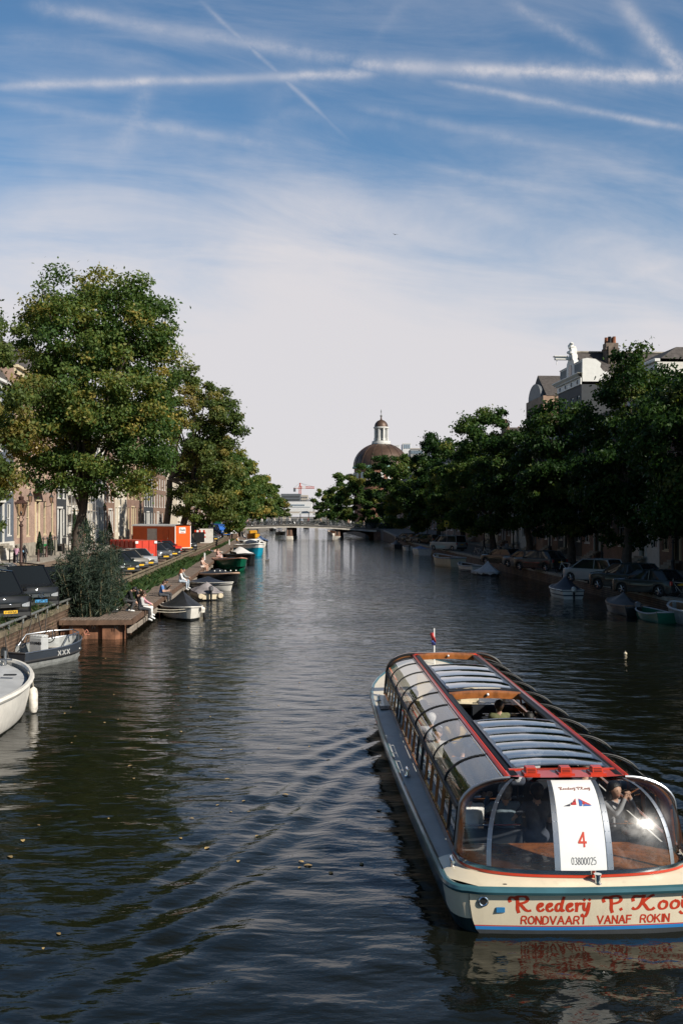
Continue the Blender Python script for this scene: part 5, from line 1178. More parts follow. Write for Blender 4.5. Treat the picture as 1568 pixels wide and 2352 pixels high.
def container():
    hx, hy = .58, -.815; r = thing('skip_container', 'red steel skip container with white corner marks among the parked cars', 'container', (-16.1, 86.2, ZL), math.atan2(-hx, hy))
    b = MB(); b.box((0, -2.6, 1.0), (1.9, 5.2, 1.9), bev=.02); b.build('box', mat('skip_red', (.55, .035, .012), .5, var=.12, streaks=.15), r)
    b = MB()
    for x in (-.9, -.3, .3, .9): b.box((x, .03, 1.0), (.07, .06, 1.88))
    for y in range(6): b.box((.97, -.4 - y * .9, 1.0), (.06, .1, 1.85)); b.box((-.97, -.4 - y * .9, 1.0), (.06, .1, 1.85))
    b.build('ribs', mat('skip_red', (.55, .035, .012), .5), r)
    for x in (-.84, .84): b = MB(); b.box((x, .04, 1.82), (.24, .07, .2)); b.build('corner_mark', m_white, r)
    b = MB(); b.box((0, -2.6, 1.96), (1.7, 4.9, .03)); b.build('net_cover', mat('skip_net', (.30, .06, .03), .9), r)
container()
# ---- right bank vehicles
def rcar(label, px, py, hx, hy, kind, col, **k):
    g = G(px, py, ZR); return car(label, g.x, g.y, ZR, hx, hy, kind, col, None, detail=False, **k)
SV = ('palesilver', (.30, .315, .32)); DK = ('darkgreen2', (.02, .026, .026)); GY = ('midgrey', (.085, .092, .10))
def rear(label, px, py, hx, hy, kind, col, **k):     # px,py: ground point under the rear bumper centre
    g = G(px, py, ZR); L = CARS[kind]['L']; n = math.hypot(hx, hy); return car(label, g.x + hx / n * L, g.y + hy / n * L, ZR, hx, hy, kind, col, None, detail=False, **k)
rear('silver people carrier parked behind the large right hand tree trunk', 1424, 1342, -.62, .78, 'mpv', SV)
rear('black off road car to the right of the big trunk, near the row of bicycles', 1508, 1361, -.62, .78, 'suv', DK)
rear('grey saloon leftmost of the pair above the tented boat cover', 1246, 1306, -.6, .8, 'hatch', GY)
rear('dark car in front of the lone bicycle on the right bank', 1286, 1314, -.6, .8, 'suv', DK)
for k, (px, py, lab, c_) in enumerate(((1060, 1266, 'pale pickup van farther along the right bank', SV), (1044, 1262, 'grey car left of the pale pickup van', GY), (1004, 1250, 'dark car rightmost of four in the shade near the bridge', DK), (986, 1248, 'grey car third of four in the shade near the bridge', GY), (968, 1247, 'dark car second of four in the shade near the bridge', DK), (950, 1245, 'grey car nearest the bridge on the right bank', GY), (1190, 1299, 'black scooter car beside the far right lamp', DK), (1560, 1392 - 20, 'dark car cut off by the right picture edge', DK))):
    rear(lab, px, py, -.6, .8, 'van' if k == 0 else 'hatch', c_)
# ================================================================== canal houses
m_pane = glass('window_pane', refl=1.0, ior=1.5, opaque=(.02, .022, .024)); m_wwhite = mat('window_white', (.72, .71, .67), .5, var=.05); m_wcream = mat('window_cream', (.62, .52, .34), .5, var=.05); m_wgreen = mat('door_green', (.012, .03, .022), .35)
m_roof = mat('roof_tiles', (.075, .065, .06), .8, var=.3, vs=3, bump=.6, bs=9); m_lead = mat('lead_grey', (.16, .17, .18), .6); m_curtain = mat('window_blind', (.50, .49, .46), .8)
def br(n, c): return mat(n, c, .85, var=.18, vs=.8, bump=.2, bs=30, brick=(1.0, (.75, .72, .68)))
m_br1 = br('salmon_brick', (.41, .29, .235)); m_br2 = br('brown_brick', (.23, .15, .11)); m_br3 = br('red_brown_brick', (.27, .175, .135)); m_dk = mat('charcoal_render', (.035, .04, .046), .7); m_slate = mat('blue_grey_render', (.105, .125, .155), .75, var=.1); m_stucco = mat('white_stucco', (.66, .63, .57), .75, var=.08, streaks=.15); m_stucco2 = mat('cream_stucco', (.60, .53, .42), .75, var=.08)
_win = {}
def window_mesh(w, h, trim, sash):
    key = (round(w, 2), round(h, 2), trim.name, sash)
    if key in _win: return _win[key]
    f = MB(); d = .10
    for sg in (-1, 1): f.box((sg * (w / 2 - .06), .0, h / 2), (.12, d, h))
    f.box((0, 0, .05), (w - .24, d, .1)); f.box((0, 0, h - .06), (w - .24, d, .12))
    f.box((0, -.01, h * .52), (w - .24, .07, .07))
    if sash: f.box((0, .012, h * .26), (.045, .05, h * .45)); f.box((0, .012, h * .75), (.045, .05, h * .42))
    f.box((0, -.06, -.06), (w + .16, .22, .1))
    fo = f.build('window', trim); p_ = MB(); p_.box((0, .035, h / 2), (w - .26, .012, h - .24)); po = p_.build('pane', m_pane, fo)
    _win[key] = (fo, po); return None, (fo, po)
def add_window(parent, x, z, w, h, trim, sash=True, rec=.16):
    k = window_mesh(w, h, trim, sash)
    if k[0] is None: fo, po = k[1]
    else:
        fo = k[0].copy(); COL.objects.link(fo); po = k[1].copy(); COL.objects.link(po); po.parent = fo
    fo.parent = parent; fo.location = (x, rec, z); return fo
def house(label, side, s, v0, v1, z0, Htop, wall, trim, bays=3, floors=None, gable='cornice', depth=11, door=1, wfrac=.52, ground=None, roofh=3.0, name='canal_house', plinth=.9, group='canal houses', sash=True, dcol=None):
    """local x runs along the facade, local -y is the outside"""
    Wd = v1 - v0
    if side < 0: r = thing(name, label, 'house', S(s, v0, z0), ANG + R(90), group)
    else: r = thing(name, label, 'house', S(s, v1, z0), ANG - R(90), group)
    Hh = Htop - z0; floors = floors or max(3, int(Hh / 3.7)); z = plinth + .3; rows = []
    wf = np.array([1.25 - .15 * i for i in range(floors)]); fh = (Hh - plinth - .6) * wf / wf.sum()
    zz = plinth
    for i in range(floors): rows.append((zz + fh[i] * .14, fh[i] * .72)); zz += fh[i]
    bw_ = Wd / bays; ww = bw_ * wfrac; holes = []
    for i, (zb, hh) in enumerate(rows):
        for j in range(bays):
            cx = bw_ * (j + .5); isd = (i == 0 and j == door)
            if isd: holes.append((cx, plinth - .1, min(ww, 1.7), hh + zb - plinth + .1, True))
            else: holes.append((cx, zb, ww, hh, False))
    xs = sorted(set([0, Wd] + [round(c + sg * w / 2, 4) for c, _, w, _, _ in holes for sg in (-1, 1)]))
    zs = sorted(set([0, Hh] + [round(k, 4) for _, zb, _, hh, _ in holes for k in (zb, zb + hh)]))
    def inhole(x, z_): return any(abs(x - c) < w / 2 and zb < z_ < zb + hh for c, zb, w, hh, _ in holes)
    b = MB()
    for x0, x1 in zip(xs, xs[1:]):
        for a, e in zip(zs, zs[1:]):
            if not inhole((x0 + x1) / 2, (a + e) / 2): b.add([(x0, 0, a), (x1, 0, a), (x1, 0, e), (x0, 0, e)], [(0, 1, 2, 3)])
    for c, zb, w, hh, _ in holes:
        a, e = c - w / 2, c + w / 2; d = .32
        b.add([(a, 0, zb), (e, 0, zb), (e, 0, zb + hh), (a, 0, zb + hh), (a, d, zb), (e, d, zb), (e, d, zb + hh), (a, d, zb + hh)], [(0, 1, 5, 4), (1, 2, 6, 5), (2, 3, 7, 6), (3, 0, 4, 7), (4, 5, 6, 7)])
    b.add([(0, 0, 0), (0, depth, 0), (0, depth, Hh), (0, 0, Hh), (Wd, 0, 0), (Wd, depth, 0), (Wd, depth, Hh), (Wd, 0, Hh)], [(0, 1, 2, 3), (4, 7, 6, 5), (1, 5, 6, 2), (3, 2, 6, 7)])
    b.build('wall', wall, r, smooth=False)
    if ground:
        b = MB(); b.box((Wd / 2, -.04, plinth * .5), (Wd, .08, plinth)); b.build('plinth', ground, r)
    for c, zb, w, hh, isd in holes:
        if isd:
            d_ = MB(); d_.box((c, .22, zb + hh * .36), (w - .02, .08, hh * .72)); do = d_.build('door', dcol or m_wgreen, r)
            d_ = MB(); d_.box((c + w * .3, .16, zb + 1.1), (.05, .06, .12)); d_.build('handle', m_chrome, do)
            for sg in (-1, 1): d_ = MB(); d_.box((c + sg * (w / 2 + .06), -.05, zb + hh / 2), (.16, .14, hh)); d_.build('door_jamb', trim, r)
            d_ = MB(); d_.box((c, .2, zb + hh * .87), (w - .1, .05, hh * .24)); d_.build('fanlight', m_pane, do)
            d_ = MB(); d_.box((c, -.10, zb + hh + .1), (w + .5, .28, .2)); d_.build('door_head', trim, r)
            d_ = MB()
            n = max(2, int((zb) / .18))
            for k in range(n): d_.box((c, -.25 - .28 * (n - 1 - k) - .14, (k + .5) * zb / n), (w + .5, .28 + (0 if k else 0), zb / n - .004))
            d_.build('stoop', m_stone, r)
        else: add_window(r, c, zb, w - .02, hh - .02, trim, sash)
    if gable == 'cornice':
        b = MB(); b.box((Wd / 2, -.18, Hh + .14), (Wd + .1, .5, .28), bev=.04); b.box((Wd / 2, -.08, Hh - .28), (Wd, .16, .5)); b.build('cornice', trim, r)
        ro = MB(); ro.loft([[(0, .1, Hh + .29), (Wd, .1, Hh + .29)], [(Wd * .12, 1.8, Hh + roofh), (Wd * .88, 1.8, Hh + roofh)], [(Wd * .12, depth - 1, Hh + roofh), (Wd * .88, depth - 1, Hh + roofh)], [(0, depth, Hh), (Wd, depth, Hh)]])
        ro.loft([[(0, .1, Hh + .29), (0, depth, Hh)], [(Wd * .12, 1.8, Hh + roofh), (Wd * .12, depth - 1, Hh + roofh)]]); ro.loft([[(Wd, .1, Hh + .29), (Wd, depth, Hh)], [(Wd * .88, 1.8, Hh + roofh), (Wd * .88, depth - 1, Hh + roofh)]])
        ro_ = ro.build('roof', m_roof, r, smooth=False)
    else:
        n = 12; gp = []
        if gable == 'round': gp = [(Wd / 2 - Wd * .36 * math.cos(math.pi * i / n), Hh + 1.9 * math.sin(math.pi * i / n)) for i in range(n + 1)]
        elif gable == 'neck': gp = [(0, Hh), (.2, Hh + .4), (Wd * .12, Hh + .8), (Wd * .2, Hh + 1.8), (Wd * .3, Hh + 2.2), (Wd * .3, Hh + 3.4), (Wd * .4, Hh + 3.6), (Wd * .5, Hh + 4.2), (Wd * .6, Hh + 3.6), (Wd * .7, Hh + 3.4), (Wd * .7, Hh + 2.2), (Wd * .8, Hh + 1.8), (Wd * .88, Hh + .8), (Wd - .2, Hh + .4), (Wd, Hh)]
        b = MB(); b.prism(gp, -.02, .4, 'y'); b.build('gable', wall if gable == 'neck' else trim, r, smooth=False)
        ro = MB(); ro.prism([(-.05, Hh), (Wd / 2, Hh + 3), (Wd + .05, Hh)], .42, depth, 'y'); ro_ = ro.build('roof', m_roof, r, smooth=False)
    c_ = MB(); c_.box((Wd * .8, depth * .55, Hh + roofh + .3), (.9, .7, 1.6)); c_.build('chimney', m_br2, ro_)
    for k in (-.2, .2): c_ = MB(); c_.lathe([(.13, 0), (.1, .5)], (Wd * .8 + k, depth * .55, Hh + roofh + 1.1), 8); c_.build('chimney_pot', mat('terracotta', (.33, .13, .07), .8), ro_)
    return r
SFL = -24.3
LH = [(66, 76, 'dark brick house at the left picture edge behind the crown of the nearest tree', m_br2, m_wwhite, 15.2, 3, {}),
 (76, 87.5, 'white panelled house front leftmost in the picture', m_stucco, m_wwhite, 14.5, 3, {}),
 (87.5, 96.5, 'blue grey rendered house with tall white windows at the left edge', m_slate, m_wwhite, 15.5, 3, dict(ground=m_stucco, plinth=1.6, wfrac=.5)),
 (96.6, 114.5, 'wide salmon brick house with hooded white door and cream window frames', m_br1, m_wcream, 17.5, 5, dict(door=2, wfrac=.40, ground=m_stone, plinth=1.3, dcol=m_wwhite)),
 (114.6, 119.8, 'narrow charcoal house with white windows beside the salmon brick house', m_dk, m_wwhite, 16.0, 2, dict(wfrac=.56, door=0)),
 (119.9, 129, 'white stucco house behind the scaffolding', m_stucco, m_wwhite, 16.5, 4, dict(wfrac=.45)),
 (129.1, 137, 'cream stucco house to the right of the big tree trunk', m_stucco2, m_wwhite, 15.0, 3, {}),
 (137.1, 145, 'pale stucco house with wall lantern behind the willow bush', m_stucco, m_wwhite, 17.0, 3, {}),
 (145.1, 154, 'brown brick house right of the pale stucco house with lantern', m_br3, m_wwhite, 16.0, 3, {}),
 (154.1, 166, 'cream fronted house with tall windows just left of the twin trunks', m_stucco2, m_wwhite, 17.5, 4, {}),
 (166.1, 186, 'tall red brown brick house seen end on beside the twin tree trunks', m_br3, m_wcream, 18.0, 5, {}),
 (186.1, 200, 'dark house with white ground floor glimpsed between the twin trunks', m_dk, m_wwhite, 15.0, 4, {}),
 (200.1, 222, 'brown brick row house farthest along the sunlit side', m_br2, m_wwhite, 15.0, 5, {}),
 (245, 262, 'pale house glimpsed under the elms beyond the bridge on the left', m_stucco2, m_wwhite, 14.0, 4, {}),
 (262.1, 280, 'brick house behind the elms beyond the bridge on the left', m_br2, m_wwhite, 15.0, 4, {}),
 (280.1, 310, 'dark house row behind the second elm beyond the bridge', m_br3, m_wwhite, 14.0, 6, {}),
 (310.1, 350, 'long brown house far beyond the bridge on the left', m_br2, m_wwhite, 14.0, 7, {})]
for v0, v1, lab, wl, tr_, ht, bays, kw in LH:
    house(lab, -1, SFL, v0, v1, ZL + .1, ht + ZL, wl, tr_, bays, **kw)
SFR = 31.6
RH = [(40, 52, 'dark brick house at the right edge nearest the viewer', m_br2, m_wwhite, 14.5, 4, 'cornice', {}),
 (52.1, 64, 'shaded brown house front behind the right hand bicycles', m_br3, m_wwhite, 14.0, 4, 'cornice', {}),
 (64.1, 78, 'brown house outside the row of lamps at the right picture edge', m_br3, m_wwhite, 14.0, 4, 'cornice', {}),
 (78.1, 86, 'dark brick house behind the black off road car', m_br2, m_wcream, 13.0, 3, 'cornice', dict(roofh=1.2)),
 (86.1, 94, 'white house behind the big right trunk, its upper side wall above the trees', m_stucco, m_wwhite, 17.4, 3, 'cornice', dict(roofh=1.4)),
 (94.1, 108.8, 'brown house hidden by trees left of the white painted house', m_br3, m_wwhite, 13.6, 4, 'cornice', dict(roofh=1.6)),
 (118.4, 125, 'brick house beside the white necked gable house, under trees', m_br2, m_wwhite, 13.8, 3, 'cornice', dict(roofh=1.4)),
 (125.1, 134, 'brown brick house with bare sunlit side wall and rounded gable top', mat('bare_side_brick', (.36, .24, .17), .85, var=.25, vs=.8), m_lead, 19.0, 3, 'round', {}),
 (134.1, 143, 'white fronted house in deep shade along the right bank', m_stucco, m_wwhite, 13.5, 3, 'cornice', {}),
 (143.1, 152, 'brick house in deep shade behind the pale pickup van', m_br2, m_wwhite, 14, 3, 'neck', {}),
 (152.1, 162, 'pale house behind the four shaded cars', m_stucco2, m_wwhite, 14, 4, 'cornice', {}),
 (162.1, 176, 'dark house near the right end of the bridge', m_br2, m_wwhite, 14, 4, 'cornice', {}),
 (176.1, 196, 'house farthest along the shaded right bank', m_br3, m_wwhite, 14, 5, 'cornice', {}),
 (196.1, 216, 'dark house behind the upright elm by the bridge end', m_br2, m_wwhite, 14, 5, 'cornice', {}),
 (216.1, 240, 'house at the right bridge corner behind dense trees', m_br3, m_wwhite, 13, 5, 'cornice', {}),
 (250, 290, 'shaded house beyond the bridge on the right, behind the broad elm', m_br2, m_wwhite, 12, 7, 'cornice', {}),
 (290.1, 340, 'far house below the church dome behind the slim elm', m_br3, m_wwhite, 11, 8, 'cornice', {})]
for v0, v1, lab, wl, tr_, ht, bays, gb, kw in RH:
    house(lab, 1, SFR, v0, v1, ZR + .1, ht + ZR, wl, tr_, bays, gable=gb, **kw)
# ---- the tall house whose white gable top rises above the trees
def gable_house():
    v0, v1 = 108.9, 118.3; Wd = v1 - v0
    r = house('tall charcoal house with white ornamental gable top, hoist beam and tiled roof', 1, SFR, v0, v1, ZR + .1, 19.2, m_dk, m_wwhite, 4, gable='cornice', depth=13, roofh=.5, name='gabled_house')
    for ch in list(r.children):
        if ch.name.startswith(('roof',)):
            for g in list(ch.children): bpy.data.objects.remove(g)
            bpy.data.objects.remove(ch)
        elif ch.name.startswith('cornice'): bpy.data.objects.remove(ch)
    z = 19.2 - ZR - .1
    b = MB(); b.box((Wd / 2, -.05, z + .35), (Wd, .12, .7)); b.build('frieze', m_wwhite, r)
    b = MB(); b.loft([[(-.05, -.1, z + .7), (-.35, -.45, z + .95), (-.5, -.6, z + 1.1), (-.5, -.6, z + 1.2), (0, .1, z + 1.25)], [(Wd + .05, -.1, z + .7), (Wd + .35, -.45, z + .95), (Wd + .5, -.6, z + 1.1), (Wd + .5, -.6, z + 1.2), (Wd, .1, z + 1.25)]])
    for k in range(26): b.box((.2 + k * (Wd - .4) / 25, -.24, z + .78), (.18, .24, .13))
    b.build('cornice', m_wwhite, r)
    for k in range(4):
        b = MB(); b.lathe([(.22, 0), (.22, .04)], (0, 0, 0), 12); o = b.build('roundel', m_lead, r); o.location = (1.2 + k * (Wd - 2.4) / 3, -.12, z + .36); o.rotation_euler = (R(90), 0, 0)
    for x0, x1 in ((.3, 3.2), (Wd - 3.2, Wd - .3)):
        b = MB(); b.box(((x0 + x1) / 2, .3, z + 2.35), (x1 - x0, .3, 2.1)); b.box(((x0 + x1) / 2, .3, z + 3.46), (x1 - x0 + .2, .45, .12)); b.box(((x0 + x1) / 2, .3, z + 1.32), (x1 - x0 + .1, .42, .12))
        b.build('attic_parapet', m_wwhite, r)
    b = MB()
    for x0, x1 in ((.3, 3.2), (Wd - 3.2, Wd - .3)):
        for k in range(6): b.box((x0 + .35 + k * (x1 - x0 - .7) / 5, .12, z + 2.35), (.1, .06, 1.7))
    b.build('parapet_bars', m_lead, r)
    b = MB(); b.prism([(4.0, z + 1.2), (4.0, z + 3.2), (4.15, z + 4.0), (4.6, z + 4.5), (4.75, z + 5.2), (5.05, z + 5.5), (5.0, z + 6.2), (5.25, z + 6.6), (5.55, z + 7.0), (5.85, z + 6.6), (6.1, z + 6.2), (6.05, z + 5.5), (6.35, z + 5.2), (6.5, z + 4.5), (6.95, z + 4.0), (7.1, z + 3.2), (7.1, z + 1.2)], .1, .7, 'y'); gb = b.build('gable_top', m_wwhite, r)
    b = MB(); b.prism([(5.55 + .62 * math.cos(a), z + 3.0 + .62 * math.sin(a)) for a in np.linspace(0, math.pi, 9)] + [(4.93, z + 1.7), (6.17, z + 1.7)], .06, .1, 'y'); b.build('window', m_pane, gb)
    b = MB(); b.tube([(5.55, .3, z + 6.6), (5.3, .2, z + 7.1), (5.5, .3, z + 7.5), (5.8, .3, z + 7.3)], [.4, .32, .24, .1], 8); b.ball((5.2, .1, z + 5.9), .32, 8); b.ball((5.95, .1, z + 5.6), .34, 8); b.build('crest_carving', m_wwhite, gb)
    b = MB(); b.box((5.55, -.75, z + 4.75), (.45, 1.8, .55), bev=.05); b.box((5.55, -1.0, z + 5.1), (.8, 1.5, .14)); b.tube([(5.55, -1.4, z + 4.5), (5.55, -1.4, z + 3.6)], .04, 5); b.build('hoist_beam', m_wwhite, r)
    # sunlit side wall of the attic with a curved edge (at the near end of the front)
    b = MB(); b.prism([(.1, z + 1.25), (.1, z + 3.6), (.6, z + 3.75), (1.5, z + 3.6), (2.1, z + 2.9), (2.0, z + 2.2), (2.3, z + 1.6), (3.2, z + 1.2), (3.2, z + .3), (.1, z + .3)], Wd - .35, Wd, 'x'); b.build('side_wall', m_wwhite, r)
    ro = MB(); ro.loft([[(.2, .7, z + .9), (.2, 13, z + .9)], [(Wd / 2, .7, z + 5.2), (Wd / 2, 13, z + 5.2)], [(Wd - .4, .7, z + .9), (Wd - .4, 13, z + .9)]])
    ro.prism([(.2, z + .9), (Wd / 2, z + 5.2), (Wd - .4, z + .9)], .7, .75, 'y'); rr = ro.build('roof', m_roof, r, smooth=False)
    b = MB(); b.box((Wd / 2, 6.8, z + 5.3), (.3, 12.2, .2)); b.build('ridge', m_stone, rr)
    b = MB(); b.box((Wd - 3.4, 4.2, z + 4.2), (1.2, 1.35, 4.2)); b.box((Wd - 3.4, 4.2, z + 5.4), (1.4, 1.55, .25)); b.box((Wd - 2.7, 3.9, z + 4.0), (.25, .35, 3.6)); b.box((Wd - 2.7, 4.6, z + 4.0), (.25, .35, 3.4)); ch = b.build('chimney', mat('chimney_brick', (.15, .115, .09), .85, var=.3), rr)
    for k, (dx_, dy_) in enumerate(((-.4, -.6), (.2, -.3), (.3, .5), (-.3, .6))):
        b = MB(); b.lathe([(.22, 0), (.18, .95), (.2, 1.0)], (Wd - 3.4 + dx_, 4.2 + dy_ * .6, z + 6.3), 8); b.build('chimney_pot', mat('terracotta', (.33, .13, .07), .8) if k % 2 == 0 else m_black, ch)
    for ch_ in [o for o in r.children_recursive if o.type == 'MESH' and o.name.split('.')[0] in ('attic_parapet', 'parapet_bars', 'gable_top', 'window', 'crest_carving', 'hoist_beam', 'side_wall', 'roof', 'ridge', 'chimney', 'chimney_pot')]:
        k_ = .72 if ch_.name.split('.')[0] in ('roof', 'ridge', 'chimney', 'chimney_pot') else .62
        if ch_.data.users > 1: continue
        if ch_.name.split('.')[0] in ('gable_top', 'window', 'crest_carving', 'hoist_beam'):
            for v_ in ch_.data.vertices: v_.co.x += Wd / 2 - 5.55
        for v_ in ch_.data.vertices:
            if v_.co.z > z + 1.2: v_.co.z = z + 1.2 + (v_.co.z - z - 1.2) * k_
gable_house()
# hood over the salmon house door, wall lanterns, stoop rails
def onfacade(v, z, out=0.0): return S(SFL + out, v, z)
hr = [o for o in bpy.data.objects if o.get('label', '').startswith('wide salmon')][0]
cxd = (114.5 - 96.6) / 2
b = MB(); b.loft([[(cxd - 1.9, -.02, 6.25), (cxd + 1.9, -.02, 6.25)], [(cxd - 1.9, -1.1, 6.2), (cxd + 1.9, -1.1, 6.2)], [(cxd - 1.9, -1.1, 6.4), (cxd + 1.9, -1.1, 6.4)], [(cxd - 1.0, -.3, 7.3), (cxd + 1.0, -.3, 7.3)], [(cxd - .8, -.02, 7.6), (cxd + .8, -.02, 7.6)]], cap0=False)
b.add([(cxd + sg * 1.9, -1.1, 6.4) for sg in ()], []); b.build('door_hood', mat('lead_hood', (.20, .19, .165), .7), hr)
# ================================================================== trees
def leaf_mat(name, dark, mid, yel, trans=.3):
    if name in MATS: return MATS[name]
    m = bpy.data.materials.new(name); m.use_nodes = True; MATS[name] = m
    t = NT(m.node_tree); p = t.n['Principled BSDF']; out = t.n['Material Output']
    at = t.new('ShaderNodeAttribute', attribute_name='tone')
    r = t.new('ShaderNodeValToRGB'); t.l.new(at.outputs['Fac'], r.inputs[0]); e = r.color_ramp.elements
    e[0].position = 0; e[0].color = (*dark, 1); e[1].position = 1; e[1].color = (*yel, 1); k = e.new(.5); k.color = (*mid, 1)
    t.l.new(r.outputs[0], p.inputs['Base Color']); p.inputs['Roughness'].default_value = .48; p.inputs['Specular IOR Level'].default_value = .2
    tr = t.new('ShaderNodeBsdfTranslucent'); t.l.new(t.mix(1.0, r.outputs[0], (1.25, 1.2, .5), 'MULTIPLY'), tr.inputs[0])
    mx = t.new('ShaderNodeMixShader'); mx.inputs[0].default_value = trans
    t.l.new(p.outputs[0], mx.inputs[1]); t.l.new(tr.outputs[0], mx.inputs[2]); t.l.new(mx.outputs[0], out.inputs[0]); return m
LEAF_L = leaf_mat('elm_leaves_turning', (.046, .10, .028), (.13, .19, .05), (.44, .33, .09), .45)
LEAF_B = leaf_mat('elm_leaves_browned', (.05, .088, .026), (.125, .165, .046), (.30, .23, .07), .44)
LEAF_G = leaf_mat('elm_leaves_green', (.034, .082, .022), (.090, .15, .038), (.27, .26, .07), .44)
LEAF_SHADE = leaf_mat('elm_leaves_shaded', (.017, .046, .011), (.040, .084, .018), (.14, .16, .042), .36)  # elm leaves darkened in colour to stand for the right bank's shade
m_bark = mat('elm_bark', (.075, .058, .045), .9, var=.35, vs=3, bump=.8, bs=9)
def leaves(P, N, size, rng, aspect=.62):
    n = len(P); N = N / (np.linalg.norm(N, axis=1, keepdims=True) + 1e-9)
    t = rng.normal(size=(n, 3)); t[:, 2] -= .5; t -= N * (t * N).sum(1, keepdims=True); t /= np.linalg.norm(t, axis=1, keepdims=True) + 1e-9
    b = np.cross(N, t); s = (size * rng.uniform(.65, 1.35, n))[:, None]
    V = np.stack([P - t * s * .5, P + b * s * aspect * .5 + t * s * .06, P + t * s * .5 + N * s * -.08, P - b * s * aspect * .5 + t * s * .06], 1).reshape(-1, 3)
    return V, np.arange(n * 4).reshape(n, 4)
def tree(label, base, ells, n, size, m, tr=.35, seed=0, fork=4.5, clr=1.0, yel=.25, lean=(0, 0), stems=1, group='elm trees along the canal', kind='elm_tree', shell=.62, nlimb=16):
    if len(ells) < 6:
        zb_ = min(e[2] - e[5] for e in ells); k_ = .62 if base[1] < 240 else .5
        ells = list(ells) + [(sum(e[0] for e in ells) / len(ells), base[1], zb_ * k_ + (4.0 if base[0] < -20 and base[1] > 165 else 2.2), max(e[3] for e in ells) * .95, max(e[4] for e in ells) * .9, 2.6)]; n = int(n * 1.55); size *= 1.08
    rng = np.random.RandomState(seed + 11); root = thing(name=kind, label=label, cat='tree', loc=base, group=group)
    bx = np.array(base); E = [np.array(e, float) for e in ells]
    w = np.array([(e[3] * e[4] * e[5]) ** .667 for e in E]); w /= w.sum(); C = []; Y = []
    nc = max(30, int(n / 260))
    for e, k in zip(E, w):
        q = int(round(nc * k)) + 3; d = rng.normal(size=(q, 3)); d[:, 2] += .15; d /= np.linalg.norm(d, axis=1, keepdims=True)
        r = shell + (1.05 - shell) * rng.rand(q) ** .7; C.append(e[:3] + d * r[:, None] * e[3:6])
    C = np.concatenate(C); nc = len(C); yl = np.clip(rng.beta(1.2, 2.6, nc) + (yel - .3), 0, 1)
    cr = clr * rng.uniform(.55, 1.25, nc); wt = cr ** 2; wt /= wt.sum()
    idx = rng.choice(nc, n, p=wt); g = rng.normal(size=(n, 3)); g /= np.linalg.norm(g, axis=1, keepdims=True); rad = rng.rand(n) ** .5
    off = g * (rad * cr[idx])[:, None] * np.array([1.0, 1.0, .62]); P = C[idx] + off
    tw = rng.rand(n) < .06; P[tw] += g[tw] * (cr[idx][tw] * .55)[:, None] * np.array([1, 1, .8])
    ctr = sum(e[:3] * k for e, k in zip(E, w)); N = rng.normal(size=(n, 3)) * .75 + off / cr[idx][:, None] * .7 + (P - ctr) / np.linalg.norm(P - ctr, axis=1, keepdims=True) * .35; N[:, 2] += .35
    V, Q = leaves(P - bx, N, size, rng)
    tone = np.clip(yl[idx] + rng.normal(size=n) * .13, 0, 1)
    o = npmesh('crown', V, Q, m, root, False); a = o.data.attributes.new('tone', 'FLOAT', 'POINT'); a.data.foreach_set('value', np.repeat(tone, 4).astype(np.float32))
    b = MB(); top = ctr - bx
    for st in range(stems):
        o0 = np.array([(st - (stems - 1) / 2) * 2.4 * tr * 1.6, st * .6, 0]); f = o0 + np.array([top[0] * .25 + lean[0] + (st - (stems - 1) / 2) * 1.2, top[1] * .25 + lean[1], fork]); t2 = np.array([top[0] * .8, top[1] * .8, top[2] * 1.05])
        wob = lambda k: np.array([math.sin(k * 2.1 + seed) * .12, math.cos(k * 1.7 + seed) * .1, 0])
        b.tube([o0 + (0, 0, -.3), o0 * 1.0 + (f - o0) * .08, o0 + (f - o0) * .35 + wob(1), o0 + (f - o0) * .7 + wob(2), f], [tr * 1.6, tr * 1.2, tr, tr * .92, tr * .85], 10)
        b.tube([f, f + (t2 - f) * .35 + wob(3) * 2, f + (t2 - f) * .7 + wob(4) * 3, t2], [tr * .8, tr * .55, tr * .3, .04], 8)
        sel = rng.choice(nc, min(nc, nlimb), replace=False)
        for i in sel:
            e = C[i] - bx; k = rng.uniform(0, .6); s0 = f + (t2 - f) * k
            if e[2] < s0[2] - 1.5: s0 = f
            mid = s0 + (e - s0) * .5 + np.array([0, 0, .5 + .06 * np.linalg.norm(e - s0)]); r0 = tr * (.5 - .35 * k)
            b.tube([s0, s0 + (mid - s0) * .5 + wob(i), mid + wob(i + 2), mid + (e - mid) * .6, e], [r0, r0 * .75, r0 * .5, r0 * .3, .02], 6)
    b.build('trunk', m_bark, root); return root
GL, GR = 'elm trees on the sunlit left bank', 'elm trees on the shaded right bank'
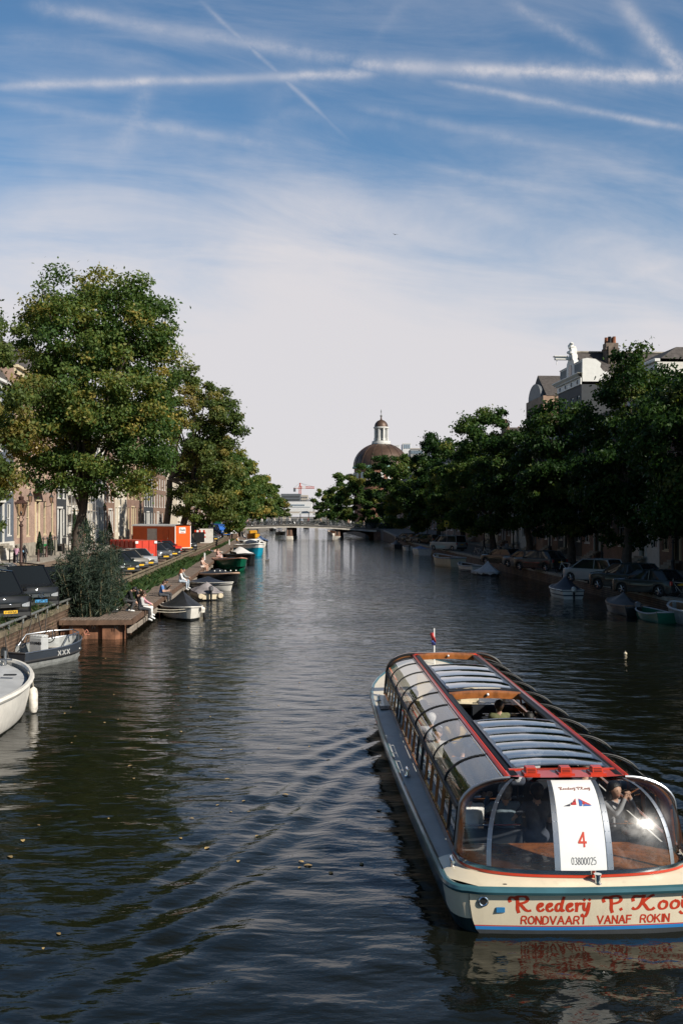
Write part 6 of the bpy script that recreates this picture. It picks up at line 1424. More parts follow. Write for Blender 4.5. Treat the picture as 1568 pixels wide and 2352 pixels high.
tree('tallest elm with yellowing leaves and forked trunk on the sunlit left bank', (-18.6, 72.5, ZL), [(-16.9, 72, 15.2, 5.0, 5.0, 5.6), (-17.6, 72, 18.6, 3.9, 4, 3.6), (-14.2, 71.5, 17.6, 2.6, 3, 3.2), (-13.9, 72, 10.4, 2.6, 3, 2.8), (-20.4, 72, 12.4, 2.6, 3.5, 3.6), (-12.9, 71, 14.6, 1.6, 2, 3.2), (-15.6, 71, 7.9, 1.5, 1.5, 1.4), (-17.2, 72, 11.2, 4.4, 4.6, 3.4), (-13.6, 72, 8.4, 2.2, 2.6, 1.9), (-20.6, 72, 9.4, 2.2, 3, 2.2), (-18.2, 71, 8.2, 2.6, 3, 1.2), (-16.6, 71.5, 14.0, 4.8, 4.6, 3.2), (-14.4, 71, 12.4, 2.6, 2.6, 2.6), (-13.8, 71.5, 18.8, 2.3, 2.6, 2.7), (-19.7, 72, 17.6, 2.5, 3, 3.0), (-16.6, 72, 17.4, 3.6, 3.6, 3.2)],
     100000, .23, LEAF_L, .37, 1, 4.0, 1.05, .33, (.2, 0), group=GL, nlimb=26)
tree('brownish elm crown reaching in from the left picture edge', (-23.5, 60, ZL), [(-21.0, 60, 13.2, 3.4, 4.2, 4.2), (-20.6, 60, 9.6, 2.6, 3.5, 2.6), (-22.5, 60, 16, 2.8, 3, 2.4)], 20000, .23, LEAF_B, .35, 2, 5, 1.0, .45, group=GL)
tree('bronze tinted elm with twin trunks behind the orange trailer', (-21.1, 131, ZL), [(-18.4, 130, 18.6, 4.3, 5, 5.2), (-15.6, 130, 16.4, 3.0, 4, 4.4), (-16.6, 131, 11.2, 3.9, 5, 3.6)], 26000, .32, LEAF_B, .42, 3, 8.5, 1.15, .40, stems=2, group=GL, nlimb=26)
for k, (bx_, y, e, n, sz, lab, yl, mm) in enumerate((
  (-22.0, 152, [(-19.2, 152, 12.5, 4.4, 5, 6), (-16.4, 152, 9.0, 3.2, 4, 4)], 15000, .36, 'green elm overhanging the jetty behind the twin trunked elm', .32, LEAF_L),
  (-22.5, 172, [(-19.6, 172, 12.2, 4.4, 5, 6.0), (-17.6, 172, 8.6, 3.2, 4, 3.6)], 14000, .38, 'third green elm of the left row, above the green kiosk', .3, LEAF_L),
  (-23.6, 200, [(-20.0, 200, 11.2, 4.4, 5, 5.9), (-18.4, 200, 8.2, 3.4, 4, 3.4)], 14000, .42, 'elm beside the left end of the bridge', .34, LEAF_L),
  (-25.5, 250, [(-21.6, 250, 11.5, 4.4, 5, 6.2), (-19.6, 250, 9, 3.0, 4, 4)], 11000, .5, 'first elm beyond the bridge on the left bank', .36, LEAF_L),
  (-26.0, 300, [(-22.4, 300, 11, 4.4, 5, 6), (-20.4, 300, 8.5, 3, 4, 3.4)], 9000, .55, 'second elm beyond the bridge on the left bank', .36, LEAF_L),
  (-28.0, 380, [(-24.4, 380, 10.5, 4.6, 5, 5.6), (-22, 380, 8.4, 3.2, 4, 3.4)], 8000, .6, 'brownish elm farthest away on the left bank', .45, LEAF_B))):
    tree(lab, (bx_, y, zl_at(y) if y < 240 else 1.3), e, n, sz, mm, .34, 20 + k, 5, 1.2, yl, group=GL, nlimb=12)
for k, (bx_, y, e, n, sz, lab, yl, mm) in enumerate((
  (22.6, 61, [(20.9, 61, 10.0, 3.8, 4, 3.8), (22.5, 61, 13, 3, 3, 2.2)], 20000, .25, 'elm cut off by the right picture edge', .3, LEAF_SHADE),
  (21.6, 79.5, [(22.8, 79, 14.0, 3.2, 4, 4.4), (22.0, 79, 12.4, 3.8, 4, 3.6), (20.6, 79, 10, 4.2, 4.5, 3.4), (24.5, 79, 10, 3, 4, 3.6), (21.5, 79, 7.6, 4.2, 4, 2.0)], 30000, .27, 'tallest dark elm on the right, its trunk behind the silver people carrier', .25, LEAF_SHADE),
  (21.3, 97, [(20.6, 97, 11.4, 4.6, 5, 4.0), (18.6, 97, 9, 3.4, 4, 3.4), (22, 97, 8, 4, 4, 2.6)], 26000, .3, 'dark elm in front of the white gabled house', .25, LEAF_SHADE),
  (20.5, 114, [(19.8, 114, 10.6, 4.6, 5, 4.0), (17.6, 114, 8.6, 3.6, 4, 3.2), (21, 114, 7.6, 4, 4, 2.4)], 22000, .32, 'dark elm above the pale tented boat cover', .25, LEAF_SHADE),
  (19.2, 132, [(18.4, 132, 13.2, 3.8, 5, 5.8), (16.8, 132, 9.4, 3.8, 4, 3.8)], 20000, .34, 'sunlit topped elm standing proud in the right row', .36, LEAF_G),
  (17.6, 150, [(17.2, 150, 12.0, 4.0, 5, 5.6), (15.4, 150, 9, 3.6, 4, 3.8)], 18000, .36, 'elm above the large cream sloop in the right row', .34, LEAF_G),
  (15.8, 168, [(15.2, 168, 11.8, 4.0, 5, 6.0), (13.2, 168, 8.6, 3.4, 4, 3.6)], 16000, .38, 'elm with spiky top left of the sunlit topped elm', .28, LEAF_SHADE),
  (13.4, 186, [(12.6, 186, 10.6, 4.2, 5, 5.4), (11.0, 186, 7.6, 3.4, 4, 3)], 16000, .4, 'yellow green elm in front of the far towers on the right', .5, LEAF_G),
  (11.5, 242, [(10.2, 242, 12.6, 4.6, 4.5, 7.0), (10.8, 242, 15.2, 3.2, 3.5, 3.7), (9.6, 242, 7.4, 4, 4, 3)], 14000, .42, 'dark upright elm just right of the church dome', .12, LEAF_SHADE),
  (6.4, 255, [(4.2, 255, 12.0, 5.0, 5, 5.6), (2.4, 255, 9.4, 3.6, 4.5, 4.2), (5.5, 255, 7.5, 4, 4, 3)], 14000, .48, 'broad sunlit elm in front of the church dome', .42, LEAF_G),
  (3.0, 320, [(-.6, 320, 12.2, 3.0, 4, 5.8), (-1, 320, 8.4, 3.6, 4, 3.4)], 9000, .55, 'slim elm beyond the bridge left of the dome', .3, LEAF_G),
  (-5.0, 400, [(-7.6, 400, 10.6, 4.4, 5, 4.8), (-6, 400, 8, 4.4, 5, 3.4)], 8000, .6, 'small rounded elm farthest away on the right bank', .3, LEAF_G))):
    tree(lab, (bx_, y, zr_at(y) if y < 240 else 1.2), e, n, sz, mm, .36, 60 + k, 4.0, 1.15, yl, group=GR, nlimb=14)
for nm, pts in (('bank', [Vector((5.5, 243, 0)), Vector((60, 243, 0)), Vector((60, 601, 0)), Vector((-8, 601, 0)), Vector((-3.6, 400, 0)), Vector((1.4, 320, 0))]), ('bank', [Vector((-24, 245, 0)), Vector((-24.5, 320, 0)), Vector((-26, 400, 0)), Vector((-27, 601, 0)), Vector((-80, 601, 0)), Vector((-80, 245, 0))])):
    tag(slab(nm, pts, -1, 1.15, m_asph), kind='structure')
# ================================================================== the far bridge
BA, BB = Vector((-22.8, 230.0, 0)), Vector((7.6, 227.0, 0)); BL = (BB - BA).length; BRZ = math.atan2(BB.y - BA.y, BB.x - BA.x)
m_conc = mat('pale_concrete', (.62, .58, .51), .8, var=.2, vs=1, streaks=.5); m_iron = mat('dark_green_iron', (.02, .028, .028), .5); m_pierb = mat('pier_brick', (.22, .13, .09), .85, var=.25, vs=1)
def bz(k): return 2.62 + .55 * math.sin(math.pi * min(1, max(0, k * .95 + .06))) - .50 * k ** 2     # top of the deck
def bl(x): return bz(x / BL)
bg_ = thing('canal_bridge', 'low arched road bridge with pale concrete edge and two brick piers spanning the canal', 'bridge', BA, BRZ)
DW = 9.0
b = MB(); b.loft([[(x, .1, bl(x) - .5), (x, .1, bl(x)), (x, DW, bl(x)), (x, DW, bl(x) - .5)] for x in np.linspace(-3, BL + 3, 30)], close=True, cap0=True, cap1=True); b.build('deck', m_asph, bg_)
b = MB(); b.loft([[(x, 0, bl(x) - .52), (x, 0, bl(x) - .08), (x, .22, bl(x) - .08), (x, .22, bl(x) - .52)] for x in np.linspace(0, BL, 30)], close=True, cap0=True, cap1=True); b.build('edge_beam', m_conc, bg_)
b = MB(); b.loft([[(x, -.12, bl(x) - .08), (x, -.12, bl(x) + .12), (x, .4, bl(x) + .12), (x, .4, bl(x) - .08)] for x in np.linspace(-.5, BL + .5, 30)], close=True, cap0=True, cap1=True); b.build('kerb', mat('bridge_kerb', (.17, .16, .145), .85), bg_)
for y, nm in ((.12, 'railing'), (DW - .15, 'railing')):
    b = MB()
    for h_ in (.42, .78, 1.12): b.tube([(x, y, bl(x) + .12 + h_) for x in np.linspace(-2, BL + 2, 30)], .035 if h_ > 1 else .022, 5)
    for i in range(23): x = -1.5 + i * (BL + 3) / 22; b.box((x, y, bl(x) + .72), (.08, .08, 1.2))
    b.build(nm, m_iron, bg_)
for px, Yp in ((664, 228.9), (774, 227.8)):
    X = PX(px, Yp); k = ((Vector((X, Yp, 0)) - BA).dot((BB - BA).normalized())); zt = bl(k) - .52
    b = MB(); b.box((k, 4.2, (zt - 1.0) / 2 + .35), (1.15, 7.6, zt - .3 + 1.0), bev=.03); p_ = b.build('pier', m_pierb, bg_)
    b = MB(); b.box((k, 4.2, .12), (1.28, 7.8, 1.1), bev=.05); b.build('pier_base', m_conc, p_)
    b = MB(); b.box((k, .38, (zt - .2) / 2 + .6), (.2, .06, zt - .9)); b.build('pier_slot', m_iron, p_)
b = MB(); b.box((-2.0, 2, 1.1), (3.8, 4, 3.0), bev=.03); ab = b.build('abutment', mat('pink_brick', (.38, .235, .18), .85, var=.2, vs=1), bg_)
b = MB(); b.box((-2.0, 2, 2.68), (4.0, 4.1, .22), bev=.02); b.build('abutment_cap', m_conc, ab)
arc = [(BL * .66 + 1.0 + 3.6 + 3.6 * -math.cos(a), .2 + 1.55 * math.sin(a)) for a in np.linspace(0, math.pi, 13)]
x0, x1 = BL * .66 + .6, BL + 1.5
b = MB(); b.prism([(x0, -1), (x0, 2.0), (x1, 1.8), (x1, -1), (arc[-1][0], -1)] + list(reversed(arc)) + [(arc[0][0], -1)], DW - .6, DW, 'y'); b.build('arch_wall', m_pierb, bg_, smooth=False)
b = MB(); b.tube([(p[0], DW - .66, p[1]) for p in arc], .16, 5); b.build('arch_rim', m_stone, bg_)
b = MB(); b.prism([(BL - .6, -1), (BL - .6, bl(BL) - .5), (BL + 6, bl(BL) - .3), (BL + 6, -1)], .3, DW, 'y'); b.build('abutment', m_pierb, bg_, smooth=False)
def BW(x, y): return BA + Vector((math.cos(BRZ) * x - math.sin(BRZ) * y, math.sin(BRZ) * x + math.cos(BRZ) * y, bl(x)))
# bicycles
m_bike = mat('bike_paint', (.10, .11, .12), .35, .3, rnd=.9); m_bikel = mat('bike_paint_light', (.45, .46, .47), .3, .6, rnd=.4)
def bicycle_parts(root, m, simple=False, crate=None):
    def frame(b):
        P = dict(bb=(0, -.05, .28), st=(0, -.22, .82), hd=(0, .42, .86), fh=(0, .56, .34), rh=(0, -.52, .34), hb=(0, .40, 1.04))
        for a, e, r_ in (('bb', 'st', .018), ('bb', 'hd', .02), ('st', 'hd', .016), ('hd', 'fh', .016), ('bb', 'rh', .012), ('st', 'rh', .012), ('hd', 'hb', .015)): b.tube([P[a], P[e]], r_ * (1.6 if simple else 1), 5)
        b.tube([(-.07, .0, .28), (.07, -.1, .28)], .02, 5)
    def wh(b, y): 
        b.ring((0, y, .34), .32, .022 if not simple else .03, 'x', 16 if simple else 22, 5)
        if not simple:
            for k in range(8): a = math.pi * k / 8; b.tube([(0, y - .31 * math.cos(a), .34 - .31 * math.sin(a)), (0, y + .31 * math.cos(a), .34 + .31 * math.sin(a))], .004, 3)
        b.ball((0, y, .34), .04, 6)
    def bars(b): b.tube([(-.28, .30, 1.06), (-.24, .42, 1.08), (0, .44, 1.06), (.24, .42, 1.08), (.28, .30, 1.06)], .014 * (1.6 if simple else 1), 5)
    def sad(b): b.box((0, -.24, .88), (.16, .26, .06), bev=.025)
    def guard(b): b.ring((0, -.52, .34), .36, .014, 'x', 12, 4, 0.4, 2.6); b.box((0, -.55, .76), (.14, .34, .03))
    if simple:
        b = MB(); frame(b); wh(b, .56); wh(b, -.52); bars(b); sad(b); guard(b); return b.build('bicycle', m)
    b = MB(); frame(b); b.build('frame', m, root)
    for y in (.56, -.52): b = MB(); wh(b, y); b.build('wheel', m_tyre, root)
    for nm, fn, mm in (('handlebar', bars, m_black), ('saddle', sad, m_black), ('carrier', guard, m_black)): b = MB(); fn(b); b.build(nm, mm, root)
    if crate: b = MB(); b.box((0, .62, .98), (.42, .32, .26), bev=.02); b.build('crate', crate, root)
rng = random.Random(5)
bk0 = bicycle_parts(None, m_bike, True); tag(bk0, 'bicycle parked against the railing of the far bridge', 'bicycle', 'bicycles along the bridge railing'); bk0.location = BW(1.0, .75); bk0.rotation_euler = (.06, 0, BRZ + R(90))
bkm2 = bk0.data.copy(); bkm2.materials[0] = m_bikel
for i in range(64):
    o = bk0.copy(); COL.objects.link(o)
    if i % 3 == 1: o.data = bkm2
    x = .4 + (i + rng.uniform(-.3, .3)) * (BL - 1) / 64; o.location = BW(x, .8 + rng.uniform(-.1, .5)); o.rotation_euler = (rng.uniform(-.15, .15), 0, BRZ + R(90) + rng.uniform(-.9, .9) + (math.pi if rng.random() < .5 else 0))
# people on the bridge
PB = [(545 + 24, 'pedestrian in pink top near the left end of the far bridge', (.55, .3, .27)), (601, 'pedestrian in white shirt left of centre on the far bridge', (.7, .68, .65)), (612, 'pedestrian in blue grey coat left of centre on the far bridge', (.16, .2, .26)), (630, 'person in light sweater above the left bridge pier', (.62, .58, .52)), (641, 'person in black coat above the left bridge pier', (.03, .03, .035)),
      (664, 'person in white jacket at the middle of the bridge', (.72, .7, .68)), (683, 'person in grey top at mid bridge', (.3, .3, .31)), (692, 'person in pale blue top at mid bridge', (.4, .46, .55)), (707, 'person in dark red top right of mid bridge', (.25, .05, .05)), (736, 'person in tan coat leaning at the bridge railing', (.40, .30, .22)), (752, 'person in dark jacket to the right of the tan coat', (.05, .05, .06)),
      (799, 'shirtless looking person in peach top near the shaded bridge end', (.5, .33, .25)), (805, 'person in white tee shirt near the shaded bridge end', (.72, .7, .68)), (835, 'person in dark clothes in the shade at the right bridge end', (.05, .05, .055))]
for i, (px, lab, c_) in enumerate(PB):
    k = next(x for x in np.linspace(0, BL, 600) if (784 + BW(x, 1.6).x / BW(x, 1.6).y * 2400) >= px)
    person(lab, BW(k, 1.5 + .3 * (i % 3)), BRZ + (R(180) if i % 2 else R(70)), 'stand', top=c_, legs=((.06, .07, .1), (.3, .25, .2), (.04, .04, .05))[i % 3], hair=('dark', 'brown', 'blond')[i % 3], h=.05, detail=False, group='people on the bridge', hands=((-.25, .05, -.12), (.25, .08, -.08)))
# two people in the motor boat under the bridge
for k, (dx_, c_, lab) in enumerate(((-.4, (.05, .05, .06), 'dark dressed person steering the motor boat under the bridge'), (.5, (.7, .68, .66), 'white dressed person riding in the motor boat under the bridge'))):
    person(lab, (bm1.x + dx_, bm1.y + dx_, .45), 2.8, 'sit', top=c_, h=.05, detail=False, hair='brown')
# ================================================================== church dome and far skyline
dm = thing('domed_church', 'round church with large brown copper dome and white lantern tower', 'church', (PX(875, 420), 420, 1.2)); z0 = 1.2
m_cop = mat('brown_copper', (.088, .054, .038), .5, .3, var=.25, vs=.3, streaks=.3); m_verd = mat('verdigris', (.22, .38, .33), .6); m_lant = mat('lantern_white', (.62, .61, .58), .5)
def Zd(py): return PZ(py, 420) - z0
Rd = 63 / 2400 * 420; zb, zt = Zd(1071), Zd(1018)
b = MB(); b.lathe([(Rd * math.cos(a) * 1.0 if a < 1.45 else Rd * .12, zb + (zt - zb) * math.sin(a)) for a in np.linspace(0, 1.42, 14)], n=48); d_ = b.build('dome', m_cop, dm, ang=60)
b = MB()
for k in range(16):
    a0 = 2 * math.pi * k / 16; b.tube([(Rd * 1.003 * math.cos(a) * math.cos(a0), Rd * 1.003 * math.cos(a) * math.sin(a0), zb + (zt - zb) * math.sin(a)) for a in np.linspace(0, 1.42, 12)], .16, 4)
b.build('ribs', m_cop, d_)
b = MB(); b.lathe([(Rd + .5, zb - 1.0), (Rd + .5, zb - .3), (Rd + .1, zb + .05)], n=48); b.build('gutter_ring', m_verd, dm)
b = MB(); b.lathe([(Rd - .2, 0), (Rd - .2, zb - 1.0)], n=48); b.build('drum', mat('church_brick', (.28, .13, .085), .85), dm)
b = MB()
for k in range(24): a = 2 * math.pi * k / 24; b.box(((Rd - .1) * math.cos(a), (Rd - .1) * math.sin(a), zb - 4.2), (.5, 1.3, 3.2), rz=a)
b.build('drum_windows', m_wwhite, dm)
r0 = 16.5 / 2400 * 420; zl, zc = Zd(1022), Zd(983)
b = MB(); b.lathe([(r0 * 1.3, zl), (r0 * 1.35, zl + .8), (r0 * 1.28, zl + .9), (r0 * 1.28, zl + 1.5), (r0 * .95, zl + 1.6)], n=24); b.build('lantern_gallery', m_lant, dm)
b = MB(); b.lathe([(r0 * .72, zl + 1.4), (r0 * .72, zc)], n=16); b.build('lantern_core', mat('louvre_grey', (.20, .21, .22), .6), dm)
for k in range(8):
    a = 2 * math.pi * (k + .5) / 8; b = MB(); b.box((r0 * .86 * math.cos(a), r0 * .86 * math.sin(a), (zl + zc) / 2 + .7), (.75, .62, zc - zl - 1.2), rz=a); b.box((r0 * .86 * math.cos(a), r0 * .86 * math.sin(a), zl + 2.2), (.95, .85, 1.0), rz=a); b.build('column', m_lant, dm)
b = MB(); b.lathe([(r0 * .95, zc - .4), (r0 * 1.08, zc - .1), (r0 * 1.08, zc + .35), (r0 * .95, zc + .4)], n=24); b.build('lantern_cornice', m_lant, dm)
b = MB(); zq = Zd(966); b.lathe([(r0 * .96 * math.cos(a), zc + .3 + (zq - zc) * math.sin(a)) for a in np.linspace(0, 1.35, 8)] + [(.35, zq + .5), (.25, zq + 1.4)], n=20); b.build('cupola', m_cop, dm)
b = MB(); b.lathe([(.12, zq + 1.2), (.45, zq + 1.7), (.45, zq + 2.0), (.12, zq + 2.4), (.1, Zd(948)), (.25, Zd(946)), (.05, Zd(940))], n=10); b.build('spire', mat('gilded_grey', (.25, .25, .24), .4, .5), dm)
def block(label, x0, x1, y0, y1, Y, dep, m, name='far_building', parts=(), cat='building'):
    X0, X1, Z1, Z0 = PX(x0, Y), PX(x1, Y), PZ(y0, Y), max(0, PZ(y1, Y)); r = thing(name, label, cat, ((X0 + X1) / 2, Y, 0))
    b = MB(); b.box((0, dep / 2, (Z0 + Z1) / 2), (X1 - X0, dep, Z1 - Z0), bev=.1); b.build('wall', m, r)
    for nm, a0, a1, b0, b1, mm, n in parts:
        for k in range(n):
            xa = PX(a0 + (a1 - a0) * (k + .15) / n, Y) - (X0 + X1) / 2; xb = PX(a0 + (a1 - a0) * (k + .85) / n, Y) - (X0 + X1) / 2
            if n == 1: xa, xb = PX(a0, Y) - (X0 + X1) / 2, PX(a1, Y) - (X0 + X1) / 2
            q = MB(); q.box(((xa + xb) / 2, -.05, (PZ(b0, Y) + PZ(b1, Y)) / 2), (xb - xa, .3, PZ(b0, Y) - PZ(b1, Y))); q.build(nm, mm, r)
    return r
m_fw = mat('far_white_cladding', (.62, .62, .62), .6); m_fg = mat('far_dark_cladding', (.10, .11, .125), .6); m_fb = mat('far_beige', (.40, .36, .31), .7); m_fgl = mat('far_window_blue', (.20, .26, .32), .3)
block('long white building with a row of square windows at the end of the canal', 655, 716, 1152, 1183, 640, 20, m_fw, parts=(('window', 667, 700, 1158.5, 1161.5, m_fgl, 10), ('band', 660, 712, 1164, 1165, m_fgl, 1)))
block('dark grey office block behind the white building', 645, 690, 1134, 1183, 760, 20, m_fg, parts=(('window_band', 650, 688, 1139, 1142, mat('far_band', (.05, .055, .06)), 1), ('window_band', 650, 688, 1146, 1149, mat('far_band', (.05, .055, .06)), 1)))
block('unfinished concrete storeys beside the dark grey office block', 690, 707, 1137, 1183, 770, 14, m_fb, parts=(('opening', 691, 706, 1141, 1144, m_fg, 3), ('opening', 691, 706, 1148, 1151, m_fg, 3)))
block('low grey roofs right of the unfinished building', 703, 722, 1147, 1183, 700, 14, mat('far_grey2', (.22, .22, .23)))
block('pale glass topped tower right of the church dome', 924, 943, 1019, 1100, 620, 14, m_fw, parts=(('glazing', 926, 942, 1021, 1030, m_fgl, 3), ('roof_slab', 923, 944, 1017.5, 1019.5, m_fw, 1)))
block('round topped grey office behind the elms right of the dome', 942, 973, 1031, 1100, 600, 18, mat('far_grey3', (.27, .27, .27)), parts=(('window', 943, 971, 1035, 1042, m_fgl, 8), ('roof_slab', 941, 974, 1029.5, 1031.5, m_fb, 1)))
block('slate blue tower half hidden by the right hand elms', 980, 1012, 1010, 1100, 560, 18, mat('far_slate', (.15, .175, .215), .5), parts=(('glazing', 994, 1010, 1012, 1016, mat('far_blue', (.06, .10, .22), .3), 3),))
block('cream rooftop behind the dome at its right shoulder', 890, 918, 1024, 1100, 520, 12, m_fw, parts=(('rail', 890, 918, 1022, 1024, m_fw, 6),))
cr = thing('tower_crane', 'red and white tower crane above the roofs at the end of the canal', 'crane', (PX(689, 820), 820, 0)); m_cr = mat('crane_red', (.50, .09, .05), .6)
def zc_(py): return PZ(py, 820)
b = MB()
for i in range(24):
    za, ze = 8 + (zc_(1116) - 8) * i / 24, 8 + (zc_(1116) - 8) * (i + 1) / 24
    for sx, sy in ((-1, -1), (1, -1), (1, 1), (-1, 1)): b.tube([(sx * .8, sy * .8, za), (sx * .8, sy * .8, ze)], .13, 4)
    b.tube([(-.8, -.8, za), (.8, -.8, ze)], .1, 3); b.tube([(.8, .8, za), (-.8, .8, ze)], .1, 3)
b.build('mast', m_cr, cr)
b = MB(); b.tube([(0, 0, zc_(1118)), (0, 0, zc_(1109))], .5, 4); b.build('cat_head', m_cr, cr)
b = MB(); J0, J1 = PX(674, 820) - PX(689, 820), PX(722, 820) - PX(689, 820); zz = zc_(1121.5)
for y in (-.5, .5): b.tube([(J0, y, zz), (J1, y, zz)], .28, 4)
b.tube([(0, 0, zz + 1.4), (J1, 0, zz + 1.2)], .2, 4)
for i in range(14): b.tube([(J1 * i / 14, 0, zz), (J1 * (i + .5) / 14, 0, zz + 1.3), (J1 * (i + 1) / 14, 0, zz)], .12, 3)
b.build('jib', m_cr, cr)
b = MB(); b.box((J1 * .27, 0, zz + .6), (J1 * .24, 1.4, 1.7)); b.box((J0 * .5, 0, zz + .3), (1.6, 1.2, 1.4)); b.build('panel', m_fw, cr)
b = MB(); b.box((J0 + .8, 0, zz - 1.2), (1.8, 1.4, 3)); b.build('counterweight', m_fg, cr)
b = MB(); b.tube([(0, 0, zc_(1109)), (J0, 0, zz)], .08, 3); b.tube([(0, 0, zc_(1109)), (J1 * .5, 0, zz + 1.4)], .08, 3); b.tube([(0, 0, zc_(1109)), (J1 * .92, 0, zz + 1.3)], .08, 3); b.build('tie_rope', m_fg, cr)
# white railings, canopies and landing stages where the canal ends
fb = thing('footbridge', 'far white railed footbridge beyond the road bridge', 'bridge', (PX(690, 470), 470, 0))
b = MB(); w_ = 16
for h_ in (1168.5, 1171, 1173.5): b.tube([(-w_ / 2, 0, PZ(h_, 470)), (w_ / 2, 0, PZ(h_, 470))], .11, 4)
for i in range(12): b.box((-w_ / 2 + i * w_ / 11, 0, (PZ(1168.5, 470) + PZ(1175, 470)) / 2), (.14, .14, PZ(1168.5, 470) - PZ(1175, 470)))
b.build('railing', m_fw, fb)
b = MB(); b.box((0, 1, PZ(1177, 470)), (w_, 3, .8)); b.build('deck', m_fb, fb)
b = MB(); b.box((-w_ / 2 + .8, 1, PZ(1183, 470) / 2), (1.5, 2.6, 6.0)); b.box((w_ / 2 - .8, 1, PZ(1183, 470) / 2), (1.5, 2.6, 6.0)); b.build('support', m_fb, fb)
for lab, x0, x1, y0, y1, Y in (('white awning over a landing stage beyond the left end of the bridge', 637, 660, 1175, 1180, 430), ('white curved canopy beyond the middle of the bridge', 687, 711, 1174, 1181, 430)):
    r = thing('canopy', lab, 'canopy', ((PX(x0, Y) + PX(x1, Y)) / 2, Y, 0)); wd = PX(x1, Y) - PX(x0, Y); z1 = PZ(y0, Y)
    b = MB(); b.loft([[(-wd / 2, y, z1 - .7), (-wd / 4, y, z1 - .1), (wd / 4, y, z1), (wd / 2, y, z1 - .6), (wd / 2, y, z1 - .9), (-wd / 2, y, z1 - 1)] for y in (0, 4)], close=True, cap0=True, cap1=True); b.build('roof', m_fw, r)
    for x in (-wd * .4, wd * .4): b = MB(); b.box((x, 1, (z1 - .8) / 2), (.3, .3, z1 - .8)); b.build('post', m_fg, r)
# ================================================================== jetty park
JA = math.atan(.0606); JC, JS = math.cos(JA), math.sin(JA); J0_ = Vector((-9.10, 45.2, 0)); ZJ = .88
def J(s, v, z=ZJ): return Vector((J0_.x + s * JC - v * JS, J0_.y + s * JS + v * JC, z))
jt = thing('jetty', 'long slatted timber jetty on rusty sheet piles along the sunlit bank', 'jetty', J0_, JA)
m_plank = mat('weathered_planks', (.165, .125, .098), .8, var=.35, vs=4, bump=.4, bs=20); m_plank2 = mat('plank_side', (.12, .07, .045), .8, var=.3, vs=3); m_rust = mat('rusty_steel', (.19, .085, .045), .85, var=.5, vs=1.6, bump=.3, streaks=.45); m_beam = mat('grey_beam', (.26, .22, .18), .85, var=.25, vs=3)
b = MB()
n = 21
for k in range(n): b.box((-3.05 + (k + .5) * 3.05 / n, .48, ZJ - .02), (3.05 / n - .035, .96, .05), bev=.006)
b.build('front_boards', m_plank, jt)
JL = 168
b = MB()
for k in range(10):
    for seg in range(14):
        b.box((-1.5 + (k + .5) * .15, .98 + (seg + .5) * (JL - 1) / 14, ZJ - .02), (.118, (JL - 1) / 14 - .03, .05))
b.build('walkway_boards', m_plank, jt)
b = MB(); b.box((.03, JL / 2 + .2, ZJ - .14), (.07, JL - .4, .24)); b.box((-1.53, JL / 2 + .6, ZJ - .16), (.06, JL - 1.2, .2)); b.box((-1.5, -.03, ZJ - .14), (3.1, .07, .2)); b.build('edge_board', m_plank2, jt)
b = MB(); b.box((-.16, 3.2, .32), (.2, 5.2, .26), bev=.02)
for k in range(12): b.box((-.1, 8 + k * 13.4, .34), (.2, 11.0, .22), bev=.02)
b.build('fender_beam', m_beam, jt)
# sheet piling: trapezoid corrugations across the front and down the canal side
def pile(pts, nrm):
    out = []
    p0, p1 = pts; L = (p1 - p0).length; d = (p1 - p0).normalized(); n = max(1, int(L / 1.0)); w = L / n
    for i in range(n):
        for k, o in ((0, 0), (.18, 0), (.30, .18), (.70, .18), (.82, 0)): out.append(p0 + d * ((i + k) * w) + nrm * o)
    out.append(p1); return out
pl = pile((Vector((-3.05, .12, 0)), Vector((-.25, .12, 0))), Vector((0, -.9, 0)).normalized() * -1 * -1)
b = MB(); b.loft([[(p.x, p.y + .16, z) for p in pl] for z in (-1.2, -.2, .35, .68)]); b.build('sheet_piling', m_rust, jt, smooth=False)
pl = pile((Vector((-.3, .2, 0)), Vector((-.3, 40, 0))), Vector((-1, 0, 0)))
b = MB(); b.loft([[(p.x, p.y, z) for p in pl] for z in (-1.2, 0, .66)]); b.build('sheet_piling', m_rust, jt, smooth=False)
b = MB(); b.box((-.4, 104, .2), (.1, 128, .9)); b.build('side_wall', m_plank2, jt)
b = MB()
for k in range(3):
    for e in (-.05, .05): b.box((-2.55 + k * .96 + e, -.030 + .012 - .005, .52), (.035, .02, .13), bev=.01)
b.build('lifting_slots', m_black, jt)
gp = [(-1.93, .20), (-1.98, .32), (-1.88, .45), (-1.80, .34), (-1.92, .24), (-1.74, .22)]
b = MB()
for i_, (p_, q_) in enumerate(zip(gp, gp[1:])): b.tube([(p_[0], -.035, p_[1]), (q_[0], -.035, q_[1])], .014, 4)
b.build('paint_mark', mat('faded_pink_paint', (.55, .22, .15), .7), jt)
b = MB(); b.loft([[(-3.05, v, .42 + .05 * math.sin(v)), (-2.3, v, .5), (-1.55, v, .44)] for v in np.linspace(.95, 8, 10)]); b.build('planter_soil', mat('dark_soil', (.035, .027, .02), .95), jt)
b = MB()
for k in range(34): b.box((-2.3, 60 + k * 1.7, .62), (1.5, .3, .08))
b.build('cross_slats', m_plank2, jt)
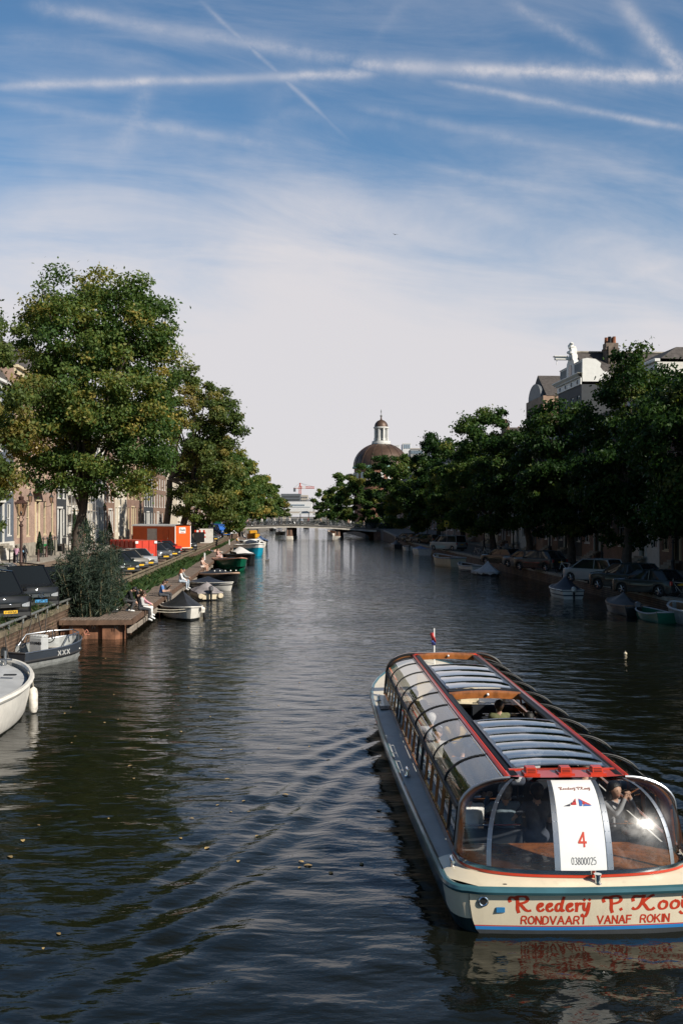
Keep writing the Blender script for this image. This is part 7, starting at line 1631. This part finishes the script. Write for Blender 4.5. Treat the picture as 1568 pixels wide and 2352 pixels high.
# grass strip between jetty and quay
rg = np.random.RandomState(8); n = 15000; v = 6 + (150 * rg.rand(n) ** 1.35); wv = np.clip(2.9 - v * .004, 1.2, 3) - 1.6
s = -1.6 - wv * rg.rand(n); hg = rg.uniform(.25, .85, n) * np.where(v > 62, .5, 1); X = J0_.x + s * JC - v * JS; Yv = J0_.y + s * JS + v * JC
an = rg.rand(n) * 6.28; w_ = rg.uniform(.015, .03, n) * (1 + v / 50); le = rg.normal(size=(n, 2)) * .16
V = np.stack([np.stack([X - np.cos(an) * w_, Yv - np.sin(an) * w_, np.full(n, .45)], 1), np.stack([X + np.cos(an) * w_, Yv + np.sin(an) * w_, np.full(n, .45)], 1), np.stack([X + le[:, 0] + np.cos(an) * w_ * .5, Yv + le[:, 1] + np.sin(an) * w_ * .5, .45 + hg * .8], 1), np.stack([X + le[:, 0] * 2.2, Yv + le[:, 1] * 2.2, .45 + hg], 1)], 1).reshape(-1, 3)
gm = leaf_mat('reed_grass', (.022, .05, .016), (.04, .075, .022), (.14, .14, .05), .25)
o = npmesh('grass', V, np.arange(n * 4).reshape(n, 4), gm, None, False); a = o.data.attributes.new('tone', 'FLOAT', 'POINT'); a.data.foreach_set('value', np.repeat(np.clip(rg.beta(2, 4, n), 0, 1), 4).astype(np.float32)); tag(o, kind='stuff')
b = MB(); b.loft([[J(-1.58, v_, .46), J(-2.3, v_, .5), J(-3.1 + v_ * .004, v_, .5)] for v_ in np.linspace(6.5, 165, 40)]); tag(b.build('planted_ground', mat('grass_soil', (.03, .038, .018), .95, var=.4, vs=2)), kind='structure')
# willow bush growing through the near end of the jetty
def shrub(label, base, h, rad, n, size, m, name='willow_bush', stems=14, seed=1, aspect=.16, top=1.0, spread=.9):
    rng = np.random.RandomState(seed); r = thing(name, label, 'shrub' if h < 5 else 'tree', base)
    P = []; b = MB(); tips = []
    for k in range(stems):
        a = rng.uniform(0, 6.28); q = rad * math.sqrt(rng.rand()); p0 = np.array([math.cos(a) * q * .8, math.sin(a) * q * .8, 0]); hh = h * rng.uniform(.5, top) * (1 - .25 * q / rad); p1 = p0 + np.array([math.cos(a) * rad * .35 * rng.rand() + rng.normal() * .15, math.sin(a) * rad * .3 * rng.rand(), hh])
        mid = p0 * .5 + p1 * .5 + np.array([rng.normal() * .1, rng.normal() * .1, 0]); b.tube([p0 - (0, 0, .1), mid, p1], [.03, .02, .006], 5); tips.append((p0, mid, p1))
    b.build('stems', mat('willow_stems', (.16, .13, .07), .8), r)
    tt = rng.rand(n); kk = rng.randint(0, stems, n); A = np.array([t_[0] for t_ in tips])[kk]; M_ = np.array([t_[1] for t_ in tips])[kk]; B_ = np.array([t_[2] for t_ in tips])[kk]; tt = (.12 + .88 * tt ** .8)[:, None]
    C = A * (1 - tt) ** 2 + M_ * 2 * tt * (1 - tt) + B_ * tt ** 2; off = rng.normal(size=(n, 3)) * spread * .42 * (1.15 - .75 * tt) * np.array([1, 1, .6])
    V, Q = leaves(C + off, rng.normal(size=(n, 3)), size, rng, aspect)
    o = npmesh('foliage', V, Q, m, r, False); a = o.data.attributes.new('tone', 'FLOAT', 'POINT'); a.data.foreach_set('value', np.repeat(np.clip(rng.beta(1.5, 3.5, n), 0, 1), 4).astype(np.float32)); return r
wl = leaf_mat('willow_leaves', (.022, .040, .030), (.055, .080, .055), (.20, .21, .13), .3)
shrub('large grey green willow bush growing through the near end of the jetty', J(-2.25, 3.2, .45), 4.2, 1.35, 7000, .34, wl, stems=30, seed=4, top=1.0, spread=1.0, aspect=.13)
shrub('sparse tall willow stems rising behind the large willow bush', J(-2.7, 7.5, .45), 5.4, 1.3, 3000, .32, wl, stems=16, seed=9, spread=.9)
for k, (x_, y_, lab) in enumerate(((-12.2, 41.6, 'weed tuft with seed heads beside the pipe rail'), (-12.4, 43.0, 'small grass tuft at the quay corner beside the pipe rail'), (-11.95, 36.9, 'weed tuft under the rail near the left van'))):
    shrub(lab, (x_, y_, ZL), .55, .35, 220, .2, gm, 'weed_tuft', 7, 30 + k, .12)
# people on the jetty
FX = -R(90) + JA
def sitj(label, v, s=-.12, rz=0, **k): return person(label, J(s, v, ZJ), FX + rz, 'sit', group='people sitting on the jetty', h=.02, **k)
fl_ = ((-.10, .38, -.40), (.12, .42, -.36))
person('person in black leather jacket crouching behind the group at the near jetty end', J(-.75, 3.6, ZJ), FX, (0, 0, .52), lean=.55, feet=((-.12, .05, .09, .1, 1, .4), (.14, .28, .09, .1, 1, .4)), top=(.012, .012, .014), legs=(.06, .06, .065), hair='black', head=(.5, 0), hands=((-.1, .42, .2), (.1, .42, .2)), h=.02)
sitj('person with phone, grey jeans and white trainers at the near jetty end', 4.1, feet=fl_, top=(.45, .44, .43), legs=(.045, .047, .052), hair='brown', head=(.45, .2), lean=.15, hands=((-.05, .3, .2), (.05, .3, .2)))
sitj('woman in pink cardigan and white trousers seated on the jetty', 4.85, feet=((-.08, .40, -.34), (.10, .46, -.36)), top=(.62, .30, .34), legs=(.72, .71, .69), hair='brown', style='long', head=(.3, .1), hands=((-.1, .36, .16), (.12, .42, .14)))
sitj('dark haired woman in black top shading her eyes on the jetty', 5.9, s=-.35, feet=((-.08, .52, -.30), (.10, .55, -.30)), top=(.012, .012, .013), legs=(.05, .05, .055), hair='black', style='long', sleeves='none', head=(.1, -.5), lean=-.25, hands=((-.30, -.25, .02), (.10, .22, .66)))
sitj('man in blue tee shirt with cropped hair seated on the jetty', 12.6, feet=fl_, top=(.10, .22, .50), legs=(.06, .065, .075), hair='brown', sleeves='short', head=(.35, 0), lean=.2, hands=((-.08, .32, .30), (.08, .32, .26)))
sitj('man in dark cap and jacket beside the man in blue', 13.9, feet=fl_, top=(.03, .032, .034), legs=(.045, .045, .05), hair='black', style='short', skin=SKIN2, head=(.4, 0), lean=.15, hands=((-.06, .30, .40), (.06, .3, .2)))
sitj('woman with long ginger hair, white jacket and pale jeans on the jetty', 24.2, feet=fl_, top=(.72, .71, .69), legs=(.42, .48, .55), hair='red', style='long', lean=.1, shoes=(.7, .68, .66))
sitj('bearded man in grey hoodie and jeans beside the ginger haired woman', 25.6, feet=fl_, top=(.24, .25, .255), legs=(.30, .37, .45), hair='black', head=(.15, .3), lean=.1, hands=((-.05, .4, .2), (.1, .42, .22)))
sitj('person in cream sleeveless dress with bare legs in the first sunbathing pair', 43.5, feet=fl_, top=(.68, .58, .52), legs=(.65, .56, .5), bare=True, hair='brown', style='pony', sleeves='none', lean=.05)
sitj('person in pale pink top with bare legs in the first sunbathing pair', 45.2, feet=fl_, top=(.62, .45, .40), legs=(.6, .5, .45), bare=True, hair='brown', style='long', sleeves='none')
sitj('person in salmon dress in the second pair farther along the jetty', 66, feet=fl_, top=(.52, .31, .26), legs=(.55, .34, .30), hair='dark', style='bun', lean=.1)
sitj('companion in rose blouse in the second pair farther along the jetty', 67.8, feet=fl_, top=(.48, .30, .27), legs=(.62, .52, .52), hair='brown', style='long')
person('person lying back with knees raised on the jetty', J(-1.25, 80, ZJ + .0), FX + .2, (0, 0, .12), lean=-1.35, feet=((-.08, .62, .10, 0, .5, 1), (.12, .85, .08, 0, .5, 1)), top=(.10, .10, .11), legs=(.5, .32, .24), bare=True, hair='dark', hands=((-.2, .1, .1), (.2, .1, .1)), h=.025)
for v_, c_, lab in ((124, (.55, .30, .05), 'person in orange shirt in the far group on the jetty'), (127, (.6, .58, .55), 'person in white top in the far group on the jetty'), (130, (.3, .28, .27), 'person in grey top in the far group on the jetty'), (158, (.70, .68, .66), 'person in white shirt sitting alone close to the bridge')):
    person(lab, J(-.3, v_, ZJ), FX, 'sit', group='people sitting on the jetty', top=c_, hair='dark', h=.04, detail=False)
bp = thing('backpack', 'black backpack standing on the jetty boards beside the man in dark jacket', 'backpack', J(-.25, 15.0, ZJ), FX)
b = MB(); b.box((0, 0, .24), (.32, .2, .46), bev=.08); b.build('bag', m_tarpb, bp); b = MB(); b.box((0, .12, .17), (.24, .08, .22), bev=.03); b.build('pocket', m_tarpb, bp); b = MB(); b.ring((0, -.02, .48), .07, .012, 'y', 10, 5, 0, math.pi); b.build('handle', m_tarpb, bp)
hg_ = thing('shoulder_bag', 'pair of small black bags lying at the near jetty corner', 'bag', J(-1.15, 3.0, ZJ), .3)
b = MB(); b.box((0, 0, .07), (.3, .16, .13), bev=.04); b.build('bag', m_tarpb, hg_); b = MB(); b.box((.1, -.02, .15), (.1, .06, .04), bev=.01); b.build('tag', m_white, hg_)
for k, (v_, hh) in enumerate(((58.5, .68), (111, .75))):
    r = thing('marker_post', ('short white post on the jetty by the first sunbathing pair', 'short white post on the jetty near the turquoise cruiser')[k], 'post', J(-.9, v_, ZJ)); b = MB(); b.box((0, 0, hh / 2), (.14, .14, hh), bev=.02); b.build('shaft', m_white, r); b = MB(); b.box((0, 0, hh + .015), (.17, .17, .05), bev=.02); b.build('cap', m_white, r)
# ================================================================== street furniture
m_lampi = mat('lamp_iron', (.075, .038, .03), .5, .2, var=.2); m_lampd = mat('lamp_iron_dark', (.018, .02, .02), .5); g_lamp = glass('lantern_glass', (.80, .74, .66), .7)
def crown_lamp(label, loc, h=4.0, mi=None, group='crown lanterns'):
    mi = mi or m_lampd; r = thing('street_lamp', label, 'street lamp', loc, .2, group)
    b = MB(); b.lathe([(.20, 0), (.20, .5), (.14, .6), (.13, 1.1), (.16, 1.15), (.09, 1.25), (.075, h * .6), (.07, h - .3), (.12, h - .26), (.12, h - .2), (.06, h - .15), (.05, h)], n=12); b.build('post', mi, r)
    b = MB()
    for k in range(4): a = math.pi / 4 + k * math.pi / 2; b.tube([(.04 * math.cos(a), .04 * math.sin(a), h - .1), (.17 * math.cos(a), .17 * math.sin(a), h + .08), (.1 * math.cos(a), .1 * math.sin(a), h + .2), (.17 * math.cos(a), .17 * math.sin(a), h + .3)], .016, 5)
    b.build('bracket', mi, r)
    z0_, z1_ = h + .30, h + .95; lo, hi = .20, .40
    c4 = [(-1, -1), (1, -1), (1, 1), (-1, 1)]
    b = MB()
    for sx, sy in c4: b.tube([(sx * lo * .72, sy * lo * .72, z0_), (sx * hi * .72, sy * hi * .72, z1_)], .018, 5)
    for (a, c_), (d_, e) in zip(c4, c4[1:] + c4[:1]):
        b.tube([(a * lo * .72, c_ * lo * .72, z0_), (d_ * lo * .72, e * lo * .72, z0_)], .018, 5); b.tube([(a * hi * .74, c_ * hi * .74, z1_), (d_ * hi * .74, e * hi * .74, z1_)], .028, 5)
        for q in range(5): k = (q + .5) / 5; x_, y_ = a + (d_ - a) * k, c_ + (e - c_) * k; b.tube([(x_ * hi * .74, y_ * hi * .74, z1_), (x_ * hi * .80, y_ * hi * .80, z1_ + (.10 if q in (0, 4) else .06))], [.03, .008], 5)
    fr = b.build('lantern_frame', mi, r)
    for (a, c_), (d_, e) in zip(c4, c4[1:] + c4[:1]):
        b = MB(); b.add([(a * lo * .7, c_ * lo * .7, z0_), (d_ * lo * .7, e * lo * .7, z0_), (d_ * hi * .7, e * hi * .7, z1_), (a * hi * .7, c_ * hi * .7, z1_)], [(0, 1, 2, 3)]); b.build('pane', g_lamp, fr)
    b = MB(); b.loft([[(a * s_, c_ * s_, z_) for a, c_ in c4] for s_, z_ in ((.29, z1_ + .02), (.17, z1_ + .17), (.12, z1_ + .19))], close=True, cap1=True); b.build('roof', mi, r)
    b = MB(); b.lathe([(.09, z1_ + .19), (.13, z1_ + .25), (.15, z1_ + .33), (.11, z1_ + .37), (.04, z1_ + .38), (.03, z1_ + .44), (.045, z1_ + .47), (.01, z1_ + .54)], n=10); b.build('crown', mi, r)
    b = MB(); b.lathe([(.03, z0_), (.05, z0_ + .1), (.07, z0_ + .16), (.03, z0_ + .24)], n=8); b.build('burner', m_steel, r)
    return r
l0 = crown_lamp('rust brown crown topped lantern above the black vans on the left bank', (PX(45, 56) + .1, 56, ZL), 3.75, m_lampi)
l1 = crown_lamp('crown lantern farthest right in front of the shaded houses', (PX(1544, 76), 76, ZR), 2.75)
for px, Yv_, lab in ((1381, 92, 'crown lantern left of the big trunk behind the silver people carrier'), (1261, 107, 'crown lantern near the grey saloon on the right bank'), (1178, 120, 'crown lantern above the pale tented boat cover'), (1111, 133, 'crown lantern above the large cream sloop'), (1058, 146, 'crown lantern above the pale pickup van'), (1016, 158, 'crown lantern beside the yellow warning sign'), (981, 172, 'crown lantern nearest the bridge on the right bank')):
    dup(l1, (PX(px, Yv_), Yv_, ZR), .2, lab)
# wall lanterns on the salmon house
def wall_lamp(label, v_, z_):
    p_ = onfacade(v_, z_); r = thing('wall_lantern', label, 'wall lantern', p_, ANG, 'wall lanterns')
    b = MB(); b.box((.04, 0, -.3), (.08, .16, .7), bev=.03); b.tube([(.05, 0, -.45), (.35, 0, -.5), (.75, 0, -.35), (.75, 0, -.15)], .03, 6); b.build('bracket', m_lampd, r)
    b = MB()
    for a, c_ in ((-1, -1), (1, -1), (1, 1), (-1, 1)): b.tube([(.75 + a * .1, c_ * .1, -.12), (.75 + a * .17, c_ * .17, .45)], .018, 4)
    b.lathe([(.26, .45), (.1, .72), (.05, .76), (.04, .95)], (.75, 0, 0), 8); fr = b.build('lantern', m_lampd, r)
    b = MB(); b.loft([[(.75 + a * .095, c_ * .095, -.12) for a, c_ in ((-1, -1), (1, -1), (1, 1), (-1, 1))], [(.75 + a * .165, c_ * .165, .45) for a, c_ in ((-1, -1), (1, -1), (1, 1), (-1, 1))]], close=True); b.build('pane', g_lamp, fr)
wall_lamp('left wall lantern beside the hooded white door', 99.6, 6.7); wall_lamp('right wall lantern beside the hooded white door', 108.6, 6.7); wall_lamp('wall lantern on the pale stucco house behind the willow bush', 141, 6.0)
# iron railings at the stoops
def stoop_rail(label, v0, v1, s_=SFL + 2.2, h_=1.0, z_=ZL + .12):
    p_ = S(s_, v0, z_); r = thing('stoop_railing', label, 'railing', p_, ANG, 'iron stoop railings'); L_ = v1 - v0
    b = MB(); b.tube([(0, 0, h_), (0, L_, h_)], .035, 6); b.tube([(0, 0, h_ * .5), (0, L_, h_ * .5)], .022, 6); b.build('rail', m_lampd, r)
    n_ = max(2, int(L_ / 1.6) + 1)
    for k in range(n_): b = MB(); b.lathe([(.06, 0), (.05, h_ - .05), (.09, h_ + .02), (.09, h_ + .1), (.02, h_ + .2)], (0, L_ * k / (n_ - 1), 0), 8); b.build('post', m_lampd, r)
for k, (a, e, lab) in enumerate(((86.5, 91.5, 'low black railing with ball topped posts at the left picture edge'), (98.5, 103.5, 'black stoop railing left of the hooded white door steps'), (107.8, 112.5, 'black stoop railing right of the hooded white door steps'), (131, 135, 'black railing in front of the cream stucco house'), (150, 153, 'black railing by the brown brick house door'))): stoop_rail(lab, a, e, h_=1.0 if k == 0 else 1.7)
def conifer(label, loc, h_, r_, seed=0):
    rng = np.random.RandomState(seed); r = thing('conifer', label, 'conifer', loc, 0, 'slim conifers in pots')
    n = 1500; t_ = rng.rand(n) ** .8; a = rng.rand(n) * 6.28; q = r_ * (1 - t_) ** .7 * (.75 + .3 * rng.rand(n)) * np.minimum(1, .4 + t_ * 6)
    P = np.stack([np.cos(a) * q, np.sin(a) * q, .35 + t_ * h_], 1); N = np.stack([np.cos(a), np.sin(a), rng.rand(n) * .6], 1) + rng.normal(size=(n, 3)) * .4
    V, Q = leaves(P, N, .16, rng, .5); o = npmesh('foliage', V, Q, leaf_mat('conifer_needles', (.008, .022, .010), (.016, .04, .016), (.05, .08, .03), .1), r, False); at_ = o.data.attributes.new('tone', 'FLOAT', 'POINT'); at_.data.foreach_set('value', np.repeat(rng.rand(n) * .8, 4).astype(np.float32))
    b = MB(); b.lathe([(.2, 0), (.28, .4), (.24, .41)], n=10); b.build('pot', m_lampd, r); b = MB(); b.tube([(0, 0, .3), (0, 0, h_ * .8)], [.05, .02], 5); b.build('stem', m_bark, r)
for k, (v_, s_, h_, r_, lab) in enumerate(((113.6, -22.2, 4.2, .42, 'tallest slim conifer beside the narrow charcoal house'), (117.4, -21.6, 3.2, .62, 'broad dark conifer next to the green crate bicycle'), (99.2, -22.6, 2.0, .4, 'small conifer left of the brown lantern post'), (103.8, -22.6, 1.9, .4, 'small conifer on the stoop left of the white door'), (138, -22.4, 2.8, .6, 'clipped dark conifer in front of the pale stucco house'))):
    conifer(lab, S(s_, v_, ZL + .12), h_, r_, k)
def bollard(label, loc):
    r = thing('bollard', label, 'bollard', loc, 0, 'brown street bollards'); b = MB(); b.lathe([(.14, 0), (.14, .12), (.11, .16), (.085, .9), (.1, .94), (.1, 1.0), (.02, 1.08)], n=12); b.build('shaft', m_lampi, r)
    b = MB(); b.ring((0, 0, .62), .102, .012, 'z', 12, 5); b.build('band', m_lampi, r); return r
b0 = bollard('brown bollard in front of the green crate bicycle', (PX(107, 98), 98, ZL + .1))
for k, (s_, v_, lab) in enumerate(((-22.2, 108, 'brown bollard right of the green crate bicycle'), (-20.9, 118, 'brown bollard near the broad dark conifer'), (-20.6, 90, 'brown bollard beside the low black railing'), (-20.6, 82, 'brown bollard nearest the left picture edge'), (-20.6, 128, 'brown bollard in front of the scaffolding'), (-20.6, 138, 'brown bollard by the clipped conifer'))): dup(b0, S(s_, v_, ZL + .1), 0, lab)
bkg = thing('bicycle', 'bicycle with bright green crate and white wheel before the stoop', 'bicycle', (PX(113, 103), 103, ZL + .12), R(165)); bicycle_parts(bkg, m_bike, crate=mat('green_crate', (.03, .32, .10), .5))
person('person in pink top with backpack sitting beside the brown lantern post', (PX(38, 84), 84, ZL), R(10), 'stand', top=(.5, .28, .38), legs=(.06, .06, .08), hair='brown', h=.03, sc=.95)
person('person in black with blue backpack beside the brown lantern post', (PX(57, 84), 84, ZL), R(-10), 'stand', top=(.02, .02, .025), legs=(.05, .05, .06), hair='black', h=.03, sc=.95)
bp = thing('backpack', 'dark backpack with pale blue patch worn near the brown lantern post', 'backpack', (PX(58, 84) + .02, 83.75, ZL + 1.0), 0)
b = MB(); b.box((0, 0, .22), (.36, .2, .5), bev=.08); b.build('bag', m_tarpb, bp); b = MB(); b.box((-.06, -.11, .16), (.12, .04, .16), bev=.02); b.build('patch', mat('pale_blue_patch', (.25, .45, .65), .6), bp)
person('person in rose shirt walking behind the big tree trunk on the pavement', (PX(193, 121), 121, ZL + .45), R(200), 'stand', top=(.42, .17, .16), legs=(.2, .18, .16), hair='dark', h=.03)
# scaffolding
sf = thing('scaffolding', 'tube scaffolding with planks and white netting on the white stucco house', 'scaffolding', S(SFL + .3, 120, ZL + .1), ANG); m_sc = mat('scaffold_tube', (.5, .5, .49), .4, .6); m_sp = mat('scaffold_plank', (.42, .30, .18), .8)
b = MB()
for y in np.linspace(0, 8.8, 6):
    for x in (.25, 1.35): b.tube([(x, y, 0), (x, y, 15)], .05, 5)
b.build('standards', m_sc, sf)
b = MB()
for z in (2.2, 4.4, 6.6, 8.8, 11, 13.2):
    for x in (.25, 1.35):
        for dz in (0, 1.0): b.tube([(x, -.3, z + dz), (x, 9.1, z + dz)], .045, 5)
    for y in np.linspace(0, 8.8, 6): b.tube([(.1, y, z), (1.6, y, z)], .04, 5)
for y in (0, 3.5): b.tube([(1.4, y, 0), (1.4, y + 3.5, 4.4)], .04, 5)
b.build('ledgers', m_sc, sf)
b = MB()
for z in (2.25, 4.45, 6.65, 8.85, 11.05): b.box((.8, 4.4, z + .03), (1.0, 9.0, .05))
b.build('planks', m_sp, sf)
# white hoarding with striped barrier, kiosk
hd = thing('hoarding', 'pale hoarding panel on the quay left of the dark parked cars', 'hoarding', (PX(474, 150), 150, ZL), .25)
b = MB(); b.box((0, 0, 1.05), (1.95, .08, 2.05)); b.build('panel', mat('hoarding_panel', (.55, .53, .49), .8, var=.1), hd)
b = MB()
for x in (-.95, 0, .95): b.box((x, .08, 1.0), (.08, .08, 2.1))
b.build('struts', m_sc, hd)
br_ = thing('barrier_board', 'red and white striped barrier beside the pale hoarding panel', 'barrier', (PX(459, 149), 149, ZL), .1)
for k in range(5): b = MB(); b.box((-.6 + k * .3, 0, 1.75), (.28, .06, .3)); b.build('stripe', (m_red, m_white)[k % 2], br_)
for k in range(5): b = MB(); b.box((.75, 0, 1.75 - .28 * k), (.16, .05, .26)); b.build('stripe', (m_white, m_red)[k % 2], br_)
b = MB(); b.box((-.1, .1, .9), (1.5, .06, 1.5)); b.build('board', m_black, br_)
kz = zl_at(192); ks = thing('kiosk', 'green and white kiosk with poster beside the bridge', 'kiosk', (PX(510, 192), 192, kz), -.35)
b = MB(); b.box((0, 1.5, 1.6), (3.6, 3.0, 3.2), bev=.03); b.build('wall', m_fw, ks); b = MB(); b.box((-1.0, -.03, 2.2), (1.7, .06, 1.9)); b.build('green_panel', mat('kiosk_green', (.01, .17, .07), .5), ks)
b = MB(); b.box((0, 1.4, 3.3), (4.1, 3.6, .2), bev=.03); b.build('roof', m_lead, ks); b = MB(); b.box((.95, -.04, 1.9), (1.15, .06, 1.7)); po = b.build('poster', mat('poster_brown', (.13, .09, .085), .5), ks)
b = MB(); b.box((.95, -.08, 1.65), (1.0, .03, 1.1)); b.ball((1.05, -.09, 1.6), .3, 10, (1.2, .1, .7)); b.build('poster_picture', mat('poster_slate', (.12, .13, .2), .5, var=.6, vs=3), po)
sg_ = thing('warning_sign', 'small yellow warning sign on a pole on the shaded right bank', 'sign', (PX(1025, 142), 142, ZR))
b = MB(); b.tube([(0, 0, 0), (0, 0, 3.6)], .04, 6); b.build('pole', m_sc, sg_); b = MB(); b.box((0, -.05, 3.3), (.62, .03, .85), bev=.01); pl_ = b.build('plate', mat('sign_yellow', (.6, .48, .05), .5), sg_)
b = MB(); b.add([(-.22, -.072, 3.25), (.22, -.072, 3.25), (0, -.072, 3.62)], [(0, 1, 2)]); b.box((0, -.068, 3.02), (.4, .01, .1)); b.build('triangle', m_ptxt, pl_)
# bicycles on the right bank
bk1 = thing('bicycle', 'lone bicycle standing on the right quay behind the dark covered boat', 'bicycle', (PX(1301, 80), 80, ZR), R(80), 'bicycles on the right bank'); bicycle_parts(bk1, m_bikel)
for px, Yv_, rz_, lab in ((1518, 58.5, 40, 'leftmost bicycle in the row at the right picture edge'), (1540, 57.5, 20, 'middle bicycle in the row at the right picture edge'), (1562, 57, 60, 'rightmost bicycle in the row at the right picture edge'), (1120, 112, 70, 'bicycle left of the standing man on the right quay'), (1098, 114, 50, 'bicycle above the open white dinghy'), (930, 172, 60, 'bicycle near the right bridge ramp')): dup(bk1, (PX(px, Yv_), Yv_, ZR), R(rz_), lab)
person('man standing on the right quay looking at the canal', (PX(1149, 101), 101, ZR), R(60), 'stand', top=(.05, .045, .045), legs=(.03, .03, .035), hair='brown', h=.03)
person('person in dark coat on the pavement behind the man on the right quay', (PX(1163, 112), 112, ZR), R(20), 'stand', top=(.2, .2, .21), legs=(.05, .05, .06), hair='dark', h=.04, detail=False)
# ================================================================== floating things and birds
lf = MB(); lf.grid(lambda u, v: ((u - .5) * .13, (v - .5) * .075 * math.sin(math.pi * (.12 + .76 * u)), .012 * math.sin(u * 3) + .006 * abs(v - .5)), 6, 3)
m_fleaf = mat('fallen_leaf', (.36, .25, .10), .7, rnd=.35, var=.3, vs=20); f0 = lf.build('floating_leaf', m_fleaf); tag(f0, 'small yellow fallen leaf floating on the dark water', 'leaf', 'fallen leaves on the water')
rr = random.Random(3); spots = [(150, 1640), (240, 1660), (385, 1690), (460, 1600), (590, 1590), (640, 1720), (415, 1925), (590, 1918), (300, 1760), (170, 1545), (185, 1550), (120, 1480), (100, 2180), (135, 2145), (830, 1985), (760, 2005), (870, 1860), (655, 1830), (530, 1865), (500, 1850), (440, 1880), (560, 1840)]
for i in range(58):
    px, py = spots[i] if i < len(spots) else (rr.uniform(20, 800), rr.uniform(1480, 2000))
    g = G(px, py, 0); o = f0 if i == 0 else f0.copy()
    if i: COL.objects.link(o)
    zw = float(water_height(np.array([g.x]), np.array([g.y]))[0]); o.location = (g.x, g.y, zw + .006); o.rotation_euler = (0, 0, rr.uniform(0, 6.28)); k = rr.uniform(.45, .95); o.scale = (k, k, k)
def duck(label, loc, rz):
    r = thing('duck', label, 'duck', loc, rz); V, Q, tg = sdf_mesh([((0, -.16, .05), (0, .12, .06), .07, .095, 0), ((0, -.26, .10), (0, -.15, .06), .02, .06, 0), ((0, .13, .08), (0, .19, .2), .05, .042, 1), ((0, .19, .2), (0, .21, .22), .05, .048, 1), ((0, .24, .21), (0, .3, .2), .022, .015, 2)], .014, .02)
    npmesh('body', V, Q, [mat('duck_brown', (.10, .085, .07), .7), mat('duck_head', (.03, .035, .03), .5), mat('duck_bill', (.35, .2, .04), .5)], r, True, tg)
g = G(614, 1288); duck('small duck swimming beside the turquoise cruiser reflection', (g.x, g.y, -.02), -1.2)
g = G(1435, 1502); r = thing('mooring_buoy', 'small pale buoy floating in the dark water on the right', 'buoy', (g.x, g.y, 0)); b = MB(); b.lathe([(.02, -.06), (.06, -.03), (.07, .03), (.04, .06), (.02, .08), (.02, .1)], n=12); b.build('float', m_bcream, r); b = MB(); b.ring((0, 0, .11), .02, .006, 'x', 10, 5); b.build('eyelet', m_steel, r)
bd = thing('bird', 'tiny dark bird flying high in the middle of the sky', 'bird', (PX(907, 150), 150, PZ(539, 150)), .6)
V, Q, tg = sdf_mesh([((0, -.12, 0), (0, .12, .02), .03, .05, 0), ((0, .12, .02), (0, .2, .03), .04, .02, 0), ((-.02, .02, .02), (-.3, .0, .12), .03, .02, 0), ((-.3, 0, .12), (-.5, -.1, .06), .02, .01, 0), ((.02, .02, .02), (.3, .0, .12), .03, .02, 0), ((.3, 0, .12), (.5, -.1, .06), .02, .01, 0)], .02, .02); npmesh('body', V, Q, mat('bird_dark', (.04, .04, .045), .7), bd)
